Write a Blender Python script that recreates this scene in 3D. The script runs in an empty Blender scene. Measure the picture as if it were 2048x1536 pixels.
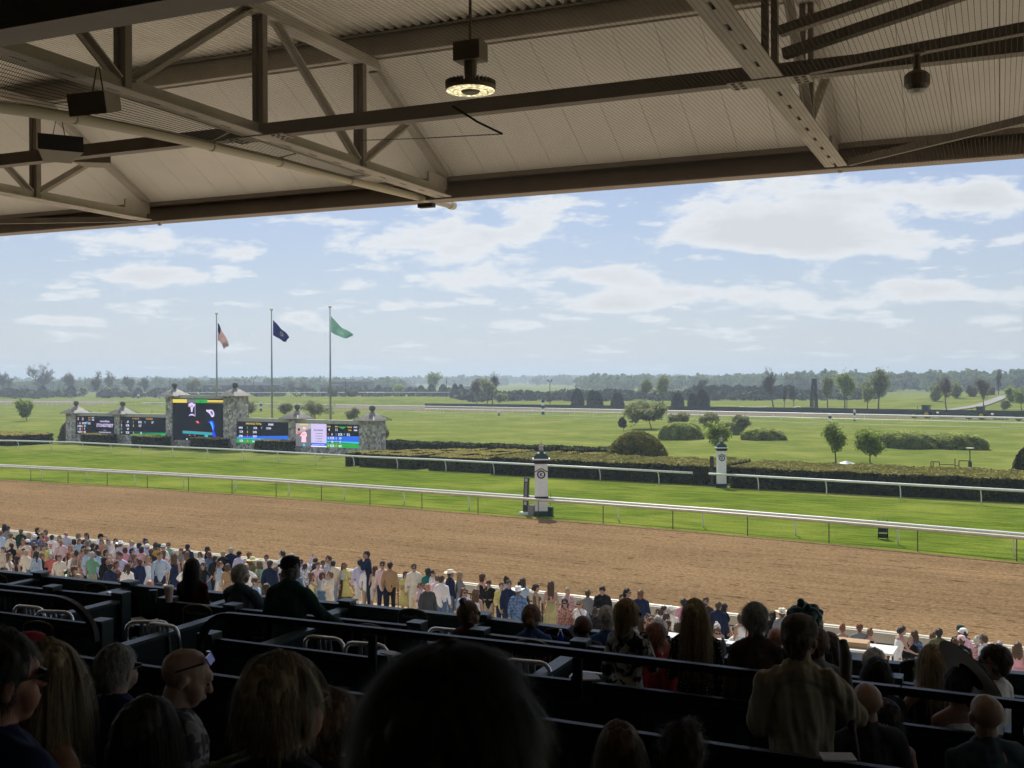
import bpy, math, random
import numpy as np
from mathutils import Vector, Matrix
random.seed(7)
RNG = np.random.default_rng(7)
SC = bpy.context.scene
COL = SC.collection
R = math.radians

# ---------------------------------------------------------------- camera
F = 2225.0
H = 8.5
pitch, roll = -8/F, 0.004
fwd = Vector((0, math.cos(pitch), math.sin(pitch)))
rt0 = Vector((1, 0, 0)); up0 = rt0.cross(fwd)
rt = rt0*math.cos(roll)-up0*math.sin(roll)
upv = rt0*math.sin(roll)+up0*math.cos(roll)
cam = bpy.data.cameras.new("camera")
camo = bpy.data.objects.new("camera", cam); COL.objects.link(camo)
camo.matrix_world = Matrix(((rt.x, upv.x, -fwd.x, 0), (rt.y, upv.y, -fwd.y, 0), (rt.z, upv.z, -fwd.z, H), (0, 0, 0, 1)))
cam.sensor_width = 36; cam.lens = 36*F/2048
cam.clip_start = 0.05; cam.clip_end = 20000
cam.dof.use_dof = True; cam.dof.focus_distance = 45; cam.dof.aperture_fstop = 9
SC.camera = camo

# ---------------------------------------------------------------- world, sun, exposure
SUN_EL, SUN_AZ = R(48), R(-5)      # azimuth from +Y, negative = to the left
w = bpy.data.worlds.new("World"); SC.world = w; w.use_nodes = True
nt = w.node_tree; nt.nodes.clear()
def N(nt, t, **k):
    n = nt.nodes.new(t)
    for a, b in k.items():
        if a == 'ins':
            for i, v in b.items(): n.inputs[i].default_value = v
        else: setattr(n, a, b)
    return n
def math_(nt, op, a, b=None, c=None):
    n = nt.nodes.new('ShaderNodeMath'); n.operation = op
    for i, v in enumerate((a, b, c)):
        if v is None: continue
        if isinstance(v, (int, float)): n.inputs[i].default_value = v
        else: nt.links.new(v, n.inputs[i])
    return n.outputs[0]
sky = N(nt, 'ShaderNodeTexSky', sky_type='NISHITA', sun_disc=False, sun_elevation=SUN_EL, sun_rotation=SUN_AZ)
sky.altitude = 300; sky.air_density = 1.0; sky.dust_density = 0.4; sky.ozone_density = 1.5
tc = N(nt, 'ShaderNodeTexCoord')
sep = N(nt, 'ShaderNodeSeparateXYZ'); nt.links.new(tc.outputs['Generated'], sep.inputs[0])
X, Y, Z = sep.outputs
zc = math_(nt, 'MAXIMUM', Z, 0.0)
az = math_(nt, 'ARCTAN2', X, Y)
el = math_(nt, 'ARCSINE', zc)
# warped direction coordinates for ragged cloud edges
cmb = N(nt, 'ShaderNodeCombineXYZ')
nt.links.new(math_(nt, 'MULTIPLY', az, 9.0), cmb.inputs[0])
nt.links.new(math_(nt, 'MULTIPLY', el, 24.0), cmb.inputs[1])
nz = N(nt, 'ShaderNodeTexNoise', ins={'Scale': 1.5, 'Detail': 10, 'Roughness': 0.63, 'Distortion': 0.15}); nt.links.new(cmb.outputs[0], nz.inputs['Vector'])
nz2 = N(nt, 'ShaderNodeTexNoise', ins={'Scale': 0.55, 'Detail': 5, 'Roughness': 0.55}); nt.links.new(cmb.outputs[0], nz2.inputs['Vector'])
# the bigger cumulus of the day: centre (px,py) -> azimuth/elevation, half sizes in px
CLOUDS = [(1600, 425, 265, 75, .62), (1500, 470, 180, 36, .42), (1700, 490, 200, 40, .3), (880, 480, 260, 46, .55), (930, 560, 110, 30, .45), (330, 555, 140, 24, .42), (1190, 548, 150, 24, .42),
          (1400, 590, 300, 30, .36), (1960, 395, 95, 34, .5), (1880, 580, 190, 34, .38), (780, 615, 45, 13, .35), (600, 634, 50, 13, .33), (1050, 650, 90, 14, .35), (120, 640, 150, 13, .25),
          (320, 485, 240, 26, .34), (1200, 610, 150, 20, .3), (1020, 410, 150, 26, .38), (1080, 440, 60, 30, .2), (470, 510, 70, 20, .3), (1500, 655, 90, 14, .2), (700, 575, 60, 16, .2), (1700, 610, 120, 18, .3), (1300, 640, 70, 12, .2), (160, 590, 90, 14, .2), (1990, 640, 80, 14, .2), (900, 610, 70, 10, .15), (400, 640, 60, 10, .15)]
field = None
for (cx, cy, sx, sy, am) in CLOUDS:
    a0 = math.atan((cx-1024)/F); e0 = math.atan((760-.004*(cx-1024)-cy)/F*math.cos(a0))
    dx = math_(nt, 'DIVIDE', math_(nt, 'SUBTRACT', az, a0), sx*.85/F)
    dy = math_(nt, 'DIVIDE', math_(nt, 'SUBTRACT', el, e0), sy*.85/F)
    dd = math_(nt, 'ADD', math_(nt, 'MULTIPLY', dx, dx), math_(nt, 'MULTIPLY', dy, dy))
    g = math_(nt, 'MULTIPLY', math_(nt, 'POWER', 2.718, math_(nt, 'MULTIPLY', dd, -1.0)), min(.7, am*.8+.2))
    field = g if field is None else math_(nt, 'ADD', field, g)
nn = math_(nt, 'SUBTRACT', nz.outputs[0], 0.5)
cov = math_(nt, 'ADD', math_(nt, 'ADD', math_(nt, 'MULTIPLY', field, 1.15), math_(nt, 'MULTIPLY', nn, 1.95)), math_(nt, 'MULTIPLY', math_(nt, 'SUBTRACT', nz2.outputs[0], .47), 0.45))
mr = N(nt, 'ShaderNodeMapRange', interpolation_type='SMOOTHSTEP', ins={'From Min': 0.18, 'From Max': 0.52}); nt.links.new(cov, mr.inputs[0])
# unseen high broken cloud overhead and behind, added for fill light (el above about 25 degrees)
nz3 = N(nt, 'ShaderNodeTexNoise', ins={'Scale': 3.0, 'Detail': 6, 'Roughness': .6}); nt.links.new(tc.outputs['Generated'], nz3.inputs['Vector'])
hi = N(nt, 'ShaderNodeMapRange', ins={'From Min': .38, 'From Max': .62}); nt.links.new(nz3.outputs[0], hi.inputs[0])
up_m = N(nt, 'ShaderNodeMapRange', ins={'From Min': .34, 'From Max': .52}); nt.links.new(Z, up_m.inputs[0])
hic = math_(nt, 'MULTIPLY', hi.outputs[0], up_m.outputs[0])
# small soft cumulus rows and thin veil lower down
cmb2 = N(nt, 'ShaderNodeCombineXYZ'); nt.links.new(math_(nt, 'MULTIPLY', az, 9.0), cmb2.inputs[0]); nt.links.new(math_(nt, 'MULTIPLY', math_(nt, 'POWER', el, .75), 26.0), cmb2.inputs[1])
nz4 = N(nt, 'ShaderNodeTexNoise', ins={'Scale': 1.9, 'Detail': 8, 'Roughness': .55}); nt.links.new(cmb2.outputs[0], nz4.inputs['Vector'])
sm = N(nt, 'ShaderNodeMapRange', interpolation_type='SMOOTHSTEP', ins={'From Min': .53, 'From Max': .66, 'To Max': .75}); nt.links.new(nz4.outputs[0], sm.inputs[0])
hic = math_(nt, 'MAXIMUM', hic, math_(nt, 'MAXIMUM', sm.outputs[0], math_(nt, 'MULTIPLY', nz2.outputs[0], .16)))
# cloud brightness: thick centres slightly greyer
mr2 = N(nt, 'ShaderNodeMapRange', ins={'From Min': 0.35, 'From Max': 0.95, 'To Min': 1.06, 'To Max': 0.86}); nt.links.new(cov, mr2.inputs[0])
cc = N(nt, 'ShaderNodeVectorMath', operation='SCALE'); cc.inputs[0].default_value = (8.1, 8.3, 8.5); nt.links.new(mr2.outputs[0], cc.inputs[3])
# low white haze towards the horizon
hz = math_(nt, 'MULTIPLY', math_(nt, 'POWER', 2.718, math_(nt, 'MULTIPLY', el, -6.0)), 0.85)
mh = N(nt, 'ShaderNodeMixRGB'); nt.links.new(hz, mh.inputs[0]); sk2 = N(nt, 'ShaderNodeMixRGB', blend_type='MULTIPLY'); sk2.inputs[0].default_value = 1; sk2.inputs[2].default_value = (.70, .75, .92, 1); nt.links.new(sky.outputs[0], sk2.inputs[1]); nt.links.new(sk2.outputs[0], mh.inputs[1]); mh.inputs[2].default_value = (5.7, 6.1, 6.6, 1)
mx = N(nt, 'ShaderNodeMixRGB'); nt.links.new(math_(nt, 'MAXIMUM', math_(nt, 'MULTIPLY', mr.outputs[0], 0.93), hic), mx.inputs[0]); nt.links.new(mh.outputs[0], mx.inputs[1]); nt.links.new(cc.outputs[0], mx.inputs[2])
bg = N(nt, 'ShaderNodeBackground', ins={'Strength': 0.10}); nt.links.new(mx.outputs[0], bg.inputs[0])
wo = N(nt, 'ShaderNodeOutputWorld'); nt.links.new(bg.outputs[0], wo.inputs[0])
sl = bpy.data.lights.new("sun", 'SUN'); sl.energy = 4.6; sl.angle = R(0.6); sl.color = (1, .95, .86)
so = bpy.data.objects.new("sun", sl); COL.objects.link(so)
sd = Vector((math.sin(SUN_AZ)*math.cos(SUN_EL), math.cos(SUN_AZ)*math.cos(SUN_EL), math.sin(SUN_EL)))
so.rotation_euler = sd.to_track_quat('Z', 'Y').to_euler()
SC.view_settings.view_transform = 'Standard'; SC.view_settings.look = 'None'
SC.view_settings.exposure = 0.02; SC.view_settings.gamma = 1
SC.cycles.use_denoising = True
SC.cycles.max_bounces = 7; SC.cycles.diffuse_bounces = 4; SC.cycles.glossy_bounces = 2; SC.cycles.transmission_bounces = 4; SC.cycles.transparent_max_bounces = 12; SC.cycles.volume_bounces = 0
SC.cycles.caustics_reflective = False; SC.cycles.caustics_refractive = False
SC.cycles.sample_clamp_indirect = 6

# ---------------------------------------------------------------- photograph -> place
C0 = Vector((0, 0, H))
def ray(px, py):
    return fwd + rt*((px-1024)/F) + upv*((768-py)/F)
def PY(px, py, y):
    d = ray(px, py); return C0 + d*(y/d.y)
def G(px, py, z=0.0):
    d = ray(px, py); return C0 + d*((z-H)/d.z)
SU, SV = Vector((.9158, -.4017, 0)), Vector((.4017, .9158, 0))     # grandstand: along the front, towards the track
TU, TV = Vector((.8422, -.5393, 0)), Vector((.5393, .8422, 0))     # race track: along, across
def PV(px, py, v, D=SV):
    d = ray(px, py); return C0 + d*(v/d.dot(D))
def PU(px, py, u, D=SU):
    d = ray(px, py); return C0 + d*(u/d.dot(D))
def S(u, v, z): return SU*u + SV*v + Vector((0, 0, z))
def T(u, v, z=0): return TU*u + TV*v + Vector((0, 0, z))

# ---------------------------------------------------------------- materials
MATS = {}
def mat(name, col, rough=0.75, var=0.0, scale=8.0, bump=0.0, bscale=40.0, col2=None, metal=0.0, spec=0.35, emit=0.0, stretch=None, detail=5):
    if name in MATS: return MATS[name]
    m = bpy.data.materials.new(name); m.use_nodes = True; t = m.node_tree
    b = t.nodes['Principled BSDF']
    b.inputs['Roughness'].default_value = rough; b.inputs['Metallic'].default_value = metal
    b.inputs['Specular IOR Level'].default_value = spec
    col = tuple(col)+(1,)
    if var or col2:
        tcn = N(t, 'ShaderNodeTexCoord'); src = tcn.outputs['Object']
        if stretch:
            mp = N(t, 'ShaderNodeMapping'); mp.inputs['Scale'].default_value = stretch; t.links.new(src, mp.inputs[0]); src = mp.outputs[0]
        n = N(t, 'ShaderNodeTexNoise', ins={'Scale': scale, 'Detail': detail, 'Roughness': .6}); t.links.new(src, n.inputs['Vector'])
        r = N(t, 'ShaderNodeValToRGB'); t.links.new(n.outputs[0], r.inputs[0])
        c2 = tuple(col2)+(1,) if col2 else tuple(c*(1-var) for c in col[:3])+(1,)
        c1 = col if col2 else tuple(min(1, c*(1+var)) for c in col[:3])+(1,)
        r.color_ramp.elements[0].position = .36; r.color_ramp.elements[0].color = c2
        r.color_ramp.elements[1].position = .66; r.color_ramp.elements[1].color = c1
        t.links.new(r.outputs[0], b.inputs['Base Color'])
    else: b.inputs['Base Color'].default_value = col
    if bump:
        tcn = N(t, 'ShaderNodeTexCoord')
        n = N(t, 'ShaderNodeTexNoise', ins={'Scale': bscale, 'Detail': 4}); t.links.new(tcn.outputs['Object'], n.inputs['Vector'])
        bp = N(t, 'ShaderNodeBump', ins={'Strength': min(1, bump), 'Distance': .02}); t.links.new(n.outputs[0], bp.inputs['Height'])
        t.links.new(bp.outputs[0], b.inputs['Normal'])
    if emit:
        b.inputs['Emission Color'].default_value = col; b.inputs['Emission Strength'].default_value = emit
    MATS[name] = m; return m

# ---------------------------------------------------------------- mesh builder
class MB:
    def __init__(s): s.v = []; s.f = []; s.m = []
    def add(s, vs, fs, mi=0):
        o = len(s.v); s.v += [tuple(x) for x in vs]; s.f += [tuple(i+o for i in f) for f in fs]; s.m += [mi]*len(fs); return s
    def obox(s, c, ax, ay, az, mi=0):      # centre and three half-vectors
        c = Vector(c); p = [c+ax*i+ay*j+az*k for k in (-1, 1) for j in (-1, 1) for i in (-1, 1)]
        fs = [(0, 2, 3, 1), (4, 5, 7, 6), (0, 1, 5, 4), (2, 6, 7, 3), (0, 4, 6, 2), (1, 3, 7, 5)]
        if ax.cross(ay).dot(az) < 0: fs = [f[::-1] for f in fs]
        return s.add(p, fs, mi)
    def box(s, x0, x1, y0, y1, z0, z1, mi=0, A=Vector((1, 0, 0)), B=Vector((0, 1, 0))):
        c = A*((x0+x1)/2)+B*((y0+y1)/2)+Vector((0, 0, (z0+z1)/2))
        return s.obox(c, A*((x1-x0)/2), B*((y1-y0)/2), Vector((0, 0, (z1-z0)/2)), mi)
    def sbox(s, u0, u1, v0, v1, z0, z1, mi=0): return s.box(u0, u1, v0, v1, z0, z1, mi, SU, SV)
    def tbox(s, u0, u1, v0, v1, z0, z1, mi=0): return s.box(u0, u1, v0, v1, z0, z1, mi, TU, TV)
    def bar(s, a, b, w, h, up=Vector((0, 0, 1)), mi=0):
        a = Vector(a); b = Vector(b); d = (b-a); L = d.length; d = d/L
        x = d.cross(up)
        if x.length < 1e-4: x = d.cross(Vector((0, 1, 0)))
        x.normalize(); y = x.cross(d).normalized()
        return s.obox((a+b)/2, x*(w/2), d*(L/2), y*(h/2), mi)
    def tube(s, pts, r, n=8, mi=0, cap=True):
        pts = [Vector(p) for p in pts]
        if isinstance(r, (int, float)): r = [r]*len(pts)
        o = []; ref = None
        for i, p in enumerate(pts):
            d = (pts[min(i+1, len(pts)-1)]-pts[max(i-1, 0)])
            if d.length < 1e-9: d = Vector((0, 0, 1))
            d.normalize()
            if ref is None: ref = Vector((0, 0, 1)) if abs(d.z) < .9 else Vector((0, 1, 0))
            x = d.cross(ref)
            if x.length < 1e-3: x = d.cross(Vector((1, 0, 0)))
            x.normalize(); y = d.cross(x); ref = -y if abs(y.dot(ref)) < abs(ref.dot(ref)) and False else ref
            o += [p+x*(math.cos(2*math.pi*k/n)*r[i])+y*(math.sin(2*math.pi*k/n)*r[i]) for k in range(n)]
        f = [(i*n+k, i*n+(k+1) % n, (i+1)*n+(k+1) % n, (i+1)*n+k) for i in range(len(pts)-1) for k in range(n)]
        if cap: f += [tuple(range(n))[::-1], tuple((len(pts)-1)*n+k for k in range(n))]
        return s.add(o, f, mi)
    def lathe(s, c, prof, n=12, mi=0, A=Vector((1, 0, 0)), B=Vector((0, 1, 0)), rot=0, sx=1, sy=1):
        c = Vector(c); o = []
        for (r, z) in prof:
            o += [c+A*(math.cos(2*math.pi*k/n+rot)*r*sx)+B*(math.sin(2*math.pi*k/n+rot)*r*sy)+Vector((0, 0, z)) for k in range(n)]
        f = [(i*n+k, i*n+(k+1) % n, (i+1)*n+(k+1) % n, (i+1)*n+k) for i in range(len(prof)-1) for k in range(n)]
        f += [tuple(range(n))[::-1], tuple((len(prof)-1)*n+k for k in range(n))]
        return s.add(o, f, mi)
    def prism(s, poly, d, mi=0):           # polygon (3D points) pushed along vector d
        n = len(poly); p = [Vector(q) for q in poly]; q = [x+d for x in p]
        f = [tuple(range(n)), tuple(range(2*n-1, n-1, -1))]+[(i, i+n, (i+1) % n+n, (i+1) % n) for i in range(n)]
        return s.add(p+q, f, mi)
    def quads(s, arr, mi=0):               # numpy (n,4,3)
        o = len(s.v); n = len(arr); s.v += [tuple(x) for x in arr.reshape(-1, 3).tolist()]
        s.f += [(o+4*i, o+4*i+1, o+4*i+2, o+4*i+3) for i in range(n)]; s.m += [mi]*n; return s
    def build(s, name, mats, parent=None, smooth=False, origin=None):
        me = bpy.data.meshes.new(name)
        o = Vector((0, 0, 0))
        p = parent
        while p is not None: o += Vector(p.location); p = p.parent
        if origin is not None: o = Vector(origin)
        v = np.array(s.v, dtype=np.float64)-np.array(o) if len(s.v) else np.zeros((0, 3))
        me.from_pydata(v.tolist(), [], s.f)
        if not isinstance(mats, (list, tuple)): mats = [mats]
        for m in mats: me.materials.append(m)
        if len(mats) > 1: me.polygons.foreach_set('material_index', s.m)
        if smooth: me.polygons.foreach_set('use_smooth', [True]*len(me.polygons))
        ob = bpy.data.objects.new(name, me); COL.objects.link(ob)
        if parent is not None: ob.parent = parent
        elif origin is not None: ob.location = o
        return ob
def tag(o, label=None, cat=None, group=None, kind=None):
    if label: o['label'] = label
    if cat: o['category'] = cat
    if group: o['group'] = group
    if kind: o['kind'] = kind
    return o
def thing(name, label, cat, loc=(0, 0, 0), group=None):
    o = bpy.data.objects.new(name, None); COL.objects.link(o); o.location = Vector(loc); o.empty_display_size = .2
    return tag(o, label, cat, group)
def structure(ob): ob['kind'] = 'structure'; return ob
def copy_thing(root, loc, rotz=0, scale=None, label=None, group=None):
    r = root.copy(); COL.objects.link(r); r.location = Vector(loc); r.rotation_euler = (0, 0, rotz)
    if scale is not None: r.scale = scale if hasattr(scale, '__len__') else (scale,)*3
    if label: r['label'] = label
    if group: r['group'] = group
    for ch in [c for c in root.children]:
        c = ch.copy(); COL.objects.link(c); c.parent = r
        for g in ch.children:
            d = g.copy(); COL.objects.link(d); d.parent = c
    return r
def sheet(name, pts, z, m, kind='structure', sub=None):
    mb = MB(); mb.add([Vector((p.x, p.y, z)) for p in pts], [tuple(range(len(pts)))])
    o = mb.build(name, m); o['kind'] = kind; return o
def text_mesh(txt, size, extr=0.0, bold=0.0, align='CENTER', sx=1.0, res=2):
    cu = bpy.data.curves.new('txt', 'FONT'); cu.body = txt; cu.size = size; cu.extrude = extr; cu.offset = bold
    cu.align_x = align; cu.resolution_u = res; cu.fill_mode = 'BOTH' if extr else 'FRONT'
    o = bpy.data.objects.new('txt', cu); COL.objects.link(o)
    dg = bpy.context.evaluated_depsgraph_get(); dg.update()
    me = bpy.data.meshes.new_from_object(o.evaluated_get(dg))
    vs = [v.co.copy() for v in me.vertices]; fs = [tuple(p.vertices) for p in me.polygons]
    bpy.data.objects.remove(o); bpy.data.curves.remove(cu); bpy.data.meshes.remove(me)
    for v in vs: v.x *= sx
    return vs, fs
def put_text(mb, txt, size, origin, A, B, mi=0, bold=0.0, align='CENTER', extr=0.0, sx=1.0, res=2):
    vs, fs = text_mesh(txt, size, extr, bold, align, sx, res)
    Nn = A.cross(B)
    mb.add([Vector(origin)+A*v.x+B*v.y+Nn*v.z for v in vs], fs, mi)
# ================================================================ LAND
def sstep(a, b, x):
    t = np.clip((x-a)/(b-a), 0, 1); return t*t*(3-2*t)
def hgt(x, y):
    x = np.asarray(x, float); y = np.asarray(y, float)
    wv = x*TV.x+y*TV.y
    h = 3.6*np.exp(-((x-185)/85)**2-((y-350)/42)**2)
    h = h+2.1*sstep(372, 392, y)*(1-sstep(440, 520, y))*sstep(-150, -130, x)*(1-sstep(-34, -14, x))
    inf = sstep(97, 112, wv)*(1-sstep(165, 185, y))
    h = h+inf*(.28*np.sin(x*.09+1.3*np.sin(y*.05))*np.sin(y*.11+.6)+.16*np.sin(x*.21+y*.17))
    h = h+sstep(900, 3300, y)*2.5+sstep(1200, 3000, y)*(1.5*np.sin(x*.0031+1)+.9*np.sin(x*.0083))
    return h
def hz_(x, y): return float(hgt(x, y))
xs = np.concatenate([-np.geomspace(6000, 210, 26), np.arange(-200, 260, 5.), np.geomspace(265, 6000, 26)])
ys = np.concatenate([np.arange(-300, 60, 40.), np.arange(60, 520, 5.), np.geomspace(525, 7000, 40)])
gx, gy = np.meshgrid(xs, ys); gz = hgt(gx, gy)
gv = np.stack([gx, gy, gz-.0], -1).reshape(-1, 3); nx = len(xs); ny = len(ys)
me = bpy.data.meshes.new('ground')
me.from_pydata(gv.tolist(), [], [(j*nx+i, j*nx+i+1, (j+1)*nx+i+1, (j+1)*nx+i) for j in range(ny-1) for i in range(nx-1)])
me.polygons.foreach_set('use_smooth', [True]*len(me.polygons))

def grass_mat(name, c1, c2, c3, streak=1.0, bump=.5):
    m = bpy.data.materials.new(name); m.use_nodes = True; t = m.node_tree; b = t.nodes['Principled BSDF']
    b.inputs['Roughness'].default_value = .9; b.inputs['Specular IOR Level'].default_value = 0
    tcn = N(t, 'ShaderNodeTexCoord')
    mp = N(t, 'ShaderNodeMapping'); mp.inputs['Rotation'].default_value = (0, 0, math.atan2(-TU.y, TU.x)); t.links.new(tcn.outputs['Object'], mp.inputs[0])
    def noise(sc, st, det=5):
        q = N(t, 'ShaderNodeMapping'); q.inputs['Scale'].default_value = st; t.links.new(mp.outputs[0], q.inputs[0])
        n = N(t, 'ShaderNodeTexNoise', ins={'Scale': sc, 'Detail': det, 'Roughness': .65}); t.links.new(q.outputs[0], n.inputs['Vector']); return n.outputs[0]
    a = noise(.9, (.35, 1.6, 1)); bb = noise(.09, (1, 1.2, 1)); c = noise(9, (.6, 1, 1), 3)
    r1 = N(t, 'ShaderNodeMixRGB'); r1.inputs[1].default_value = c1+(1,); r1.inputs[2].default_value = c2+(1,)
    q = N(t, 'ShaderNodeMapRange', ins={'From Min': .38, 'From Max': .62}); t.links.new(a, q.inputs[0]); t.links.new(q.outputs[0], r1.inputs[0])
    r2 = N(t, 'ShaderNodeMixRGB'); r2.inputs[2].default_value = c3+(1,)
    q = N(t, 'ShaderNodeMapRange', ins={'From Min': .46, 'From Max': .68, 'To Max': .8}); t.links.new(bb, q.inputs[0]); t.links.new(q.outputs[0], r2.inputs[0]); t.links.new(r1.outputs[0], r2.inputs[1])
    r3 = N(t, 'ShaderNodeMixRGB', blend_type='MULTIPLY'); r3.inputs[0].default_value = .5
    q = N(t, 'ShaderNodeMapRange', ins={'From Min': .3, 'From Max': .7, 'To Min': .45, 'To Max': 1.5}); t.links.new(c, q.inputs[0]); t.links.new(q.outputs[0], r3.inputs[2]); t.links.new(r2.outputs[0], r3.inputs[1])
    t.links.new(r3.outputs[0], b.inputs['Base Color'])
    bp = N(t, 'ShaderNodeBump', ins={'Strength': bump, 'Distance': .12}); t.links.new(noise(7, (1, 1, 1), 4), bp.inputs['Height']); t.links.new(bp.outputs[0], b.inputs['Normal'])
    return m
M_IN = grass_mat('infield_grass', (.105, .155, .030), (.215, .250, .055), (.300, .305, .085))
M_TU = grass_mat('turf_grass', (.070, .120, .014), (.170, .225, .028), (.250, .285, .050))
me.materials.append(M_IN)
g = bpy.data.objects.new('ground', me); COL.objects.link(g); structure(g)

# race course: dirt, turf, apron
dirt = bpy.data.materials.new('track_dirt'); dirt.use_nodes = True; t = dirt.node_tree; b = t.nodes['Principled BSDF']
b.inputs['Roughness'].default_value = 1; b.inputs['Specular IOR Level'].default_value = 0
tcn = N(t, 'ShaderNodeTexCoord'); mp = N(t, 'ShaderNodeMapping'); mp.inputs['Rotation'].default_value = (0, 0, math.atan2(-TU.y, TU.x)); t.links.new(tcn.outputs['Object'], mp.inputs[0])
def nmap(sc, st, det=5, rough=.6):
    q = N(t, 'ShaderNodeMapping'); q.inputs['Scale'].default_value = st; t.links.new(mp.outputs[0], q.inputs[0])
    n = N(t, 'ShaderNodeTexNoise', ins={'Scale': sc, 'Detail': det, 'Roughness': rough}); t.links.new(q.outputs[0], n.inputs['Vector']); return n.outputs[0]
fine = nmap(9.0, (.6, 1.5, 1), 5, .8); harrow = nmap(1.5, (.03, 4.5, 1), 4); clod = nmap(1.5, (.6, 2.0, 1), 2, .5); big = nmap(.12, (.6, 1.5, 1), 3)
c1 = N(t, 'ShaderNodeMixRGB'); c1.inputs[1].default_value = (.120, .074, .036, 1); c1.inputs[2].default_value = (.345, .228, .120, 1)
q = N(t, 'ShaderNodeMapRange', ins={'From Min': .40, 'From Max': .57}); t.links.new(fine, q.inputs[0]); t.links.new(q.outputs[0], c1.inputs[0])
c2 = N(t, 'ShaderNodeMixRGB', blend_type='MULTIPLY'); c2.inputs[0].default_value = .45; t.links.new(c1.outputs[0], c2.inputs[1])
q = N(t, 'ShaderNodeMapRange', ins={'From Min': .35, 'From Max': .6, 'To Min': .42, 'To Max': 1.32}); t.links.new(harrow, q.inputs[0]); t.links.new(q.outputs[0], c2.inputs[2])
c3 = N(t, 'ShaderNodeMixRGB', blend_type='MULTIPLY'); t.links.new(c2.outputs[0], c3.inputs[1]); c3.inputs[2].default_value = (.33, .30, .28, 1)
q = N(t, 'ShaderNodeMapRange', ins={'From Min': .63, 'From Max': .68, 'To Max': .8}); t.links.new(clod, q.inputs[0]); t.links.new(q.outputs[0], c3.inputs[0])
c4 = N(t, 'ShaderNodeMixRGB', blend_type='MULTIPLY'); c4.inputs[0].default_value = 1; t.links.new(c3.outputs[0], c4.inputs[1])
q = N(t, 'ShaderNodeMapRange', ins={'From Min': .35, 'From Max': .65, 'To Min': .88, 'To Max': 1.1}); t.links.new(big, q.inputs[0]); t.links.new(q.outputs[0], c4.inputs[2])
t.links.new(c4.outputs[0], b.inputs['Base Color'])
bp = N(t, 'ShaderNodeBump', ins={'Strength': .6, 'Distance': .07}); t.links.new(math_(t, 'ADD', math_(t, 'MULTIPLY', fine, 1.2), math_(t, 'MULTIPLY', harrow, .5)), bp.inputs['Height']); t.links.new(bp.outputs[0], b.inputs['Normal'])

INR = [G(-420, 945), G(-150, 951), G(0, 959.5), G(250, 974), G(500, 990.5), G(850, 1019), G(1162, 1044), G(1400, 1064), G(1650, 1087), G(2048, 1126), G(2300, 1153), G(2600, 1188)]
OUTW = 32.9
sheet('dirt_track', [T(-170, OUTW), T(60, OUTW)]+INR[::-1], .012, dirt)
TR = [G(-420, 896), G(-200, 897), G(24, 899), G(150, 903), G(288, 911), G(450, 919), G(600, 928), G(735, 937), G(873, 943.5), G(1142, 959.5), G(1398, 975), G(1712, 995), G(2037, 1015.5), G(2300, 1032), G(2600, 1051)]
sheet('turf_course', INR+TR[::-1], .008, M_TU)
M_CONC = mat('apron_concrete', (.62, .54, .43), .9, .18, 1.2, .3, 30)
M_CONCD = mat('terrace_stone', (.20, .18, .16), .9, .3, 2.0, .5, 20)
M_SAND = mat('verge_sand', (.45, .33, .20), .95, .2, 3)
sheet('verge', [T(-170, OUTW-1.75), T(60, OUTW-1.75), T(60, OUTW), T(-170, OUTW)], .016, M_SAND)
# apron and terraces stepping up to the stand (terraces follow the grandstand)
def terr(v): 
    if v > 31.5: return .12
    n = min(10, int((31.5-v)/1.9)+1); return .12+.4*n
mb = MB(); mb.add([T(-170, OUTW-1.75, .12), T(60, OUTW-1.75, .12), S(40, 10, .12), S(-150, 10, .12)], [(0, 3, 2, 1)])
structure(mb.build('apron', M_CONC))
mb = MB()
for n in range(1, 11):
    v1 = 31.5-1.9*(n-1); z = .12+.4*n
    v0 = v1-1.9 if n < 10 else 12.45
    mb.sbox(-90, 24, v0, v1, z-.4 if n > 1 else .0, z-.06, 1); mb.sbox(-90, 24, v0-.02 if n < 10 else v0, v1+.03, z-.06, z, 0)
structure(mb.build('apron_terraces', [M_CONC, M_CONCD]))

# ---------------------------------------------------------------- rails
M_WHITE = mat('white_rail', (.85, .85, .82), .35, .06, 3)
M_CREAM = mat('cream_rail', (.72, .66, .52), .4, .1, 3)
M_RUST = mat('rusty_post', (.17, .10, .06), .8, .3, 9)
M_DKM = mat('dark_metal', (.025, .025, .028), .5)
def along(pts, step, start=0.0):
    out = []; acc = start
    for a, b in zip(pts[:-1], pts[1:]):
        L = (b-a).length; d = (b-a)/L
        while acc < L: out.append((a+d*acc, d)); acc += step
        acc -= L
    return out
def zz(p, z): return Vector((p.x, p.y, z))
def rail(name, label, pts, h, r, m, step, goose=.35, mp=None, pr=.03, group=None, start=0.0, flat=0, npost=400):
    root = thing(name, label, 'rail', zz(pts[0], 0), group)
    mb = MB()
    off = [Vector((0, 0, 0))]*len(pts)
    if flat:
        for a, b in zip(pts[:-1], pts[1:]): mb.bar(zz(a, h-r*.55), zz(b, h-r*.55)+(b-a).normalized()*.05, flat, r*1.1)
    else: mb.tube([zz(p, h) for p in pts], r, 8)
    mb.build('top_rail', m, root, smooth=not flat)
    for i, (p, d) in enumerate(along(pts, step, start)):
        if i >= npost: break
        n = Vector((-d.y, d.x, 0))
        if n.y < 0: n = -n
        q = MB(); z0 = hz_(p.x, p.y)
        if goose: q.tube([zz(p+n*goose, z0-.1), zz(p+n*goose*.98, h*.45), zz(p+n*goose*.72, h*.8), zz(p+n*goose*.1, h-.02)], pr, 6)
        else: q.tube([zz(p, z0-.1), zz(p, h)], pr, 6)
        q.build('post', mp or m, root, smooth=True)
    return root
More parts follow.
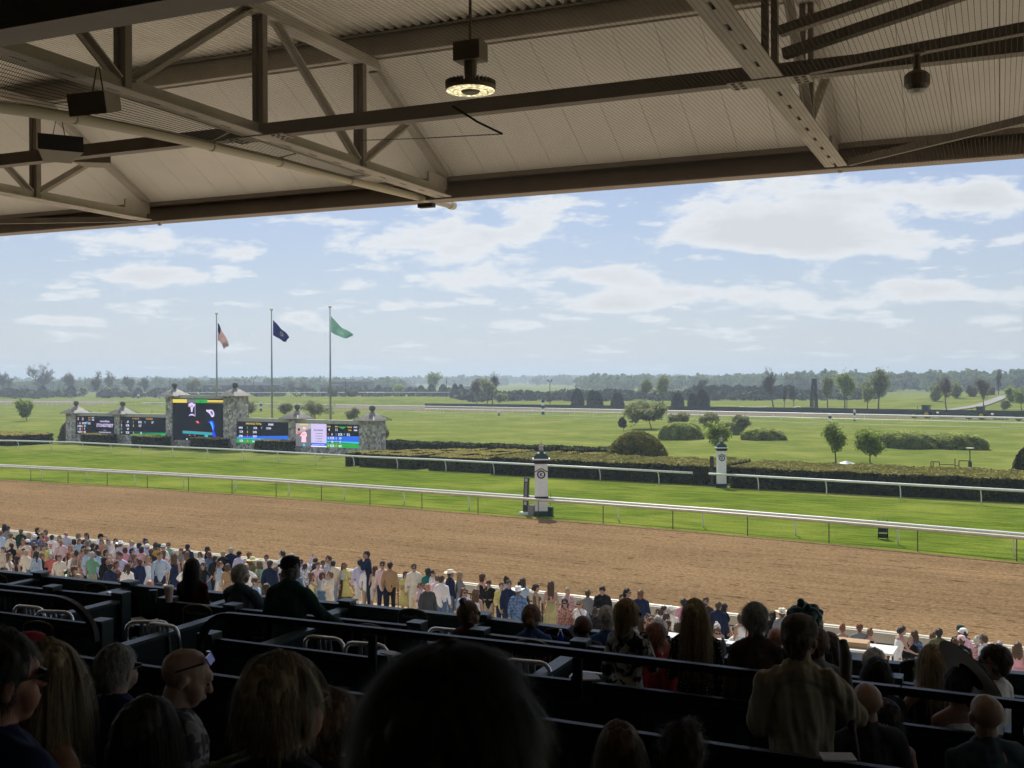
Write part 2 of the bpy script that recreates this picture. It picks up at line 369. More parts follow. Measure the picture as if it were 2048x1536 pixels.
rail('track_rail', 'cream round rail on slim rusty posts along the edge of the brown dirt', [p+TV*.25 for p in INR[1:-1]], 1.11, .088, M_CREAM, 4.6, .0, M_RUST, .028)
rail('turf_rail', 'white rail with short curved posts standing just behind the cream track rail', [p+TV*1.45 for p in INR[1:-1]], 1.12, .08, M_WHITE, 5.6, .35, pr=.045, start=2)
g1 = [G(1385, 974.3)]; g2 = [G(1418, 976.2)]
TRb = [p for p in TR if (G(1398, 975)-p).dot(TU) > 1]
rail('turf_rail', 'long white gooseneck rail before the screens and clipped name hedge', TRb[1:]+g1, 1.12, .088, M_WHITE, 5.6, .4, pr=.045)
rail('turf_rail', 'white gooseneck rail in front of the dark hedge, right of the rear winning post', g2+TR[11:-1], 1.12, .088, M_WHITE, 5.4, .4, pr=.045, start=4)
# outer rail of the dirt track with its wide cream cap
outp = [T(u, OUTW) for u in range(-130, 22, 8)]
rt_ = rail('track_rail', 'broad cream capped rail between the standing crowd and the dirt', outp, 1.12, .09, M_CREAM, 4.0, 0, M_RUST, .03)
mb = MB(); mb.bar(T(-130, OUTW, 1.13), T(14, OUTW, 1.13), .32, .05); mb.bar(T(-130, OUTW-.16, .99), T(14, OUTW-.16, .99), .04, .24); mb.build('rail_cap', mat('rail_cap', (.66, .62, .5), .5, .06, 2), rt_)
# ornamental iron fence
M_IRON = mat('iron_fence', (.02, .02, .022), .45)
fr = thing('iron_fence', 'black iron fence with diamond panels along the track side of the apron', 'fence', T(-110, OUTW-1.75, .12))
fu = -110; k = 0
while fu < 12:
    q = MB(); z0 = .12; w0 = OUTW-1.75; L = 2.4
    def fb(u0, za, u1, zb, th=.022): q.bar(T(fu+u0, w0, z0+za), T(fu+u1, w0, z0+zb), th, th, up=TV)
    fb(0, 0, 0, 1.14, .05); fb(0, 1.1, L, 1.1, .045); fb(0, .08, L, .08, .035)
    if k % 2 == 0:
        c, zc_ = 1.2, .62
        for (a, b_, c_, d_) in ((-.45, 0, 0, .42), (0, .42, .45, 0), (.45, 0, 0, -.42), (0, -.42, -.45, 0)): fb(c+a, zc_+b_, c+c_, zc_+d_)
        fb(c, zc_+.42, c, 1.1); fb(c, .08, c, zc_-.42); fb(c-.75, .08, c-.75, 1.1); fb(c+.75, .08, c+.75, 1.1); fb(c-.75, zc_, c-.45, zc_); fb(c+.45, zc_, c+.75, zc_)
        fb(c-.2, zc_, c, zc_+.2, .02); fb(c, zc_+.2, c+.2, zc_, .02); fb(c+.2, zc_, c, zc_-.2, .02); fb(c, zc_-.2, c-.2, zc_, .02)
    else:
        for uu in (.3, .75, 1.2, 1.65, 2.1): fb(uu, .08, uu, 1.1)
        fb(0, .78, .75, .78); fb(.75, .4, 1.65, .4); fb(1.65, .78, L, .78); fb(.75, .78, 1.2, .78, .02)
    q.build('fence_panel', M_IRON, fr); fu += L; k += 1

# ---------------------------------------------------------------- winning posts
M_WP = mat('white_paint', (.90, .89, .86), .5, .05, 5); M_GRN = mat('dark_green_paint', (.012, .05, .042), .5); M_BLK = mat('black_paint', (.012, .012, .013), .4)
def winpost(name, label, base, W, Ht):
    root = thing(name, label, 'winning post', base)
    A, B = (SU*.93+SV*.37).normalized(), None; B = Vector((-A.y, A.x, 0)); h = W/2
    def bx(mb, hw, z0, z1): mb.obox(base+Vector((0, 0, (z0+z1)/2)), A*hw, B*hw, Vector((0, 0, (z1-z0)/2)))
    s = Ht/4.45
    mb = MB(); bx(mb, h*1.10, 0, .34*s); mb.build('plinth', M_GRN, root)
    mb = MB(); bx(mb, h, .34*s, 3.28*s); mb.build('shaft', M_WP, root)
    mb = MB(); bx(mb, h*1.05, 1.12*s, 1.25*s); bx(mb, h*1.06, 3.28*s, 3.36*s); bx(mb, h*1.22, 3.36*s, 3.52*s); mb.build('moulding', M_BLK, root)
    mb = MB(); bx(mb, h*1.36, 3.52*s, 3.60*s); mb.build('cornice', M_WP, root)
    mb = MB(); mb.lathe(base, [(h*1.65, 3.60*s), (h*1.45, 3.78*s), (h*1.0, 3.93*s), (h*.35, 4.02*s)], 4, 0, A, B, math.pi/4); mb.build('roof_cap', M_GRN, root)
    mb = MB(); mb.lathe(base, [(.03, 4.0*s), (.05, 4.06*s), (.14, 4.1*s), (.15, 4.16*s), (.12, 4.3*s), (.16, 4.36*s), (.14, 4.4*s), (.03, 4.4*s), (.04, 4.55*s), (.012, 4.72*s)], 10, smooth if False else 0); mb.build('crown_finial', mat('finial', (.45, .38, .33), .4), root)
    for nrm, ax in ((-B, A), (A, B)):
        c = base+nrm*(h+.012)+Vector((0, 0, 2.62*s)); rr = .26*s; q = MB(); n = 24
        o = [c+ax*(math.cos(2*math.pi*i/n)*rr)+Vector((0, 0, math.sin(2*math.pi*i/n)*rr)) for i in range(n)]; o2 = [c+ax*(math.cos(2*math.pi*i/n)*rr*.68)+Vector((0, 0, math.sin(2*math.pi*i/n)*rr*.68)) for i in range(n)]
        q.add(o+o2, [(i, (i+1) % n, n+(i+1) % n, n+i) for i in range(n)])
        sg = 1 if nrm == -B else 1
        put_text(q, 'K', .26*s, c+Vector((0, 0, -.09*s)), ax*sg if nrm == -B else ax, Vector((0, 0, 1)), 0, .012)
        pts = [c+ax*((i/10-1)*h*.98)+Vector((0, 0, (.27+.09*math.cos((i/10-1)*math.pi))*s)) for i in range(21)]
        q.tube(pts, .028*s, 4)
        q.build('medallion', M_BLK, root)
    return root
base1 = G(1077, 1033)+TV*.35; base1.z = 0
winpost('winning_post', 'tall white winning post with green domed cap beside the cream track rail', base1, .80, 4.45)
base2 = G(1438, 975.5)+TV*.5; base2.z = 0
winpost('winning_post', 'smaller white winning post in front of the long dark hedge', base2, .68, 3.9)
def mirror(label, base, Ht, lean, w_, letters):
    root = thing('mirror_board', label, 'board', base)
    q = MB(); top = base+TU*lean+Vector((0, 0, Ht)); q.bar(base, top, w_, .12, up=TV); q.build('board', mat('mirror_dark', (.045, .05, .055), .25), root)
    if letters:
        q = MB(); A = (TU*.75-Vector((0, 0, 1))*.0).normalized(); d = (top-base).normalized(); nn = -TV*.07
        for i in range(9):
            c = base+d*(Ht*(.36+.058*i))+nn; q.add([c+A*-.10+d*-.06, c+A*.08+d*.02, c+A*.10+d*.08, c+A*-.08+d*.0], [(0, 1, 2, 3)])
        for f_ in (.3, .93): c = base+d*(Ht*f_)+nn; q.add([c+A*-.1+d*-.1, c+A*.1+d*-.1, c+A*.1+d*.1, c+A*-.1+d*.1], [(0, 1, 2, 3)])
        q.build('marking', mat('banner_mark', (.5, .52, .54), .6), root)
    q = MB(); q.obox(base+Vector((0, 0, .08)), TU*.34, TV*.28, Vector((0, 0, .08))); q.build('foot', M_WP if letters else M_GRN, root)
    return root
b_ = G(1045, 1030)+TV*.35; b_.z = 0
mirror('tall dark leaning board with pale marks left of the front winning post', b_, 2.35, .12, .34, True)
b_ = G(1417, 973)+TV*.7; b_.z = 0
mirror('dark upright board on a green foot left of the rear winning post', b_, 2.35, 0, .3, False)
# box and small equipment at the front post
c = base1+SU*.62; q = MB(); q.obox(c+Vector((0, 0, .3)), SU*.14, SV*.14, Vector((0, 0, .3))); q.tube([c+Vector((0, 0, .6)), c+Vector((0, 0, 1.5))], .012, 5)
tag(q.build('equipment_box', M_GRN, None, origin=c), 'small green equipment box with a thin aerial against the front winning post', 'equipment box')
c = base1-TU*.62-TV*.1; q = MB(); q.obox(c+Vector((0, 0, .33)), TU*.2, TV*.16, Vector((0, 0, .33)))
tag(q.build('equipment_box', mat('grey_paint', (.3, .3, .3), .6), None, origin=c), 'plain grey box between the leaning board and the front winning post', 'equipment box')
# little black step board behind the rail at right
c = G(1747, 1088)+TV*1.9; c.z = 0; root = thing('step_board', 'black slatted stand on the grass behind the two front rails', 'stand', c)
for i, z in enumerate((.2, .5, .85)): q = MB(); q.obox(c+Vector((0, 0, z)), TU*.22, TV*.12, Vector((0, 0, .11))); q.build('slat', M_BLK, root)
for s_ in (-1, 1): q = MB(); q.bar(c+TU*.25*s_, c+TU*.22*s_+Vector((0, 0, 1.05)), .04, .04); q.build('leg', M_BLK, root)

# ---------------------------------------------------------------- foliage
def leafquads(P, size, jit=.5, up=.3, flat=0):
    n = len(P); a = RNG.normal(size=(n, 3)); a[:, 2] *= (1-up) if not flat else .25; a /= np.linalg.norm(a, axis=1)[:, None]+1e-9
    b = RNG.normal(size=(n, 3))*np.array([1, 1, .25 if flat else 1]); b -= (a*b).sum(1)[:, None]*a; b /= np.linalg.norm(b, axis=1)[:, None]+1e-9
    s = size*(1+jit*(RNG.random(n)-.5)*2)[:, None]; P = np.asarray(P)
    return np.stack([P-a*s-b*s*.55, P+a*s*.2-b*s*.75, P+a*s+b*s*.2, P-a*s*.3+b*s*.7], 1)
def leafmat(name, c1, c2, tr=.25):
    m = mat(name, c1, .75, col2=c2, scale=1.1, detail=6, spec=.1)
    b = m.node_tree.nodes['Principled BSDF']
    t = m.node_tree
    if tr:
        tl = N(t, 'ShaderNodeBsdfTranslucent'); ms = N(t, 'ShaderNodeMixShader'); ms.inputs[0].default_value = tr
        src = b.inputs['Base Color'].links[0].from_socket
        t.links.new(src, tl.inputs['Color']); t.links.new(b.outputs[0], ms.inputs[1]); t.links.new(tl.outputs[0], ms.inputs[2])
        t.links.new(ms.outputs[0], t.nodes['Material Output'].inputs['Surface'])
    return m
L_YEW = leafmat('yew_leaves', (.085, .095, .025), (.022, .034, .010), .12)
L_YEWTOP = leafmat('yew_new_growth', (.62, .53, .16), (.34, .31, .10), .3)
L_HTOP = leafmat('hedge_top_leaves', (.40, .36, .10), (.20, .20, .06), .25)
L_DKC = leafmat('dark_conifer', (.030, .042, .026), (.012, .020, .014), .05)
L_GRN = leafmat('spring_leaves', (.42, .50, .13), (.19, .26, .06), .6)
L_PALE = leafmat('pale_leaves', (.40, .42, .20), (.22, .25, .10), .5)
L_OLIVE = leafmat('olive_leaves', (.34, .35, .15), (.17, .19, .08), .5)
L_BUD = leafmat('bud_twigs', (.24, .20, .14), (.14, .12, .085), .35)
L_SHRUB = leafmat('shrub_leaves', (.62, .66, .22), (.26, .34, .10), .55)
L_WOOD = leafmat('wood_leaves', (.20, .26, .11), (.10, .14, .07), .4)
BARK = mat('bark', (.070, .058, .045), .95, .3, 6); BARKG = mat('grey_bark', (.13, .12, .105), .95, .3, 6)
def skeleton(h, spread, lev, seed, up=.55, nchild=3, trunk=.22, r0=None):
    rnd = random.Random(seed); out = []; tips = []
    def grow(p, d, L, r, l):
        pts = [p]; rs = [r]; n = 3
        for i in range(n):
            d = (d+Vector((rnd.gauss(0, .13), rnd.gauss(0, .13), rnd.gauss(.03, .08)))).normalized(); p = p+d*(L/n); pts.append(p); rs.append(r*(1-.35*(i+1)/n))
            if l >= lev-2: tips.append(p)
        out.append((pts, rs, l))
        if l >= lev: return
        k = nchild+(1 if rnd.random() < .35 else 0)
        a0 = rnd.random()*6.28
        for j in range(k):
            ang = a0+j*6.28/k+rnd.gauss(0, .3); t_ = spread*rnd.uniform(.7, 1.25)
            x = d.orthogonal().normalized(); y = d.cross(x)
            nd = (d*math.cos(t_)+(x*math.cos(ang)+y*math.sin(ang))*math.sin(t_)+Vector((0, 0, up*.25))).normalized()
            grow(pts[-1] if j else pts[-1], nd, L*rnd.uniform(.5, .95), rs[-1]*.68, l+1)
        if l > 0: grow(pts[1], (d+Vector((rnd.gauss(0, .8), rnd.gauss(0, .8), .2))).normalized(), L*.6, r*.5, l+1)
    grow(Vector((0, 0, 0)), Vector((0, 0, 1)), h*trunk, r0 or h*.022, 0)
    H_ = max(p.z for b in out for p in b[0]); s = h/H_
    out = [([p*s for p in b[0]], [x for x in b[1]], b[2]) for b in out]; tips = [p*s for p in tips]
    return out, tips
def tree(name, label, base, h, wid, kind, seed, group, leaf=None, bark=None, lsize=.3, dens=5, lev=4, trunk=.22, spread=.55, cat='tree'):
    root = thing(name, label, cat, base, group)
    sk, tips = skeleton(h, spread, lev, seed, trunk=trunk)
    W = max(1e-3, max(math.hypot(p.x, p.y) for b in sk for p in b[0])); sx = (wid/2)/W
    base = Vector(base); mb = MB()
    for pts, rs, l in sk:
        mb.tube([base+Vector((p.x*sx, p.y*sx, p.z)) for p in pts], [max(x, .018, base.y*.00011) for x in rs], 5 if l < 2 else 3, cap=False)
    mb.build('trunk', bark or BARK, root, smooth=True)
    if leaf and dens:
        tp = np.array([[p.x*sx, p.y*sx, p.z] for p in tips])
        P = np.repeat(tp, dens, 0)+RNG.normal(size=(len(tp)*dens, 3))*(h*.035+lsize*.6)
        P[:, 2] = np.maximum(P[:, 2], h*.08)
        q = MB(); q.quads(leafquads(P+np.array(base), lsize)); q.build('crown', leaf, root)
    return root
def shape_bush(name, label, cat, base, rx, ry, h, leaf, seed, lsize=.12, n=4000, group=None, cone=1.0, flat=1.0, core=None, ax=None, lump=.06, stem=False):
    """clipped or natural bush: lumpy core plus leaf faces over the whole surface"""
    base = Vector(base); root = thing(name, label, cat, base, group)
    rr = np.random.default_rng(seed); ph = rr.random(6)*6.28
    ax = ax or Vector((1, 0, 0)); ay = Vector((-ax.y, ax.x, 0))
    def srf(th, t_):
        # t 0..1 from base to top
        z = t_; r_ = (1-z**cone)**(1/(1+flat)) if cone != 1 or True else 0
        l = 1+lump*(np.sin(3*th+ph[0]+4*t_)+np.sin(5*th+ph[1]-3*t_)+.8*np.sin(9*th+ph[2]+7*t_))
        return r_*l, z
    q = MB(); nn, nz_ = 20, 10; vs = []
    for j in range(nz_+1):
        for i in range(nn):
            a, z = srf(np.array(2*math.pi*i/nn), np.array(j/nz_)); a = float(a)*.93
            vs.append(base+ax*(math.cos(2*math.pi*i/nn)*rx*a)+ay*(math.sin(2*math.pi*i/nn)*ry*a)+Vector((0, 0, h*(j/nz_)*.97)))
    q.add(vs, [(j*nn+i, j*nn+(i+1) % nn, (j+1)*nn+(i+1) % nn, (j+1)*nn+i) for j in range(nz_) for i in range(nn)]); q.build('inner_branches', core or leaf, root, smooth=True)
    th = rr.random(n)*6.283; t_ = 1-np.abs(1-np.sqrt(rr.random(n))*1.0)*1.0; t_ = rr.random(n)**.8
    a, z = srf(th, t_); a = a*(1+rr.normal(size=n)*.02)
    A = np.array(ax); B = np.array(ay)
    P = np.array(base)+np.outer(np.cos(th)*rx*a, A)+np.outer(np.sin(th)*ry*a, B)+np.outer(z*h+rr.normal(size=n)*.03*h*.3, (0, 0, 1))
    P[:, 2] = np.maximum(P[:, 2], base.z+.02)
    q = MB(); q.quads(leafquads(P, lsize, flat=1 if 'shrub' in name or 'dome' in name else 0)); q.build('foliage', leaf, root)
    return root
def hedge(name, label, u0, u1, w0, w1, h, group=None, A=TU, B=TV, lsize=.12, dens=60, top=L_YEWTOP, side=L_YEW, rnd_=.1, z0=0, loc=None):
    o = A*((u0+u1)/2)+B*((w0+w1)/2); root = thing(name, label, 'hedge', o, group)
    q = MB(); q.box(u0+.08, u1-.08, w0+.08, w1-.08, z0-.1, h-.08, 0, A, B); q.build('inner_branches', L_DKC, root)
    def pl(n, f): r1, r2 = RNG.random(n), RNG.random(n); return f(r1, r2)
    Av, Bv = np.array(A), np.array(B); Zv = np.array([0, 0, 1.]); L, D = u1-u0, w1-w0
    und = lambda x: .05*np.sin(x*.9)+.04*np.sin(x*2.3+1)
    n = int(L*D*dens*1.4); r1, r2 = RNG.random(n), RNG.random(n)
    P = np.outer(u0+r1*L, Av)+np.outer(w0+r2*D, Bv)+np.outer(h+und(r1*L)+RNG.normal(size=n)*.03, Zv)
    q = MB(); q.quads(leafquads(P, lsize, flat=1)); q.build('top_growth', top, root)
    parts = []
    for (fix, axis, ln) in ((w0, 'u', L), (w1, 'u', L), (u0, 'w', D), (u1, 'w', D)):
        n = int(ln*h*dens*.8); r1, r2 = RNG.random(n), RNG.random(n)**.9
        if axis == 'u': P = np.outer(u0+r1*ln, Av)+np.outer(fix+RNG.normal(size=n)*.04, Bv)+np.outer(z0+r2*(h-z0), Zv)
        else: P = np.outer(fix+RNG.normal(size=n)*.04, Av)+np.outer(w0+r1*ln, Bv)+np.outer(z0+r2*(h-z0), Zv)
        parts.append(leafquads(P, lsize))
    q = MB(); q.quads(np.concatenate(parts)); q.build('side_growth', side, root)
    return root
# long hedge behind the turf rail, in sections
hw = lambda px, py, z: G(px, py, z)
def tr_w(u):   # w of the turf rail at u
    P = sorted([(p.dot(TU), p.dot(TV)) for p in TR]); return float(np.interp(u, [a for a, b in P], [b for a, b in P]))
uA = G(985, 948).dot(TU); uM = G(1470, 978).dot(TU); uZ = G(2300, 1030).dot(TU)
hedge('long_hedge', 'long clipped dark hedge behind the white rail, left of the rear winning post', uA, base2.dot(TU)-.8, 83.4, 91.0, 1.55, dens=60, top=L_HTOP)
hedge('long_hedge', 'long clipped dark hedge with golden top right of the rear winning post', base2.dot(TU)+.75, uZ, 82.4, 90.0, 1.62, dens=60, top=L_HTOP)
# clipped hedges that spell the course's name, read from the stand
nuo = G(648, 934).dot(TU)+1; nend = G(1105, 955).dot(TU)
word = 'KEENELAND'; stp = (nend-nuo)/9
for i, chh in enumerate(word):
    u0 = nuo+stp*i; c0 = T(u0+stp*.5, 85.2, 0)
    nth = ['first', 'second', 'third', 'fourth', 'fifth', 'sixth', 'seventh', 'eighth', 'ninth'][i]
    root = thing('letter_hedge', f'{nth} flat topped hedge from the screens, clipped as the letter {chh}', 'hedge', c0, 'letter hedges spelling the course name')
    dep_ = (5.0, 8.0, 10.5, 12.5)[min(i, 3)]; vs, fs = text_mesh(chh, 1.0, 0.5, .02, 'LEFT', 1, 3)
    xs_ = [v.x for v in vs]; ys_ = [v.y for v in vs]; x0, x1, y0, y1 = min(xs_), max(xs_), min(ys_), max(ys_)
    wv = [T(u0+.05+(v.x-x0)/(x1-x0)*(stp*.97), 84.3+(v.y-y0)/(y1-y0)*dep_, .0 if v.z < 0 else 1.32) for v in vs]
    q = MB(); q.add(wv, fs); q.build('inner_branches', L_YEW, root)
    # leaves over top and walls
    tri = []
    for f in fs:
        for a in range(1, len(f)-1): tri.append((wv[f[0]], wv[f[a]], wv[f[a+1]]))
    tops, sides = [], []
    for a, b_, c_ in tri:
        nrm = (b_-a).cross(c_-a); ar = nrm.length/2
        if ar < 1e-5: continue
        n = int(ar*90+RNG.random())
        r1 = np.sqrt(RNG.random(n)); r2 = RNG.random(n); a_, bb_, cc_ = map(np.array, (a, b_, c_))
        P = a_*(1-r1)[:, None]+bb_*(r1*(1-r2))[:, None]+cc_*(r1*r2)[:, None]
        (tops if abs(nrm.z)/(2*ar) > .7 and a.z > .6 else sides).append(P)
    q = MB(); q.quads(leafquads(np.concatenate(tops), .12, flat=1)); q.build('top_growth', L_YEWTOP, root)
    q = MB(); q.quads(leafquads(np.concatenate(sides), .1)); q.build('side_growth', L_YEW, root)
hedge('back_hedge', 'low straight hedge running behind the letter hedges', G(700, 884, .9).dot(TU)+1, G(1215, 905, .9).dot(TU)+3, 100.3, 103.5, 1.35, dens=40, lsize=.16, top=L_YEW)
hedge('back_hedge', 'low hedge strip along the far left before the screens, behind the wider one', G(-200, 880).dot(TU), G(118, 868).dot(TU)-4, 100.5, 103, 1.5, dens=25, lsize=.18)
hedge('side_hedge', 'wide flat clipped hedge at the far left edge before the screens', G(-240, 886).dot(TU), G(123, 887).dot(TU)-1, 88.5, 95, 1.35, dens=35, lsize=.16)
shape_bush('dome_bush', 'big smooth dome shaped yew bush rising behind the long hedge', 'bush', zz(PV(1274, 900, 95.0, TV), 0), 3.05, 3.05, 3.55, leafmat('dome_leaves', (.36, .33, .085), (.12, .14, .04), .3), 5, .1, 16000, cone=2.0, flat=1.0, lump=.004)
shape_bush('round_bush', 'rounded yew bush cut by the right edge of the photo behind the hedge', 'bush', PY(2082, 960, 84)*1, 2.0, 2.0, 2.9, L_YEW, 6, .1, 5000, cone=2.0, flat=1, lump=.01)

def GT(px, py):          # point on the terrain under a pixel
    p = G(px, py)
    for _ in range(6): p = G(px, py, hz_(p.x, p.y))
    return p
def hpx(p, px): return px*p.y/F
# infield trees and shrubs (px, base y, height px, width px)
p = GT(1303, 858); tree('crabapple_tree', 'broad low crabapple with pale blossom on the infield lawn', p, hpx(p, 56), hpx(p, 116), 0, 11, None, L_PALE, BARK, .16, 14, 4, trunk=.13, spread=.85)
p = GT(1248, 863); tree('small_tree', 'tiny reddish tree just left of the blossoming crabapple', p, hpx(p, 27), hpx(p, 22), 0, 12, None, leafmat('red_leaves', (.14, .10, .06), (.07, .05, .03)), BARK, .1, 8, 4)
p = GT(1437, 915); tree('young_tree', 'young green tree right behind the rear winning post', p, hpx(p, 70), hpx(p, 72), 0, 13, 'young trees behind the long hedge', L_GRN, BARK, .11, 5, 4, trunk=.25, spread=.6)
p = GT(1671, 928); tree('young_tree', 'leafy young tree with an upright oval crown behind the hedge', p, hpx(p, 80), hpx(p, 54), 0, 14, 'young trees behind the long hedge', L_GRN, BARK, .10, 5, 4, trunk=.2, spread=.45)
p = GT(1740, 930); tree('young_tree', 'leafy young tree with a wide V shaped crown behind the hedge', p, hpx(p, 72), hpx(p, 70), 0, 15, 'young trees behind the long hedge', L_GRN, BARK, .10, 5, 4, trunk=.14, spread=.62)
p = GT(765, 889); tree('young_tree', 'thin cone shaped young tree just right of the last screen pillar', p, hpx(p, 38), hpx(p, 26), 0, 16, None, L_OLIVE, BARKG, .10, 6, 4, trunk=.1, spread=.5)
p = GT(54, 842); tree('young_tree', 'bushy green tree alone on the lawn at the far left', p, hpx(p, 38), hpx(p, 42), 0, 17, None, L_GRN, BARK, .26, 9, 4, trunk=.12, spread=.6)
for i, (px, by, hh, ww, lab) in enumerate([(497, 838, 36, 50, 'thin willow with yellow buds behind the flagpole in the middle'), (570, 840, 34, 42, 'thin willow with yellow buds left of the crouching pillar roof'), (628, 845, 45, 88, 'widest yellow budding willow behind the right hand screens'), (700, 846, 30, 44, 'sparse yellowish sapling behind the last two pillars')]):
    p = GT(px, by); tree('willow_tree', lab, p, hpx(p, hh), hpx(p, ww), 0, 20+i, 'budding willows behind the screens', L_PALE if i != 3 else L_OLIVE, BARKG, .11, 1, 5, trunk=.12, spread=.7)
shr = [(1366, 880, 34, 88, 'large rounded shrub with a tall middle left of the young green tree'), (1455, 870, 26, 70, 'dark rounded shrub partly behind the rear winning post tree'), (1534, 881, 23, 88, 'low loaf shaped shrub right of the rear winning post'), (1822, 897, 33, 120, 'left half of the long rounded shrub row on the right lawn'), (1925, 899, 31, 118, 'right half of the long rounded shrub row on the right lawn')]
for i, (px, by, hh, ww, lab) in enumerate(shr):
    p = GT(px, by); shape_bush('rounded_shrub', lab, 'shrub', p+Vector((0, 2, 0)), hpx(p, ww)/2, hpx(p, ww)*.33, hpx(p, hh), L_SHRUB, 30+i, .15, 9000, 'rounded shrubs on the infield', cone=3.6, flat=1.0, lump=.05, ax=TU)
for i, (px, by, hh, ww, lab) in enumerate([(1360, 862, 34, 60, 'loose yellow green bush behind the crabapple'), (1420, 866, 38, 60, 'airy bush above the large rounded shrub'), (1478, 868, 36, 46, 'airy bush behind the young green tree, its right neighbour')]):
    p = GT(px, by); tree('loose_bush', lab, p, hpx(p, hh), hpx(p, ww), 0, 40+i, 'loose bushes on the infield', L_OLIVE, BARKG, .15, 8, 4, trunk=.06, spread=.75, cat='bush')
# ---------------------------------------------------------------- far rails, backstretch
def lnP(pts, z=0.0): return [G(a, b, z) for a, b in pts]
bd = [(-200, 806), (0, 807.5), (340, 811), (480, 813), (900, 821.5), (1300, 828), (1700, 834.5), (2048, 840.5), (2300, 845)]
bo = [(-200, 800), (0, 801), (480, 805), (900, 815), (1300, 822.5), (1700, 831), (2048, 838), (2300, 843)]
M_FD = mat('far_dirt', (.17, .115, .08), .95, .15, .3)
sheet('backstretch_dirt', [p for p in lnP(bo)]+[p for p in lnP(bd)][::-1], .03, M_FD)
zr = 1.15
rail('far_rail', 'white inner rail of the far dirt straight', lnP([(-200, 802.5), (0, 803.5), (340, 806), (480, 807.5), (900, 813.5), (1300, 821), (1700, 829), (2048, 836.3), (2250, 841)], zr), zr, .17, M_WHITE, 7, 0, pr=.03, group='rails along the backstretch')
rail('far_rail', 'thin white rail on the near side of the far dirt straight', lnP([(850, 817.5), (1250, 826.3), (1700, 838), (2048, 846), (2250, 851)], zr), zr, .09, M_WHITE, 7, 0, pr=.03, group='rails along the backstretch')
rail('far_rail', 'pale turf rail with many small posts across the far infield', lnP([(-200, 802), (0, 803), (330, 809), (480, 815), (660, 820), (850, 824.5), (1060, 829.5), (1230, 834.5), (1600, 845.5), (1800, 851), (2048, 857.5), (2200, 862)], 1.05), 1.05, .05, mat('far_rail_paint', (.55, .62, .45), .6), 3.4, 0, pr=.035, group='rails along the backstretch', npost=98)
rail('far_rail', 'white rail along the top of the green bank left of centre', [zz(GT(px, 797.0), 0) for px in (340, 480, 700, 905)], 2.9, .14, M_WHITE, 8, 0, pr=.04, group='rails along the backstretch')
q = MB()
pp = lnP([(850, 815), (1250, 820.5), (1700, 827.5), (2048, 833.5), (2300, 837)], 0)
for a, b_ in zip(pp[:-1], pp[1:]): q.bar(a+Vector((0, 0, .65)), b_+Vector((0, 0, .65)), .12, 1.3)
tag(q.build('dark_fence', mat('fence_net', (.03, .032, .035), .8), None, origin=pp[0]), 'low dark screen fence behind the far dirt straight', 'fence')
# striped distance poles
def marker(label, px, by, ty, wpx, cols):
    p = GT(px, by); h = hpx(p, by-ty); r_ = hpx(p, wpx)/2; root = thing('distance_pole', label, 'pole', p, 'striped distance poles')
    n = len(cols)
    for i, c in enumerate(cols):
        q = MB(); q.lathe(p, [(r_, h*i/n), (r_, h*(i+1)/n)] if i < n-1 else [(r_, h*i/n), (r_*1.1, h*(i+.5)/n), (r_*.6, h*(i+1)/n)], 10); q.build('stripe', c, root)
W_, K_, GG = M_WP, M_DKM, M_GRN
marker('tall green and white striped pole beside the far dirt straight', 1086, 829, 799, 6, [GG, W_, GG, W_, GG])
marker('short black and white pole on the far turf left of centre', 998, 831, 821, 4.5, [K_, W_])
marker('green and white striped pole above the oval young tree', 1660, 852, 827, 6.5, [W_, GG, W_, K_, W_])
marker('slim dark striped pole right of the oval young tree', 1709, 842, 819, 4.5, [GG, W_, K_, W_])
marker('red and white striped pole behind the second screen', 277, 806, 788, 4.5, [mat('pole_red', (.25, .05, .04), .6), W_, mat('pole_red2', (.2, .04, .04), .6), W_])
marker('striped pole behind the middle flagpole', 522, 822, 803, 4.5, [K_, W_, K_, W_])
marker('small green and white pole on the bank left of centre', 813, 797, 785, 3.5, [GG, W_, GG])
marker('small white topped pole above the tall screen', 396, 800, 784, 4, [GG, W_, GG, W_])
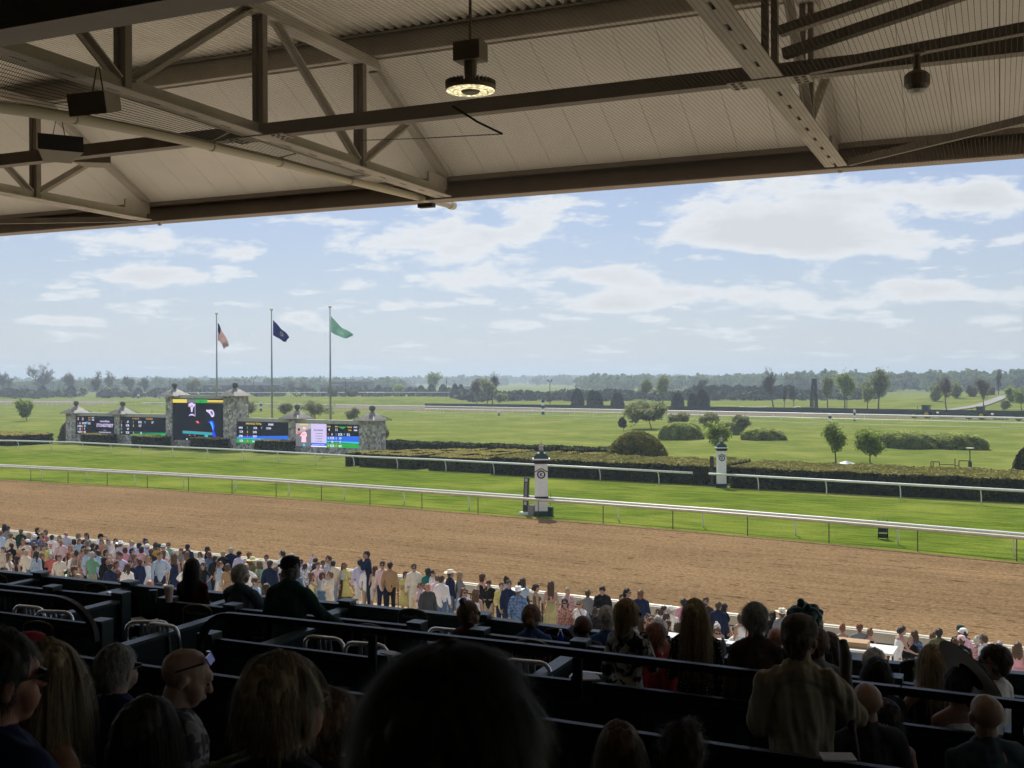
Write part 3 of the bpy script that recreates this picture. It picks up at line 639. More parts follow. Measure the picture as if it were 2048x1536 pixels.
# ---------------------------------------------------------------- tractors with harrows
M_TG = mat('tractor_green', (.012, .06, .025), .4); M_TY = mat('tractor_yellow', (.5, .38, .03), .5); M_TYRE = mat('tyre', (.02, .02, .02), .9); M_GL = mat('cab_glass', (.03, .05, .05), .1); M_HAR = mat('harrow_red', (.3, .06, .03), .7)
def tractor(label, px, by, s=1.0):
    p = G(px, by)+TV*0; p.z = .04; A = -TU; B = TV; root = thing('tractor', label, 'tractor', p, 'tractors harrowing the far dirt')
    def P(a, b, z): return p+A*a*s+B*b*s+Vector((0, 0, z*s))
    def bx(name, m, a0, a1, b0, b1, z0, z1, par=root):
        q = MB(); q.obox(P((a0+a1)/2, (b0+b1)/2, (z0+z1)/2), A*((a1-a0)/2*s), B*((b1-b0)/2*s), Vector((0, 0, (z1-z0)/2*s))); return q.build(name, m, par)
    q = MB(); pr = [P(0, -.42, .9), P(2.2, -.42, .85), P(2.3, -.42, 1.35), P(.2, -.42, 1.75), P(0, -.42, 1.7)]; q.prism(pr, B*.84*s); q.build('bonnet', M_TG, root)
    bx('chassis', M_DKM, -1.3, 2.1, -.3, .3, .6, .95)
    cb = bx('cab', M_GL, -1.35, .05, -.75, .75, 1.2, 2.6); 
    bx('roof', M_TG, -1.5, .2, -.85, .85, 2.6, 2.78)
    for a in (-1.35, .05):
        for b in (-.75, .75): bx('cab_post', M_TG, a-.05, a+.05, b-.06, b+.06, 1.2, 2.6)
    bx('fender', M_TG, -1.7, -.2, -1.2, -.7, 1.55, 1.65); bx('fender', M_TG, -1.7, -.2, .7, 1.2, 1.55, 1.65)
    for (a, r_, wd) in ((-.95, .85, .5), (1.75, .55, .4)):
        for b in (-.95, .95):
            q = MB(); n = 20; c0 = P(a, b-wd/2, r_); c1 = P(a, b+wd/2, r_)
            for (rad, yy0, yy1, nm, mm) in ((r_, 0, 1, 'tyre', M_TYRE),):
                ring = lambda c, r: [c+A*(math.cos(2*math.pi*i/n)*r*s)+Vector((0, 0, math.sin(2*math.pi*i/n)*r*s)) for i in range(n)]
                q.add(ring(c0, r_)+ring(c1, r_), [(i, (i+1) % n, n+(i+1) % n, n+i) for i in range(n)]+[tuple(range(n))[::-1], tuple(range(n, 2*n))])
            wl = q.build('wheel', M_TYRE, root)
            q = MB(); q.add([v+(-B*.03 if True else 0) for v in ring(c0, r_*.55)], [tuple(range(n))]); q.add([v+B*.03 for v in ring(c1, r_*.55)], [tuple(range(n))]); q.build('rim', M_TY, wl)
    q = MB(); q.tube([P(1.2, .3, 1.6), P(1.2, .3, 2.5)], .05*s, 6); q.build('exhaust', M_DKM, root)
    hp = P(-4.6, 0, 0); root2 = thing('harrow', label.split(' ')[0]+' low red harrow pulled behind the '+('left' if px < 1900 else 'middle' if px < 2000 else 'right edge')+' tractor', 'harrow', hp, 'harrows behind the tractors')
    q = MB()
    for i in range(6): q.bar(P(-3.4-.5*i, -1.6, .3), P(-3.4-.5*i, 1.6, .3), .08, .1)
    for b in (-1.5, 0, 1.5): q.bar(P(-3.2, b, .38), P(-6.1, b, .38), .08, .08)
    q.bar(P(-1.6, 0, .6), P(-3.4, 0, .4), .1, .1); q.build('frame', M_HAR, root2)
    q = MB()
    for i in range(6):
        for j in range(11): q.bar(P(-3.4-.5*i, -1.5+.3*j, .28), P(-3.45-.5*i, -1.5+.3*j, .0), .03, .03)
    q.build('tines', M_DKM, root2)
    q = MB(); q.lathe(P(-3.0, 0, .9), [(.1, 0), (.28, .1), (.3, .3), (.1, .42)], 10); q.build('tank', M_WP, root2)
    return root
tractor('leftmost dark green tractor pulling a harrow on the far dirt', 1846, 836, 1.0)
tractor('middle dark green tractor pulling a harrow on the far dirt', 1955, 839, .95)
tractor('dark tractor half cut off by the right edge of the photo', 2056, 842, .95)
# gate frame with lamp on the right lawn
p0 = GT(1862, 936); p1 = GT(1940, 938); root = thing('pipe_frame', 'low frame of reddish pipes behind the hedge on the right lawn', 'frame', p0)
for a, b_, za, zb in ((0, 0, 0, .6), (0, .22, .6, .6), (.22, .22, .6, .0), (.22, .6, .35, .35), (.62, .62, 0, .95), (.72, .72, 0, .75), (.72, 1, .75, .75), (.06, .06, 0, .6), (.62, .72, .3, .3)):
    q = MB(); A_ = p0.lerp(p1, a); B_ = p0.lerp(p1, b_); q.tube([A_+Vector((0, 0, za)), B_+Vector((0, 0, zb))], .045, 6); q.build('pipe', mat('pipe_red', (.16, .07, .05), .7), root)
p = p1; root = thing('dish_lamp', 'thin post with a pale dish lamp at the right end of the pipe frame', 'lamp', p)
q = MB(); q.tube([p, p+Vector((0, 0, hpx(p, 40)))], .05, 6); q.bar(p, p+Vector((0, 0, .7)), .25, .25); q.build('post', M_DKM, root)
q = MB(); q.lathe(p+Vector((0, 0, hpx(p, 41))), [(.05, -.05), (.3, .0), (.38, .06), (.05, .09)], 12); q.build('dish', M_WHITE, root)
p = GT(1692, 936); root = thing('parasol', 'white parasol top peeping over the long hedge', 'parasol', p)
q = MB(); q.lathe(p, [(.9, hpx(p, 9)), (.45, hpx(p, 12)), (.02, hpx(p, 15))], 8); q.build('canopy', M_WHITE, root); q = MB(); q.tube([p, p+Vector((0, 0, hpx(p, 13)))], .03, 5); q.build('pole', M_DKM, root)
for i, (px, by, ty, lab) in enumerate([(200, 838, 817, 'thin metal stake on the lawn behind the first screen'), (304, 836, 820, 'short dark stake on the lawn behind the second screen')]):
    p = GT(px, by); q = MB(); q.tube([p, p+Vector((0, 0, hpx(p, by-ty)))], .05 if i else .03, 5); tag(q.build('stake', M_DKM, None, origin=p), lab, 'stake')
# ================================================================ SCREEN WALL
M_STONE = bpy.data.materials.new('rubble_stone'); M_STONE.use_nodes = True; t = M_STONE.node_tree; b = t.nodes['Principled BSDF']; b.inputs['Roughness'].default_value = .9
tcn = N(t, 'ShaderNodeTexCoord'); vo = N(t, 'ShaderNodeTexVoronoi', ins={'Scale': 3.2}); t.links.new(tcn.outputs['Object'], vo.inputs['Vector'])
vr = N(t, 'ShaderNodeValToRGB'); vr.color_ramp.elements[0].color = (.20, .19, .175, 1); vr.color_ramp.elements[1].color = (.78, .74, .68, 1)
se = N(t, 'ShaderNodeSeparateColor'); t.links.new(vo.outputs['Color'], se.inputs[0]); t.links.new(se.outputs[0], vr.inputs[0])
ve = N(t, 'ShaderNodeTexVoronoi', feature='DISTANCE_TO_EDGE', ins={'Scale': 3.2}); t.links.new(tcn.outputs['Object'], ve.inputs['Vector'])
mrv = N(t, 'ShaderNodeMapRange', ins={'From Max': .05}); t.links.new(ve.outputs[0], mrv.inputs[0])
mxv = N(t, 'ShaderNodeMixRGB'); t.links.new(mrv.outputs[0], mxv.inputs[0]); mxv.inputs[1].default_value = (.42, .40, .37, 1); t.links.new(vr.outputs[0], mxv.inputs[2]); t.links.new(mxv.outputs[0], b.inputs['Base Color'])
bp = N(t, 'ShaderNodeBump', ins={'Strength': .6, 'Distance': .05}); t.links.new(mrv.outputs[0], bp.inputs['Height']); t.links.new(bp.outputs[0], b.inputs['Normal'])
M_COP = mat('coping', (.5, .5, .42), .7, .1, 2); M_ROOFZ = mat('zinc_roof', (.26, .25, .225), .6, .3, 2.5); M_SEAM = mat('roof_seam', (.06, .06, .055), .5); M_BALL = mat('stone_ball', (.13, .14, .12), .7, .3, 6)
WB = 97.3
def bu(px): return PV(px, 800, WB, TV).dot(TU)
def bz(px, py): return PV(px, py, WB, TV).z
def emat(name, col, s=1.0):
    if name in MATS: return MATS[name]
    m = bpy.data.materials.new(name); m.use_nodes = True; b = m.node_tree.nodes['Principled BSDF']; b.inputs['Base Color'].default_value = (.004, .004, .005, 1); b.inputs['Roughness'].default_value = 1; b.inputs['Specular IOR Level'].default_value = 0; s = s*1.35 if max(col) > .1 else .7
    b.inputs['Emission Color'].default_value = tuple(col)+(1,); b.inputs['Emission Strength'].default_value = s; MATS[name] = m; return m
E_BG = emat('screen_black', (.012, .015, .022)); E_W = emat('led_white', (.75, .75, .95)); E_R = emat('led_red', (.85, .12, .12)); E_B = emat('led_blue', (.02, .12, .60)); E_CY = emat('led_cyan', (.05, .45, .65)); E_GR = emat('led_green', (.02, .30, .05)); E_Y = emat('led_yellow', (.65, .50, .08)); E_O = emat('led_orange', (.65, .28, .05)); E_LIL = emat('led_lilac', (.60, .52, .82)); E_TEAL = emat('led_teal', (.02, .30, .36)); E_PK = emat('led_pink', (.80, .50, .62)); E_GY = emat('led_grey', (.13, .13, .15)); E_DB = emat('led_deep_blue', (.01, .04, .75)); E_SK = emat('led_skin', (.6, .3, .2))
tote = thing('screen_wall', 'long rubble stone wall carrying four LED boards and one tall screen', 'screen wall', T(bu(440), WB, 0))
uL, uR = bu(134), bu(752)
mb = MB(); mb.tbox(uL, uR, WB, WB+1.4, 0, bz(240, 869)); mb.build('base_wall', M_STONE, tote)
piers = [(134, 152, 827, 804, 0), (231, 241, 829, 806, 0), (334, 346, 793, 770, 1), (449, 478, 793, 771, 1), (579, 592, 838, 815, 0), (720, 752, 842, 818, 0)]
def pier(i):
    a, b_, ye, yb, big = piers[i]; u0, u1 = bu(a), bu(b_); uc = (u0+u1)/2
    if i == 3: u1 = bu(474)
    ze = bz((a+b_)/2, ye)
    q = MB(); q.tbox(u0, u1, WB-.22, WB+(1.9 if big else 1.7), 0, ze); q.build('pillar', M_STONE, tote)
    c = T((u0+u1)/2 if i not in (0,) else uc, WB+.75, 0); hw_ = 1.55 if not big else 1.75
    q = MB(); q.lathe(c, [(hw_*1.414+.05, ze), (hw_*1.414+.05, ze+.06)], 4, 0, TU, TV, math.pi/4); q.lathe(c, [(hw_*1.414, ze+.062), (hw_*.8, ze+.50), (.25, ze+1.0)], 4, 0, TU, TV, math.pi/4)
    rf = q.build('pillar_roof', M_ROOFZ, tote)
    q = MB()
    for s1, ax, bx_ in ((-1, TU, TV), (1, TU, TV), (-1, TV, TU), (1, TV, TU)):
        for k in range(-4, 5):
            x = k*hw_/4.5; p0 = c+ax*x+bx_*(s1*hw_)+Vector((0, 0, ze+.085)); f = 1-max(abs(x)/hw_, .16); 
            p1 = c+ax*x+bx_*(s1*hw_*(1-f))+Vector((0, 0, ze+.10+.93*f)); q.bar(p0, p1, .05, .05)
        q.bar(c+ax*hw_+bx_*(s1*hw_)+Vector((0, 0, ze+.08)), c+Vector((0, 0, ze+1.0)), .07, .07)
    q.build('seams', M_SEAM, rf)
    q = MB(); q.lathe(c, [(.13, ze+.95), (.13, ze+1.1)]+[(.36*math.sin(math.pi*k/8)+.01, ze+1.42-.36*math.cos(math.pi*k/8)) for k in range(1, 9)], 14); q.build('ball', M_BALL, rf, smooth=True)
for i in range(6): pier(i)
def screen(pa, pb, yt, yb_, name='screen'):
    u0, u1 = bu(pa), bu(pb); pm = (pa+pb)/2; zt, zb_ = bz(pa, yt), bz(pa, yb_)
    q = MB(); q.tbox(u0-.02, u1+.02, WB+.1, WB+.9, zb_-.1, zt+.45); q.build('frame', M_COP, tote)
    q = MB(); q.tbox(u0, u1, WB-.02, WB+.099, zb_, zt); return q.build(name, E_BG, tote), u0, u1, zb_, zt
def on(scr, items, texts):
    """rectangles and texts on a screen: x,y in 0..1 from the lower left"""
    s, u0, u1, z0, z1 = scr; W, Hh = u1-u0, z1-z0
    byc = {}
    lay = {}
    for k, (m, poly) in enumerate(items):
        q = MB(); q.add([T(u0+W*x, WB-.026-.004*k, z0+Hh*y) for x, y in poly], [tuple(range(len(poly)))]); q.build('picture', m, s)
    n = len(items)
    for m, x, y, sz, tx, *al in texts: byc.setdefault(m.name, (m, []))[1].append((x, y, sz, tx, al[0] if al else 'CENTER', al[1] if len(al) > 1 else 1.0))
    for j, (m, L) in enumerate(byc.values()):
        q = MB()
        for x, y, sz, tx, al, sx in L: put_text(q, tx, sz*Hh, T(u0+W*x, WB-.032-.004*(n+j), z0+Hh*y), TU, Vector((0, 0, 1)), 0, .02*sz*Hh, al, 0, sx)
        q.build('lettering', m, s)
def rc(x0, y0, x1, y1): return [(x0, y0), (x1, y0), (x1, y1), (x0, y1)]
def odds(x0, cw, rows, top, st, sz):
    out = []; 
    for c, col in enumerate(rows):
        for r_, (m, a, v) in enumerate(col):
            if a: out.append((m, x0+cw*c, top-st*r_, sz, a)); 
            if v: out.append((E_W, x0+cw*c+cw*.48, top-st*r_, sz, v))
    return out
s1 = screen(152, 231, 831.5, 867.5)
on(s1, [(E_TEAL, rc(.27, .56, .30, .70))], [(E_O, .06, .88, .07, 'RACE'), (E_O, .18, .88, .07, 'MTP'), (E_O, .35, .88, .08, 'TRACK'), (E_O, .35, .76, .08, 'TURF'), (E_W, .44, .88, .09, 'FAST'), (E_W, .44, .76, .09, 'FIRM'), (E_W, .06, .76, .16, '4'), (E_W, .18, .76, .16, '11')]
   + odds(.05, .12, [[(E_R, '1', '6'), (E_W, '2', 'SCR'), (E_CY, '3', '10'), (E_Y, '4', 'SCR')], [(E_W, '5', 'SCR'), (E_Y, '6', '19'), (E_R, '7', '7'), (E_R, '8', '4/5')], [(E_CY, '9', '5/2')]], .55, .16, .15)
   + [(E_LIL, .74, .69, .14, 'Accelerated Millionaire', 'CENTER', .62), (E_LIL, .74, .43, .24, 'STONESTREET', 'CENTER', .92), (E_LIL, .74, .235, .05, 'STANDS AT'), (E_LIL, .74, .10, .09, 'STONESTREETFARM.COM')])
s2 = screen(241, 334, 833.5, 869)
on(s2, [(E_GR, [(.2, 0), (1, 0), (1, .16), (.2, .03)]), (E_TEAL, rc(.1, .165, 1, .178)), (E_GR, [(.3, .02), (1, .10), (1, .155), (.25, .07)])], [(E_O, .34, .88, .11, '$1 EXACTA'), (E_O, .63, .88, .11, 'PROBABLES')]
   + [(E_R, .03, .67, .17, '1'), (E_W, .03, .47, .17, '2'), (E_CY, .03, .27, .17, '3'), (E_Y, .03, .07, .17, '4'), (E_W, .17, .67, .16, '57'), (E_W, .16, .47, .16, 'SCR'), (E_W, .17, .27, .16, '47'), (E_W, .16, .07, .16, 'SCR'), (E_TEAL, .29, .67, .17, '5'), (E_Y, .29, .47, .17, '6'), (E_R, .29, .07, .17, '8'), (E_W, .43, .67, .16, 'SCR'), (E_W, .43, .47, .16, '127'), (E_W, .45, .07, .16, '13'), (E_CY, .54, .67, .17, '9'), (E_W, .70, .67, .16, '57')])
s5 = screen(346, 449, 797, 879.5, 'tall_screen')
def oval(cx, cy, rx, ry, n=14, a0=0, rag=0): return [(cx+rx*math.cos(2*math.pi*i/n+a0)*(1+rag*math.sin(i*2.7)), cy+ry*math.sin(2*math.pi*i/n+a0)*(1+rag*math.cos(i*1.9))) for i in range(n)]
on(s5, [(E_Y, rc(0, .90, .28, .985)), (E_GR, rc(.45, .90, .68, .985)), (E_Y, rc(.68, .93, 1, .97)), (emat('led_olive', (.25, .2, .04)), rc(.68, .90, 1, .93)),
        (E_GY, rc(.28, .90, .45, .985)), (E_LIL, oval(.38, .85, .07, .05, 12, 0, .25)), (E_LIL, [(.35, .84), (.41, .84), (.39, .68), (.365, .68)]), (E_DB, rc(.372, .80, .392, .84)), (E_SK, oval(.33, .82, .03, .02, 8, 0, .3)), (E_LIL, [(.44, .85), (.447, .85), (.447, .58), (.44, .58)]),
        (E_LIL, [(.32, .58), (.33, .61), (.36, .635), (.40, .635), (.43, .61), (.44, .575), (.41, .60), (.35, .60)]), (E_LIL, [(.655, .73), (.67, .745), (.70, .735), (.73, .745), (.77, .745), (.80, .71), (.815, .65), (.81, .59), (.78, .565), (.755, .58), (.735, .63), (.70, .675), (.665, .70)]),
        (E_GY, [(.735, .70), (.76, .715), (.785, .69), (.79, .64), (.775, .61), (.755, .64)]), (E_R, [(.46, .455), (.49, .475), (.51, .46), (.525, .43), (.51, .41), (.475, .43)]),
        (E_TEAL, [(.20, .225), (.60, .205), (.78, .20), (.78, .14), (.20, .165)]), (E_GY, [(.20, .235), (.78, .21), (.78, .195), (.20, .222)]), (E_CY, [(.63, .14), (.69, .14), (.695, .005), (.63, .005)]),
        (E_DB, [(.68, .43), (.735, .49), (.79, .48), (.815, .43), (.825, .35), (.81, .27), (.85, .12), (.875, .005), (.80, .005), (.79, .15), (.78, .28), (.755, .38), (.725, .44)]), (E_CY, [(.735, .45), (.77, .46), (.79, .38), (.80, .27), (.79, .26), (.765, .36)]), (E_R, oval(.34, .125, .015, .012, 6)), (E_R, oval(.44, .13, .012, .012, 6)), (E_W, oval(.287, .03, .014, .02, 6))],
   [(E_GR, .5, .905, .001, '.'), (E_BG, .56, .915, .06, '1 2 1')])
s3 = screen(463, 577, 842.5, 885)
on(s3, [(E_DB if False else E_B, [(0, .30), (1, .40), (1, .20), (0, .24)]), (E_CY, [(0, .24), (1, .22), (1, .17), (0, .21)]), (E_GR, [(0, .19), (1, .17), (1, 0), (0, 0)])],
   [(E_Y, .40, .87, .12, 'WIN POOL TOTAL'), (E_W, .70, .85, .13, '59680')]
   + [(E_R, .04, .67, .15, '1'), (E_W, .04, .48, .15, '2'), (E_CY, .04, .28, .15, '3'), (E_Y, .04, .06, .16, '4'), (E_W, .17, .67, .13, '6430'), (E_W, .18, .48, .13, 'SCR'), (E_W, .17, .28, .13, '4780'), (E_W, .18, .06, .13, 'SCR'), (E_TEAL, .29, .67, .15, '5'), (E_Y, .29, .48, .15, '6'), (E_R, .29, .28, .15, '7'), (E_R, .29, .06, .15, '8'), (E_W, .43, .67, .13, 'SCR'), (E_W, .42, .48, .13, '2295'), (E_W, .42, .28, .13, '5927'), (E_W, .42, .06, .13, '26023'), (E_CY, .54, .67, .15, '9'), (E_W, .66, .67, .13, '13704')])
s4 = screen(592, 720, 846.5, 892)
on(s4, [(E_B, [(.49, .46), (1, .52), (1, .22), (.49, .30)]), (E_CY, [(.49, .28), (1, .26), (1, .20), (.49, .24)]), (E_GR, [(.49, .20), (1, .20), (1, 0), (.49, 0)]), (E_GR, [(.66, .90), (.80, .90), (.74, .80)]), (E_GY, rc(0, 0, .245, 1)), (emat('led_dim', (.35, .33, .33)), [(0, .5), (.245, .8), (.245, 1), (0, 1)]), (emat('led_lav', (.50, .44, .68)), rc(.245, 0, .49, 1)), (E_B, rc(.245, .05, .49, .17)), (E_W, rc(.245, 0, .49, .045)),
        (E_Y, rc(.06, .93, .2, .98)), (E_BG, oval(.05, .73, .02, .06, 8)), (E_R, oval(.045, .62, .03, .05, 8)), (E_PK, [(.06, .42), (.10, .60), (.14, .66), (.17, .62), (.185, .45), (.165, .42), (.17, .18), (.09, .18), (.095, .45)]), (E_SK, oval(.145, .74, .018, .07, 10)), (E_PK, oval(.14, .80, .03, .05, 10)), (E_CY, rc(.12, .0, .15, .12)), (E_R, rc(.105, .50, .15, .53))],
   [(E_BG, .367, .70, .10, 'Shop Keeneland', 'CENTER', .8), (E_BG, .37, .56, .05, 'O  CHECK IN HERE'), (E_BG, .37, .45, .05, 'O  GIFTS AND HATS'), (E_BG, .37, .34, .05, 'O  HOME DECOR'), (E_BG, .37, .23, .05, 'O  TRACK WEAR'), (E_W, .367, .085, .045, 'SHOP ONLINE AND AT THE TRACK'),
    (E_Y, .53, .87, .08, 'RACE'), (E_Y, .65, .87, .08, 'MTP'), (E_Y, .85, .86, .08, 'TRACK'), (E_Y, .85, .73, .08, 'TURF'), (E_W, .94, .86, .09, 'FAST'), (E_W, .94, .73, .09, 'FIRM'), (E_W, .535, .71, .15, '4'), (E_W, .65, .71, .15, '11')]
   + odds(.52, .125, [[(E_R, '1', '6'), (E_W, '2', 'SCR'), (E_CY, '3', '10'), (E_Y, '4', 'SCR')], [(E_TEAL, '5', 'SCR'), (E_Y, '6', '19'), (E_R, '7', '7'), (E_R, '8', '4/5')], [(E_CY, '9', '5/2')]], .52, .165, .14))
for s_ in bpy.data.objects:
    if s_.name.startswith('picture') or s_.name.startswith('lettering'): pass
# clipped box bushes at the wall's foot
for i, (a, b_, lab) in enumerate([(193, 243, 'clipped block hedge under the two leftmost LED boards'), (295, 351, 'clipped block hedge left of the tall screen'), (411, 468, 'clipped block hedge at the right foot of the tall screen'), (539, 600, 'clipped block hedge between the two right hand LED boards')]):
    hedge('block_hedge', lab, bu(a), bu(b_)-.3, WB-2.6, WB-.5, 1.45, 'block hedges under the screens', dens=60, lsize=.1)
p = T(bu(122), WB+1.5, 0); shape_bush('tall_bush', 'grey brown upright bush against the left end of the screen wall', 'bush', p, 1.6, 1.6, 3.1, L_BUD, 77, .1, 2500, cone=2.0, flat=.6, lump=.08)
# ---------------------------------------------------------------- flags
M_POLE = mat('pole_metal', (.35, .37, .38), .35, metal=.6)
def flagpole(px, ytop, label, wpole=102.5):
    p = PV(px, 840, wpole, TV); p.z = 0; zt = PV(px, ytop, wpole, TV).z; root = thing('flagpole', label, 'flagpole', p, 'three flagpoles behind the screen wall')
    q = MB(); q.tube([p, p+Vector((0, 0, zt*.5)), p+Vector((0, 0, zt))], [.16, .12, .06], 10); q.build('pole', M_POLE, root, smooth=True)
    q = MB(); q.lathe(p, [(.02, zt-.02)]+[(.20*math.sin(math.pi*k/6)+.01, zt+.2-.2*math.cos(math.pi*k/6)) for k in range(1, 7)], 10); q.build('ball', M_WHITE, root, smooth=True)
    return root, p
def flag(root, y, TL, BL, TRp, BR, matf, mats, name, nx=26, ny=13, amp=.5, mid=(0, 0)):
    P = lambda s: PY(s[0], s[1], y); a, b_, c, d = P(TL), P(BL), P(TRp), P(BR); q = MB(); vs = []
    for j in range(ny*2+1):
        for i in range(nx+1):
            s_, t_ = i/nx, j/(ny*2); p = (a*(1-s_)+c*s_)*(1-t_)+(b_*(1-s_)+d*s_)*t_
            bow = math.sin(math.pi*s_)
            p = p+Vector((mid[0]*bow, amp*math.sin(s_*9+t_*2.5)*s_, mid[1]*bow+.10*math.sin(s_*11+t_*4)*s_)); vs.append(p)
    n = nx+1; q.v = [tuple(v) for v in vs]
    for j in range(ny*2):
        for i in range(nx): q.f.append((j*n+i, j*n+i+1, (j+1)*n+i+1, (j+1)*n+i)); q.m.append(matf((i+.5)/nx, (j+.5)/(ny*2)))
    q.build(name, mats, root, smooth=True)
def fmat(name, c): return leafmat(name, c, tuple(x*.8 for x in c), .35)
FR_, FW_, FB_ = fmat('flag_red', (.40, .03, .05)), fmat('flag_white', (.70, .66, .66)), fmat('flag_blue', (.015, .03, .10))
r_, p = flagpole(434, 630, 'leftmost flagpole flying a striped red and white flag')
def usf(s, t_):
    if s < .4 and t_ < .54:
        cx, cy = s/.4*6, t_/.54*5; return 1 if (abs(cx % 1-.5) < .22 and abs(cy % 1-.5) < .22) else 2
    return 0 if int(t_*13) % 2 == 0 else 1
flag(r_, p.y, (435.5, 645), (435.5, 681), (457, 690), (450, 700), usf, [FR_, FW_, FB_], 'flag', 30, 13, .5, (-.15, .45))
r_, p = flagpole(544, 622, 'middle flagpole flying a dark blue flag')
FK = fmat('flag_navy', (.012, .022, .14)); FK2 = fmat('flag_seal', (.30, .26, .16))
flag(r_, p.y, (546, 640), (546, 670), (578, 673), (574, 686), lambda s, t_: 1 if ((s-.52)/.10)**2+((t_-.45)/.2)**2 < 1 and ((s-.52)/.06)**2+((t_-.45)/.12)**2 > 1 else 0, [FK, FK2], 'flag', 30, 13, .5, (.1, -.1))
r_, p = flagpole(661, 617, 'rightmost flagpole flying a pale green flag')
FG = fmat('flag_green', (.20, .42, .34)); FG2 = fmat('flag_emblem', (.35, .55, .45))
flag(r_, p.y, (662, 632), (662, 664), (707, 667), (706, 674), lambda s, t_: 1 if (((s-.42)/.17)**2+((t_-.62)/.16)**2 < 1 and int(s*40) % 2 == 0) or (abs(s-.36) < .02 and .25 < t_ < .42) else 0, [FG, FG2], 'flag', 40, 13, .35, (0, -.35))

# ================================================================ FAR BACKGROUND
def GF(px, py): return GT(px, py)
cones = [(20, 794, 776, 22), (84, 794, 772, 24), (143, 794, 772, 21), (277, 794, 776, 18), (522, 793, 771, 20), (757, 793, 771, 21), (820, 793, 775, 19), (842, 793, 771, 20), (863, 793, 769, 20), (886, 793, 769, 20), (910, 797, 768, 18), (922, 797, 769, 16),
         (1155, 813, 777, 27), (1185, 813, 780, 24), (1193, 814, 782, 27), (1235, 813, 786, 27), (1355, 816, 786, 27), (1385, 816, 787, 20), (1405, 816, 780, 31), (2005, 800, 790, 10)]
cw_ = ['far left edge', 'beneath the big bare tree', 'right of the big bare tree', 'in front of the brown trees on the left', 'between the first two flagpoles', 'between the third flagpole and the long row', 'left end of the four on the bank', 'second of the four on the bank', 'third of the four on the bank', 'right end of the four on the bank', 'left half of the squarish clump on the bank end', 'right half of the squarish clump on the bank end',
       'left of the close pair past the lamp pole', 'rear one of the close pair past the lamp pole', 'front one of the close pair past the lamp pole', 'short one between the pair and the crabapple', 'just right of the crabapple', 'rear slim one of the next pair', 'front broad one of the next pair', 'tiny one on the right hillside']
for i, (px, by, ty, ww) in enumerate(cones):
    p = GF(px, by); shape_bush('conical_evergreen', 'dark conical evergreen, '+cw_[i], 'evergreen', p, hpx(p, ww)/2, hpx(p, ww)/2, hpx(p, by-ty), L_DKC, 100+i, hpx(p, 1.3), 900, 'dark conical evergreens across the backstretch', cone=1.7, flat=.9, lump=.02)
far = [(75, 795, 722, 78, 'B', 'biggest bare wide tree on the far left skyline'), (8, 796, 742, 64, 'B', 'bare tree cut by the left photo edge'), (57, 796, 780, 40, 'O', 'low olive tree between the first two dark cones'), (112, 796, 778, 26, 'O', 'low round tree between the dark cones on the left'), (141, 793, 746, 27, 'U', 'brownish budding tree above the third dark cone'), (169, 793, 776, 20, 'G', 'small bright green tree left of the brown twins'), (194, 795, 745, 25, 'U', 'left one of the brown twin trees'), (221, 790, 743, 26, 'U', 'right one of the brown twin trees'), (215, 796, 776, 22, 'G', 'small green tree under the brown twins'),
       (248, 796, 782, 32, 'O', 'low spreading olive tree left of the brown thicket tree'), (262, 792, 753, 36, 'U', 'dense brown tree left of the fan shaped bare one'), (291, 794, 751, 50, 'B', 'fan shaped bare tree before the tall screen'), (384, 795, 759, 42, 'O', 'olive tree above the tall screen'), (432, 792, 774, 30, 'O', 'low olive tree behind the first flagpole'), (582, 793, 767, 22, 'U', 'left one of two small brown trees right of the middle flagpole'), (606, 793, 766, 24, 'U', 'right one of two small brown trees right of the middle flagpole'), (669, 803, 776, 38, 'U', 'left brown tree around the third flagpole'), (700, 803, 777, 34, 'U', 'right brown tree around the third flagpole'), (795, 795, 771, 26, 'G', 'bluish green spruce left of the four cones'),
       (868, 790, 746, 36, 'G', 'green tree rising above the four dark cones'), (985, 808, 741, 40, 'B', 'bare tree behind the yellow green one'), (975, 809, 759, 38, 'P', 'yellow green bushy tree left of the lamp pole'), (953, 808, 756, 26, 'U', 'brown tree left of the yellow green one'), (998, 809, 788, 36, 'P', 'low yellow bush right of the yellow green tree'), (1289, 806, 760, 34, 'O', 'olive tree left of the tall pale one'), (1326, 807, 750, 34, 'P', 'tall pale green tree left of the crabapple top'), (1405, 808, 757, 30, 'B', 'bare tree above the dark pair right of the crabapple'),
       (1547, 818, 732, 62, 'B', 'tallest bare tree in the middle of the right half'), (1568, 818, 770, 20, 'B', 'thin bare tree beside the tallest bare one'), (1588, 816, 770, 24, 'B', 'faint bare tree left of the camera tower'), (1655, 816, 752, 36, 'O', 'olive tree right of the camera tower'), (1689, 818, 744, 44, 'G', 'green tree second right of the camera tower'), (1757, 822, 739, 40, 'O', 'tall thin topped tree in the right background'), (1735, 822, 764, 50, 'P', 'yellowish tree beside the tall thin topped one'),
       (1893, 822, 751, 44, 'U', 'brown upright vase shaped tree between the tractors'), (1872, 814, 770, 36, 'P', 'yellow green tree behind the left side of the vase shaped tree'), (1916, 812, 764, 34, 'P', 'yellow green tree behind the right side of the vase shaped tree'), (1945, 811, 771, 24, 'U', 'small purple brown tree left of the hillside trio'), (1967, 820, 757, 34, 'U', 'grey brown tree above the middle tractor'), (1980, 808, 774, 22, 'U', 'small purple brown tree right of the hillside trio'), (1997, 804, 739, 26, 'B', 'tall thin bare tree on the right skyline'), (2022, 815, 772, 36, 'G', 'green tree near the right edge, left one'), (2043, 820, 775, 36, 'G', 'green tree cut by the right photo edge'), (2005, 824, 802, 28, 'P', 'low twiggy yellow bush below the right hill')]
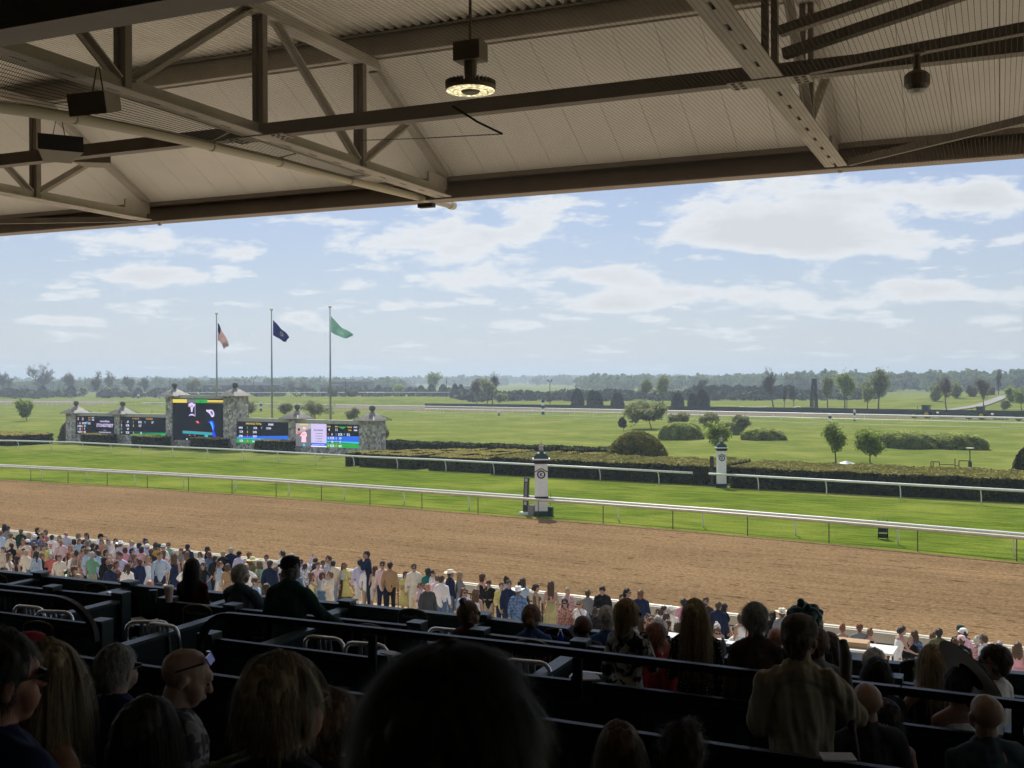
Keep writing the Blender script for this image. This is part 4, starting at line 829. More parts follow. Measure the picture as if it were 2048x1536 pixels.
for i, (px, by, ty, ww, k, lab) in enumerate(far):
    p = GF(px, by); h_ = hpx(p, by-ty); lm = {'B': None, 'O': L_OLIVE, 'U': L_BUD, 'G': L_GRN, 'P': L_PALE}[k]
    tree('bare_tree' if k == 'B' else 'budding_tree' if k == 'U' else 'leafy_tree', lab, p, h_, hpx(p, ww), 0, 200+i, 'single trees beyond the backstretch', lm, BARKG if k in 'BU' else BARK, hpx(p, 1.1 if k == 'U' else 1.5), 3 if k != 'U' else 2, 4 if k != 'B' else 5, trunk=.2 if k != 'B' else .17, spread=.48)
# distant woods: one mass of crowns out to the skyline
rg = np.random.default_rng(3); P = []
def crowns(n, y0, y1, x0, x1, h0, h1, q_, rad=5, sq=.8):
    out = []
    y = y0+(y1-y0)*rg.random(n)**.9; tt = x0+(x1-x0)*rg.random(n); x = tt*y; z = hgt(x, y); h_ = h0+(h1-h0)*rg.random(n); r_ = rad*(.6+.8*rg.random(n))
    for i in range(n):
        d = rg.normal(size=(q_, 3)); d /= np.linalg.norm(d, axis=1)[:, None]; d *= (.75+.3*rg.random((q_, 1)))
        out.append(np.array([x[i], y[i], z[i]+h_[i]*.55])+d*np.array([r_[i], r_[i], h_[i]*.48]))
    return np.concatenate(out)
def mass(name, label, P, size, m):
    q = MB(); q.quads(leafquads(P, size)); o = q.build(name, m, None, origin=(0, 0, 0)); tag(o, label, 'woods' if 'wood' in name else 'thicket', None, 'stuff'); return o
mass('distant_woods', 'hazy green woods along the whole skyline', crowns(1700, 1500, 3300, -.55, .55, 9, 15, 46, 9), 2.6, L_WOOD)
mass('middle_woods', 'bands of mixed trees in front of the skyline woods', np.concatenate([crowns(200, 880, 960, -.52, -.1, 6, 11, 60, 6), crowns(330, 820, 1150, .06, .55, 7, 13, 60, 7), crowns(90, 700, 760, .25, .5, 9, 14, 80, 6)]), 1.7, L_WOOD)
mass('far_thicket', 'dark low thicket and scrub behind the far dark cones', np.concatenate([crowns(240, 430, 520, -.045, .33, 1.5, 4.2, 60, 3), crowns(130, 560, 640, -.5, -.05, 2, 5, 60, 4)]), .8, leafmat('thicket_leaves', (.075, .095, .045), (.03, .045, .025), .1))
mass('dark_thicket', 'dark bushy strip left of the tallest bare tree', crowns(110, 470, 520, .16, .25, 3, 5.5, 70, 4), .8, leafmat('thicket_dark', (.035, .05, .03), (.015, .025, .018), .05))
# fields seen between the woods, a road and the drive on the hill
M_FLD = mat('far_field', (.16, .20, .07), .95, .2, .02); M_ROAD = mat('road_asphalt', (.30, .29, .28), .9, .1, 1)
def strip(name, pts, wd, m, dz=.06):
    q = MB(); vs = []
    for i, p in enumerate(pts):
        d = (pts[min(i+1, len(pts)-1)]-pts[max(i-1, 0)]); n = Vector((-d.y, d.x, 0)).normalized()
        for s_ in (-1, 1): a = p+n*(wd/2*s_); vs.append(Vector((a.x, a.y, hz_(a.x, a.y)+dz)))
    q.add(vs, [(2*i, 2*i+2, 2*i+3, 2*i+1) for i in range(len(pts)-1)]); return structure(q.build(name, m))
def dens_(pts, k=12):
    o = []
    for a, b_ in zip(pts[:-1], pts[1:]): o += [a.lerp(b_, i/k) for i in range(k)]
    return o+[pts[-1]]
strip('road', dens_([GT(600, 788), GT(900, 785), GT(1300, 783), GT(1700, 784)]), 9, M_ROAD, .25)
strip('drive', dens_([GT(1850, 823.5), GT(1900, 821), GT(1960, 817), GT(2010, 812), GT(2120, 808)], 10), 3.2, mat('drive_gravel', (.30, .29, .27), .9, .1, 1), .25)
def farbuild(lab, x0, x1, yb, yt, ye, wallc, ridge, wins, Y=640, dep=30, name='low_building'):
    a = PY(x0, yb, Y); b_ = PY(x1, yb, Y); zb = 0; zt = PY(x0, ye, Y).z; zr = PY((x0+x1)/2, yt, Y).z; root = thing(name, lab, 'building', Vector((a.x, Y, 0)), 'low buildings beyond the backstretch')
    q = MB(); q.box(a.x, b_.x, Y, Y+dep, 0, zt); q.build('wall', mat(f'wall{lab[:9]}', wallc, .8, .1, .2), root)
    q = MB(); A0, B0 = Vector((a.x-1, Y-1, zt)), Vector((b_.x+1, Y-1, zt)); q.add([A0, B0, Vector((b_.x+1, Y+dep+1, zt)), Vector((a.x-1, Y+dep+1, zt)), Vector((a.x+ridge, Y+dep/2, zr)), Vector((b_.x-ridge, Y+dep/2, zr))], [(0, 1, 5, 4), (1, 2, 5), (2, 3, 4, 5), (3, 0, 4), (3, 2, 1, 0)])
    q.build('roof', mat('grey_roof', (.10, .105, .115), .95, spec=0), root)
    for k in range(wins):
        x = a.x+(b_.x-a.x)*(k+.5)/wins; wd = (b_.x-a.x)/wins*.3; q = MB(); q.box(x-wd, x+wd, Y-.15, Y-.01, zt*.25, zt*.75); q.build('window', mat('far_window', (.03, .035, .04), .3), root)
farbuild('long low grey roofed barn behind the first flagpole', 405, 540, 793, 764.5, 771, (.10, .10, .11), 10, 9, 650)
farbuild('flat roofed grey building left of the third flagpole top', 640, 672, 792, 769.5, 771, (.17, .16, .15), 0.5, 3, 690)
farbuild('taller grey hall with a pale flat roof right of the third flagpole', 663, 737, 793, 760, 763.5, (.15, .15, .16), 0.5, 6, 720)
farbuild('low barn with twin roofs right of the hall', 782, 832, 792, 770, 775, (.13, .13, .13), 6, 4, 700)
farbuild('pale low shed with parked cars behind the bank end', 918, 965, 789, 772.5, 775, (.35, .36, .38), 4, 5, 760)
# camera tower, lamp poles
p = GT(1628, 817.5); Ht = hpx(p, 62); root = thing('camera_tower', 'dark lattice tower with a box cabin on top in the right background', 'tower', p)
s_ = hpx(p, 4.5)
q = MB(); q.box(p.x-s_, p.x+s_, p.y-s_, p.y+s_, Ht*.80, Ht); q.build('cabin', M_DKM, root)
for sx in (-1, 1):
    for sy in (-1, 1): q = MB(); q.bar(p+Vector((sx*s_*1.25, sy*s_*1.25, 0)), p+Vector((sx*s_*.8, sy*s_*.8, Ht*.8)), .3, .3); q.build('leg', M_DKM, root)
q = MB()
for k in range(7):
    z0, z1 = Ht*.8*k/7, Ht*.8*(k+1)/7
    for sy in (-1, 1):
        w0_, w1_ = s_*(1.25-.45*k/7), s_*(1.25-.45*(k+1)/7); q.bar(p+Vector((-w0_, sy*w0_, z0)), p+Vector((w1_, sy*w1_, z1)), .12, .12); q.bar(p+Vector((w0_, sy*w0_, z0)), p+Vector((-w1_, sy*w1_, z1)), .12, .12); q.bar(p+Vector((-w1_, sy*w1_, z1)), p+Vector((w1_, sy*w1_, z1)), .12, .12)
q.build('bracing', M_DKM, root)
for px, by, ty, lab in [(1100, 812, 762, 'twin headed lamp pole beyond the green and white pole'), (507, 792, 757, 'lamp pole above the second small pillar roof on the right'), (490, 792, 756, 'thin bare pole left of the lamp pole past the tall screen'), (340, 794, 757, 'pole just left of the tall screen'), (691, 806, 760, 'wooden pole right of the third flagpole'), (893, 795, 757, 'pole above the right end of the four cones'), (1694, 818, 772, 'dark pole beside the green tree past the camera tower')]:
    p = GT(px, by); h_ = hpx(p, by-ty); root = thing('lamp_pole', lab, 'pole', p, 'poles beyond the backstretch')
    q = MB(); q.tube([p, p+Vector((0, 0, h_))], hpx(p, 1.3)/2, 6); q.build('post', M_DKM, root)
    if 'lamp' in lab: q = MB(); q.bar(p+Vector((-hpx(p, 4), 0, h_*.98)), p+Vector((hpx(p, 4), 0, h_*.98)), .15, .15); q.box(p.x-hpx(p, 5), p.x-hpx(p, 2.5), p.y-.3, p.y+.3, h_, h_+.5); q.box(p.x+hpx(p, 2.5), p.x+hpx(p, 5), p.y-.3, p.y+.3, h_, h_+.5); q.build('lamp_heads', M_DKM, root)
def truck(lab, x0, x1, by, ty, cabside, tank=True, col=None):
    p = GT((x0+x1)/2, by); L = hpx(p, x1-x0); h_ = hpx(p, by-ty); m = col or M_WHITE; root = thing('truck', lab, 'truck', p, 'trucks parked beyond the far dirt')
    A = Vector((1, 0, 0)); c = -L/2 if cabside < 0 else L/2
    q = MB(); x_0, x_1 = (p.x-L/2, p.x-L/2+L*.26) if cabside < 0 else (p.x+L/2-L*.26, p.x+L/2); q.box(x_0, x_1, p.y-1.1, p.y+1.1, .5, h_); cb = q.build('cab', M_WHITE, root)
    q = MB(); q.box(x_0+.15, x_1-.25, p.y-1.13, p.y-1.1, h_*.55, h_*.88); q.build('window', M_GL, cb)
    q = MB(); a, b_ = (p.x-L*.2, p.x+L/2) if cabside < 0 else (p.x-L/2, p.x+L*.2)
    if tank: q.tube([Vector((a, p.y, h_*.55)), Vector((a+.3, p.y, h_*.55)), Vector((b_-.3, p.y, h_*.55)), Vector((b_, p.y, h_*.55))], [h_*.2, h_*.36, h_*.36, h_*.2], 12)
    else: q.box(a, b_, p.y-1.1, p.y+1.1, h_*.3, h_*.85)
    q.build('tank' if tank else 'bed', m, root)
    for x in (-.36, .1, .33): q = MB(); r_ = h_*.18; q.tube([Vector((p.x+L*x, p.y-1.15, r_)), Vector((p.x+L*x, p.y+1.15, r_))], r_, 12); q.build('wheel', M_TYRE, root)
truck('white tanker truck left of the tallest bare tree', 1480, 1512, 819, 812, -1); truck('second white tank trailer touching the tanker', 1508, 1536, 819, 812, 1); truck('white cabbed truck with dark bed left of the camera tower', 1589, 1628, 820, 812, -1, False, M_GRN)
for px, by, lab in [(931, 782, 'small pale car by the shed behind the bank'), (325, 797, 'small white car left of the tall screen')]:
    p = GT(px, by); root = thing('parked_car', lab, 'car', p, 'small cars far away'); q = MB(); L = 2.2
    q.prism([p+Vector(v) for v in ((-L, -.85, .3), (L, -.85, .3), (L, -.85, .8), (L*.55, -.85, .9), (L*.25, -.85, 1.4), (-L*.5, -.85, 1.4), (-L*.9, -.85, .9), (-L, -.85, .85))], Vector((0, 1.7, 0))); q.build('body', M_WHITE, root)
    for x in (-1.3, 1.3): q = MB(); q.tube([p+Vector((x, -.9, .32)), p+Vector((x, .9, .32))], .32, 10); q.build('wheel', M_TYRE, root)
# ---------------------------------------------------------------- haze
HZ = bpy.data.materials.new('haze_air'); HZ.use_nodes = True; t = HZ.node_tree; t.nodes.clear()
pv = N(t, 'ShaderNodeVolumePrincipled'); pv.inputs['Color'].default_value = (.72, .86, 1.0, 1); pv.inputs['Density'].default_value = .00047; pv.inputs['Anisotropy'].default_value = .35
oo = N(t, 'ShaderNodeOutputMaterial'); t.links.new(pv.outputs[0], oo.inputs['Volume'])
q = MB(); q.box(-4200, 4200, -420, 7100, -8, 46); hzo = q.build('haze', HZ); hzo['kind'] = 'stuff'
SC.cycles.volume_step_rate = 10
# ================================================================ GRANDSTAND ROOF
M_SOF = mat('soffit_panel', (.80, .76, .69), .7, .06, .7, .15, 6); M_STL = mat('brown_steel', (.46, .42, .36), .6, .1, 2); M_STLD = mat('dark_brown_steel', (.24, .205, .17), .6, .1, 2)
M_FAS = mat('fascia_paint', (.30, .25, .215), .6, .08, 1.5); M_DECK = mat('corrugated_steel', (.78, .74, .66), .55, .08, 1.2)
VR = 17.0
ZF = PV(1024, 394, VR).z; ZFT = ZF+.36; VB = 14.3; ZBB = 13.27; ZBT = 13.62; ZC = ZF+.02
UL, UR = -75, 45
roof = thing('grandstand_roof', 'deep beige steel truss roof over the stand with brown front fascia', 'roof', S(0, VR, ZF))
q = MB(); q.sbox(UL, UR, VR-.10, VR+.04, ZF, ZFT); q.sbox(UL, UR, VR-.24, VR-.101, ZFT-.05, ZFT+.02); q.sbox(UL, UR, VR-.3, VR-.101, ZF, ZF+.02); q.build('fascia', M_FAS, roof)
# sloping soffit in boards with fine joints, real thickness
q = MB(); u = UL; sl_ = (ZBB-.03-ZFT)/(VR-.2-VB)
while u < UR:
    u1 = u+.60
    def sp(u_, v_, dz): return S(u_, v_, ZFT+(VR-.2-v_)*sl_+dz)
    P8 = [sp(a, b_, dz) for dz in (0, .08) for b_ in (VB, VR-.2) for a in (u+.003, u1-.003)]
    q.add(P8, [(0, 2, 3, 1), (4, 5, 7, 6), (0, 1, 5, 4), (2, 6, 7, 3), (0, 4, 6, 2), (1, 3, 7, 5)]); u = u1
q.add([sp(UL, VB, .085), sp(UR, VB, .085), sp(UR, VR-.2, .085), sp(UL, VR-.2, .085)], [(0, 1, 2, 3)]); q.build('soffit', M_SOF, roof)
# corrugated deck behind
q = MB(); n = int(34/.025); us = [-24+.025*i for i in range(n+1)]; vs = []
zz_ = lambda u_: .035*math.sin(2*math.pi*u_/.15)
for u_ in us: vs += [S(u_, VB+.05, ZBT+.03+zz_(u_)), S(u_, -14, ZBT+.5+zz_(u_))]
q.add(vs, [(2*i, 2*i+2, 2*i+3, 2*i+1) for i in range(n)])
for a, b_ in ((UL, -24), (10, UR)): q.add([S(a, VB+.05, ZBT+.03), S(b_, VB+.05, ZBT+.03), S(b_, -14, ZBT+.5), S(a, -14, ZBT+.5)], [(0, 1, 2, 3)])
q.build('corrugated_deck', M_DECK, roof)
q = MB(); q.add([S(UL, VR, ZFT+.2), S(UR, VR, ZFT+.2), S(UR, VB, ZBT+.3), S(UL, VB, ZBT+.3), S(UR, -14, ZBT+.75), S(UL, -14, ZBT+.75)], [(0, 1, 2, 3), (3, 2, 4, 5)]); q.build('roofing', mat('roofing', (.2, .2, .2), .8), roof)
def ibeam(nm, v, zb, zt, wd=.2):
    q = MB(); q.sbox(UL, UR, v-.015, v+.015, zb+.02, zt-.02); q.sbox(UL, UR, v-wd/2, v+wd/2, zb, zb+.02); q.sbox(UL, UR, v-wd/2, v+wd/2, zt-.02, zt); q.build(nm, M_STL, roof)
ibeam('purlin', VB, ZBB, ZBT); ibeam('purlin', 11.6, ZBB+.06, ZBT+.04); ibeam('purlin', 9.2, ZBB+.15, ZBT+.1); ibeam('purlin', 4.5, ZBB+.3, ZBT+.25)
q = MB(); q.sbox(UL, UR, 6.75, 7.1, 11.42, 11.50); q.sbox(UL, UR, 6.9, 6.95, 11.5, 13.9); q.build('bulkhead', M_STLD, roof)
# struts running along the building at chord level
q = MB(); q.sbox(UL, UR, 11.53, 11.67, ZC+.02, ZC+.16); q.sbox(UL, UR, 11.52, 11.68, ZC-.005, ZC+.018); q.build('strut', M_STLD, roof)
TRS = [-.1274*VR+6.38*k for k in (-8, -7, -6, -5, -4, -3, -2, -1, 0, 1, 2, 3)]
for ut in TRS:
    def seg(nm, a, b_, w_=.10, h=.10, m=M_STL, off=0.0):
        q = MB(); A_, B_ = S(ut+off, *a), S(ut+off, *b_)
        q.bar(A_, B_, w_, .012, up=SU); q.bar(A_+SU*.0-Vector((0, 0, 0)), B_, .012, h, up=SU); q.build(nm, m, roof)
    # bottom chord: two angles back to back with flat bottom flange and a dark slot
    q = MB()
    for s_ in (-1, 1): q.sbox(ut+s_*.02 if s_ > 0 else ut-.155, ut+.155 if s_ > 0 else ut-.02, -12, VR-.35, ZC, ZC+.015); q.sbox(ut+s_*.026-.006, ut+s_*.026+.006, -12, VR-.35, ZC+.015, ZC+.17)
    for v_ in np.arange(-2, VR-.8, .62): q.sbox(ut-.021, ut+.021, v_, v_+.42, ZC+.003, ZC+.012)
    q.build('bottom_chord', M_STL, roof)
    q = MB(); q.bar(S(ut, VR-.3, ZFT+.06), S(ut, VB+.1, ZBB-.12), .16, .14, up=SU); q.sbox(ut-.12, ut+.12, -12, VB+.1, ZBB-.16, ZBB-.02); q.build('top_chord', M_STL, roof)
    q = MB(); q.sbox(ut-.02, ut+.02, VR-.9, VR-.25, ZC+.14, ZC+.34); q.build('gusset', M_STL, roof)
    for i, v_ in enumerate((14.0, 11.6, 9.2, 6.6, 4.2)):
        q = MB()
        for s_ in (-1, 1): q.sbox(ut+s_*.05-.032, ut+s_*.05+.032, v_-.05, v_+.05, ZC+.015, ZBB-.02)
        q.build('web_post', M_STLD, roof)
    for a, b_ in (((14.0, ZC+.1), (15.35, ZC+.93)), ((14.0-.12, ZC+.14), (11.75, ZBB-.05)), ((9.2+.1, ZC+.14), (11.5, ZBB-.05)), ((9.1, ZC+.14), (6.9, ZBB-.05)), ((4.3, ZC+.14), (6.5, ZBB-.05))):
        q = MB(); q.bar(S(ut, *a), S(ut, *b_), .13, .02, up=SU); q.bar(S(ut+.05, *a), S(ut+.05, *b_), .02, .09, up=SU); q.build('web_diagonal', M_STL, roof)
    q = MB()
    q.sbox(ut-.42, ut+.42, 11.45, 11.75, ZC-.014, ZC-.002)
    for x in (-.36, -.28, .28, .36): 
        for y_ in (11.5, 11.6, 11.7): q.sbox(ut+x-.022, ut+x+.022, y_-.014, y_+.014, ZC-.03, ZC-.0145)
    q.build('splice_plate', M_STL, roof)
q = MB(); q.tube([S(-40, 14.1, ZBB-.02), S(30, 14.1, ZBB-.02)], .012, 6); q.build('conduit', M_STL, roof)
# plan bracing in the right hand bay, seen from below
ur = TRS[8]
def br(a, b_, th=.09, m=M_STLD): q = MB(); q.bar(a, b_, th, .1); q.build('brace', m, roof)
br(S(ur+.2, 11.55, ZC+.05), S(ur+6.2, 9.9, ZC+.05)); br(S(ur+.2, VR-.5, ZC+.02), S(ur+5.9, 13.2, ZC+.3), .07)
br(S(ur+.1, 11.6, ZC+.5), S(ur+6.2, 11.0, ZBB-.1), .11); br(S(ur+.15, 11.55, ZC+.25), S(ur+6.2, 10.4, ZBB-.5), .11)
br(S(TRS[6]-.1, VR-.45, ZC+.02), S(TRS[5]+.2, 15.0, ZC+.1), .07)
# back and end walls of the stand
q = MB(); q.sbox(UL, UR, -14.3, -14, 6, 14.2); structure(q.build('back_wall', mat('back_wall_paint', (.10, .10, .09), .8)))
# ---------------------------------------------------------------- bird netting below the right hand bays
M_NET = mat('net_wire', (.035, .030, .026), .7)
net = MB(); zN = ZC-.06
def ribbon(a, b_, wd, side): net.add([a-side*wd, a+side*wd, b_+side*wd, b_-side*wd], [(0, 1, 2, 3)])
u0_, u1_ = TRS[7]+.2, TRS[9]+1.5
for k in range(int((u1_-u0_)/.048)): uu = u0_+.048*k; ribbon(S(uu, 7.2, zN), S(uu, VR-.4, zN), .0022, SU)
for k in range(int((VR-.4-7.2)/.048)): vv = 7.2+.048*k; ribbon(S(u0_, vv, zN), S(u1_, vv, zN), .0016, SV)
tag(net.build('bird_netting', M_NET, None, origin=S(u0_, VR-.4, zN)), 'fine bird netting stretched flat under the right hand roof bays', 'netting')
# pipe along the middle truss, with a sagging strip of netting
up_ = TRS[7]-.42
pp = [PU(px, py, up_) for px, py in ((-260, 152), (0, 214), (150, 236), (300, 265), (424, 292), (560, 324), (700, 361), (905, 411))]
root = thing('drain_pipe', 'pale plastic drain pipe sloping under the middle truss to the roof edge', 'pipe', pp[-1])
q = MB(); q.tube(pp, .062, 12); q.build('pipe', mat('pvc_pipe', (.52, .46, .36), .45), root, smooth=True)
q = MB(); d = (pp[-1]-pp[-2]).normalized(); q.tube([pp[-1]-d*.12, pp[-1]+d*.03], .075, 14); q.build('end_cap', mat('pipe_cap', (.6, .55, .45), .4), root)
for i in (2, 4, 5, 6):
    q = MB(); p = pp[i]; q.tube([p-d*.02, p+d*.02], .07, 12); q.bar(p+Vector((0, 0, .06)), Vector((p.x, p.y, ZC))+SU*.25, .03, .012); q.build('hanger', M_STL, root)
net = MB()
for k in range(300):
    f = k/330; s_ = f*7; i = min(6, int(s_)); a = pp[i].lerp(pp[i+1], s_-i); b_ = Vector((a.x, a.y, ZC-.01))+SU*.40; ribbon(a, b_, .003, d)
for j in range(1, 13):
    g_ = j/13
    for i in range(6):
        a = pp[i].lerp(Vector((pp[i].x, pp[i].y, ZC-.01))+SU*.40, g_); b_ = pp[i+1].lerp(Vector((pp[i+1].x, pp[i+1].y, ZC-.01))+SU*.40, g_); ribbon(a, b_, .003, Vector((0, 0, 1)))
tag(net.build('bird_netting', M_NET, None, origin=pp[-1]), 'narrow strip of netting between the middle truss and the pale pipe', 'netting')
# torn netting cord below the round lamp
q = MB(); a, b_, c_ = PV(905, 212, 10.5), PV(1005, 268, 10.6), PV(712, 281, 13.6); q.tube([a, a.lerp(b_, .5)-Vector((0, 0, .02)), b_], .012, 5); q.tube([b_, b_.lerp(c_, .5)-Vector((0, 0, .01)), c_], .006, 4); tag(q.build('cord', M_DKM, None, origin=b_), 'dark loose cord hanging in a V below the round lamp', 'cord')
# ---------------------------------------------------------------- hanging lamps, speakers
lp = PV(941, 180, 9.0); root = thing('high_bay_lamp', 'lit round LED lamp hanging on a rod under the roof', 'lamp', lp)
rL = 50/F*lp.y*1.0
q = MB(); q.tube([lp+Vector((0, 0, .42)), Vector((lp.x, lp.y, 13.6))], .014, 6); q.build('rod', M_STLD, root)
q = MB(); q.obox(lp+Vector((0, 0, .34)), SU*.13, SV*.09, Vector((0, 0, .085))); q.lathe(lp, [(.05, .06), (.06, .25)], 10); q.build('driver_box', M_STLD, root)
q = MB(); q.lathe(lp, [(rL, -.005), (rL, .03), (rL*.85, .05), (.06, .07)], 36)
for k in range(36): a = 2*math.pi*k/36; c = lp+Vector((math.cos(a)*rL*.88, math.sin(a)*rL*.88, .055)); q.obox(c, Vector((math.cos(a), math.sin(a), 0))*rL*.13, Vector((-math.sin(a), math.cos(a), 0))*.004, Vector((0, 0, .022)))
q.build('heat_sink', M_STLD, root)
EL = bpy.data.materials.new('lamp_lens'); EL.use_nodes = True; t = EL.node_tree; b = t.nodes['Principled BSDF']; b.inputs['Base Color'].default_value = (.5, .45, .3, 1)
tcn = N(t, 'ShaderNodeTexCoord'); wv_ = N(t, 'ShaderNodeTexVoronoi', ins={'Scale': 26}); t.links.new(tcn.outputs['Object'], wv_.inputs[0]); rr_ = N(t, 'ShaderNodeMapRange', ins={'From Max': .6, 'To Min': 2.3, 'To Max': .5}); t.links.new(wv_.outputs[0], rr_.inputs[0])
b.inputs['Emission Color'].default_value = (1, .86, .48, 1); t.links.new(rr_.outputs[0], b.inputs['Emission Strength'])
q = MB(); n = 40
for r0_, r1_, z0_, z1_ in ((.40, .68, -.012, -.02), (.72, .97, -.02, -.008)):
    q.add([lp+Vector((math.cos(2*math.pi*k/n)*rL*r_, math.sin(2*math.pi*k/n)*rL*r_, z_)) for r_, z_ in ((r0_, z0_), (r1_, z1_)) for k in range(n)], [(k, (k+1) % n, n+(k+1) % n, n+k) for k in range(n)])
q.build('lens', EL, root)
q = MB(); q.lathe(lp, [(rL*.36, -.02), (rL*.3, -.03)], 20); q.build('centre_cap', M_STLD, root)
lc = PV(1834, 160, 10.6); root = thing('hanging_camera', 'small dark ceiling camera pod under the right hand strut', 'camera', lc)
rC = 25/F*lc.y; q = MB(); q.lathe(lc, [(rC*.6, -.10), (rC, -.05), (rC, .04), (rC*.7, .07), (rC*.3, .09), (rC*.25, .22), (rC*.6, .23), (rC*.6, .26)], 16); q.build('housing', M_STLD, root)
q = MB(); q.lathe(lc, [(rC*.45, -.125), (rC*.85, -.095)], 16); q.build('window', mat('pod_lens', (.5, .48, .42), .3), root)
def speaker(name, lab, c, w_, h_, d_, yaw, tilt, m1, m2):
    root = thing(name, lab, 'speaker', c); A = Vector((math.cos(yaw), math.sin(yaw), 0)); B = Vector((-math.sin(yaw)*math.cos(tilt), math.cos(yaw)*math.cos(tilt), -math.sin(tilt))); Cc = A.cross(B)
    P = [c+A*(sx*w_/2*(1 if sy < 0 else .62))+B*(sy*d_/2)+Cc*(sz*h_/2*(1 if sy < 0 else .7)) for sz in (-1, 1) for sy in (-1, 1) for sx in (-1, 1)]
    q = MB(); q.add(P, [(0, 2, 3, 1), (4, 5, 7, 6), (2, 6, 7, 3), (0, 4, 6, 2), (1, 3, 7, 5)]); q.build('cabinet', m1, root)
    q = MB(); q.add([P[0]*1, P[1]*1, P[5]*1, P[4]*1], [(0, 1, 2, 3)]); q.build('grille', m2, root)
    q = MB()
    for s_ in (-1, 1): q.bar(c+A*(s_*w_*.2), Vector((c.x, c.y, ZC+.1))+A*(s_*w_*.03), .012, .008)
    q.build('bracket', M_DKM, root)
    return root
M_SP1 = mat('speaker_beige', (.30, .26, .20), .6); M_SP2 = mat('speaker_grille', (.05, .05, .055), .7)
speaker('loudspeaker', 'beige wedge loudspeaker with dark grille hanging at far left', PV(118, 300, 9.9), .50, .20, .40, R(28), R(14), M_SP1, M_SP2)
speaker('loudspeaker', 'larger shadowed loudspeaker behind the netting above the wedge one', PV(196, 208, 8.6), .46, .22, .34, R(-20), R(-12), M_STLD, M_STLD)
speaker('loudspeaker', 'flat loudspeaker partly behind the beige wedge one', PV(188, 322, 12.3), .52, .14, .34, R(10), R(5), M_SP1, M_STLD)
q = MB(); c = PV(853, 411, VR-.4); q.obox(c, SU*.14, SV*.06, Vector((0, 0, .035))); tag(q.build('junction_box', M_DKM, None, origin=c), 'small dark box under the roof edge left of the pipe end', 'box')
for px, py, lab in ((320, 446, 'left'), (1680, 339, 'right')):
    c = PV(px, py, VR-.12); q = MB(); q.obox(c, SU*.03, SV*.02, Vector((0, 0, .05))); tag(q.build('edge_clip', mat('edge_clip', (.75, .75, .72), .4), None, origin=c), f'tiny white clip on the roof edge at the {lab} truss end', 'clip')
# ================================================================ SEATING DECK AND BOXES
M_BOX = bpy.data.materials.new('box_green'); M_BOX.use_nodes = True; t = M_BOX.node_tree; b = t.nodes['Principled BSDF']; b.inputs['Base Color'].default_value = (.008, .022, .020, 1); b.inputs['Roughness'].default_value = .5
tcn = N(t, 'ShaderNodeTexCoord'); mp = N(t, 'ShaderNodeMapping'); mp.inputs['Rotation'].default_value = (0, 0, math.atan2(-SU.y, SU.x)); t.links.new(tcn.outputs['Object'], mp.inputs[0])
wvn = N(t, 'ShaderNodeTexWave', ins={'Scale': 3.2}); t.links.new(mp.outputs[0], wvn.inputs[0]); bp = N(t, 'ShaderNodeBump', ins={'Strength': .5, 'Distance': .01}); t.links.new(wvn.outputs['Fac'], bp.inputs['Height']); t.links.new(bp.outputs[0], b.inputs['Normal'])
M_CAP = mat('cap_rail_green', (.045, .070, .066), .45, .25, 5, spec=.5); M_CAPD = mat('cap_rail_dark', (.008, .011, .011), .5, .25, 5, spec=.3); M_HR = mat('handrail_black', (.008, .008, .009), .45, spec=.3); M_FLR = mat('deck_floor', (.035, .035, .034), .9, .2, 2)  # cap rails: one green paint, lit and shaded copies; rear rows' shade is in the colour
ZW = [5.64, 5.90, 6.17, 6.50, 6.95, 7.3]
WL = [[(-300, 1112), (-120, 1130), (82, 1150), (258, 1168.5), (478, 1188), (695, 1207), (966, 1234), (1180, 1260), (1328, 1276), (1545, 1300), (1773, 1323), (2048, 1346), (2250, 1364)],
      [(-300, 1134), (-120, 1154), (105, 1179), (242, 1192), (336, 1202), (466, 1216), (660, 1234.5), (834, 1252), (960, 1266), (1161, 1289), (1470, 1324), (1785, 1362), (1895, 1376), (2048, 1394), (2250, 1420)],
      [(-300, 1190), (-100, 1212), (0, 1224), (202, 1249), (419, 1275), (767, 1317), (1169, 1362), (1500, 1403), (1689, 1432), (2048, 1477), (2250, 1503)],
      [(-300, 1253), (0, 1292), (131, 1309), (403, 1345), (653, 1378), (1099, 1438), (1500, 1496), (1800, 1538), (2250, 1603)]]
WP = [[G(a, b_, z) for a, b_ in L] for L, z in zip(WL, ZW)]
wv = [sum(p.dot(SV) for p in L)/len(L) for L in WP]; print('wall v', [round(x, 2) for x in wv], [[round(p.dot(SV), 2) for p in L] for L in WP])
FL = [4.79, 5.05, 5.32, 5.65, 5.9, 6.45]     # floor behind wall i
def wv_at(i, u):
    P = sorted([(p.dot(SU), p.dot(SV)) for p in WP[i]]); return float(np.interp(u, [a for a, c in P], [c for a, c in P]))
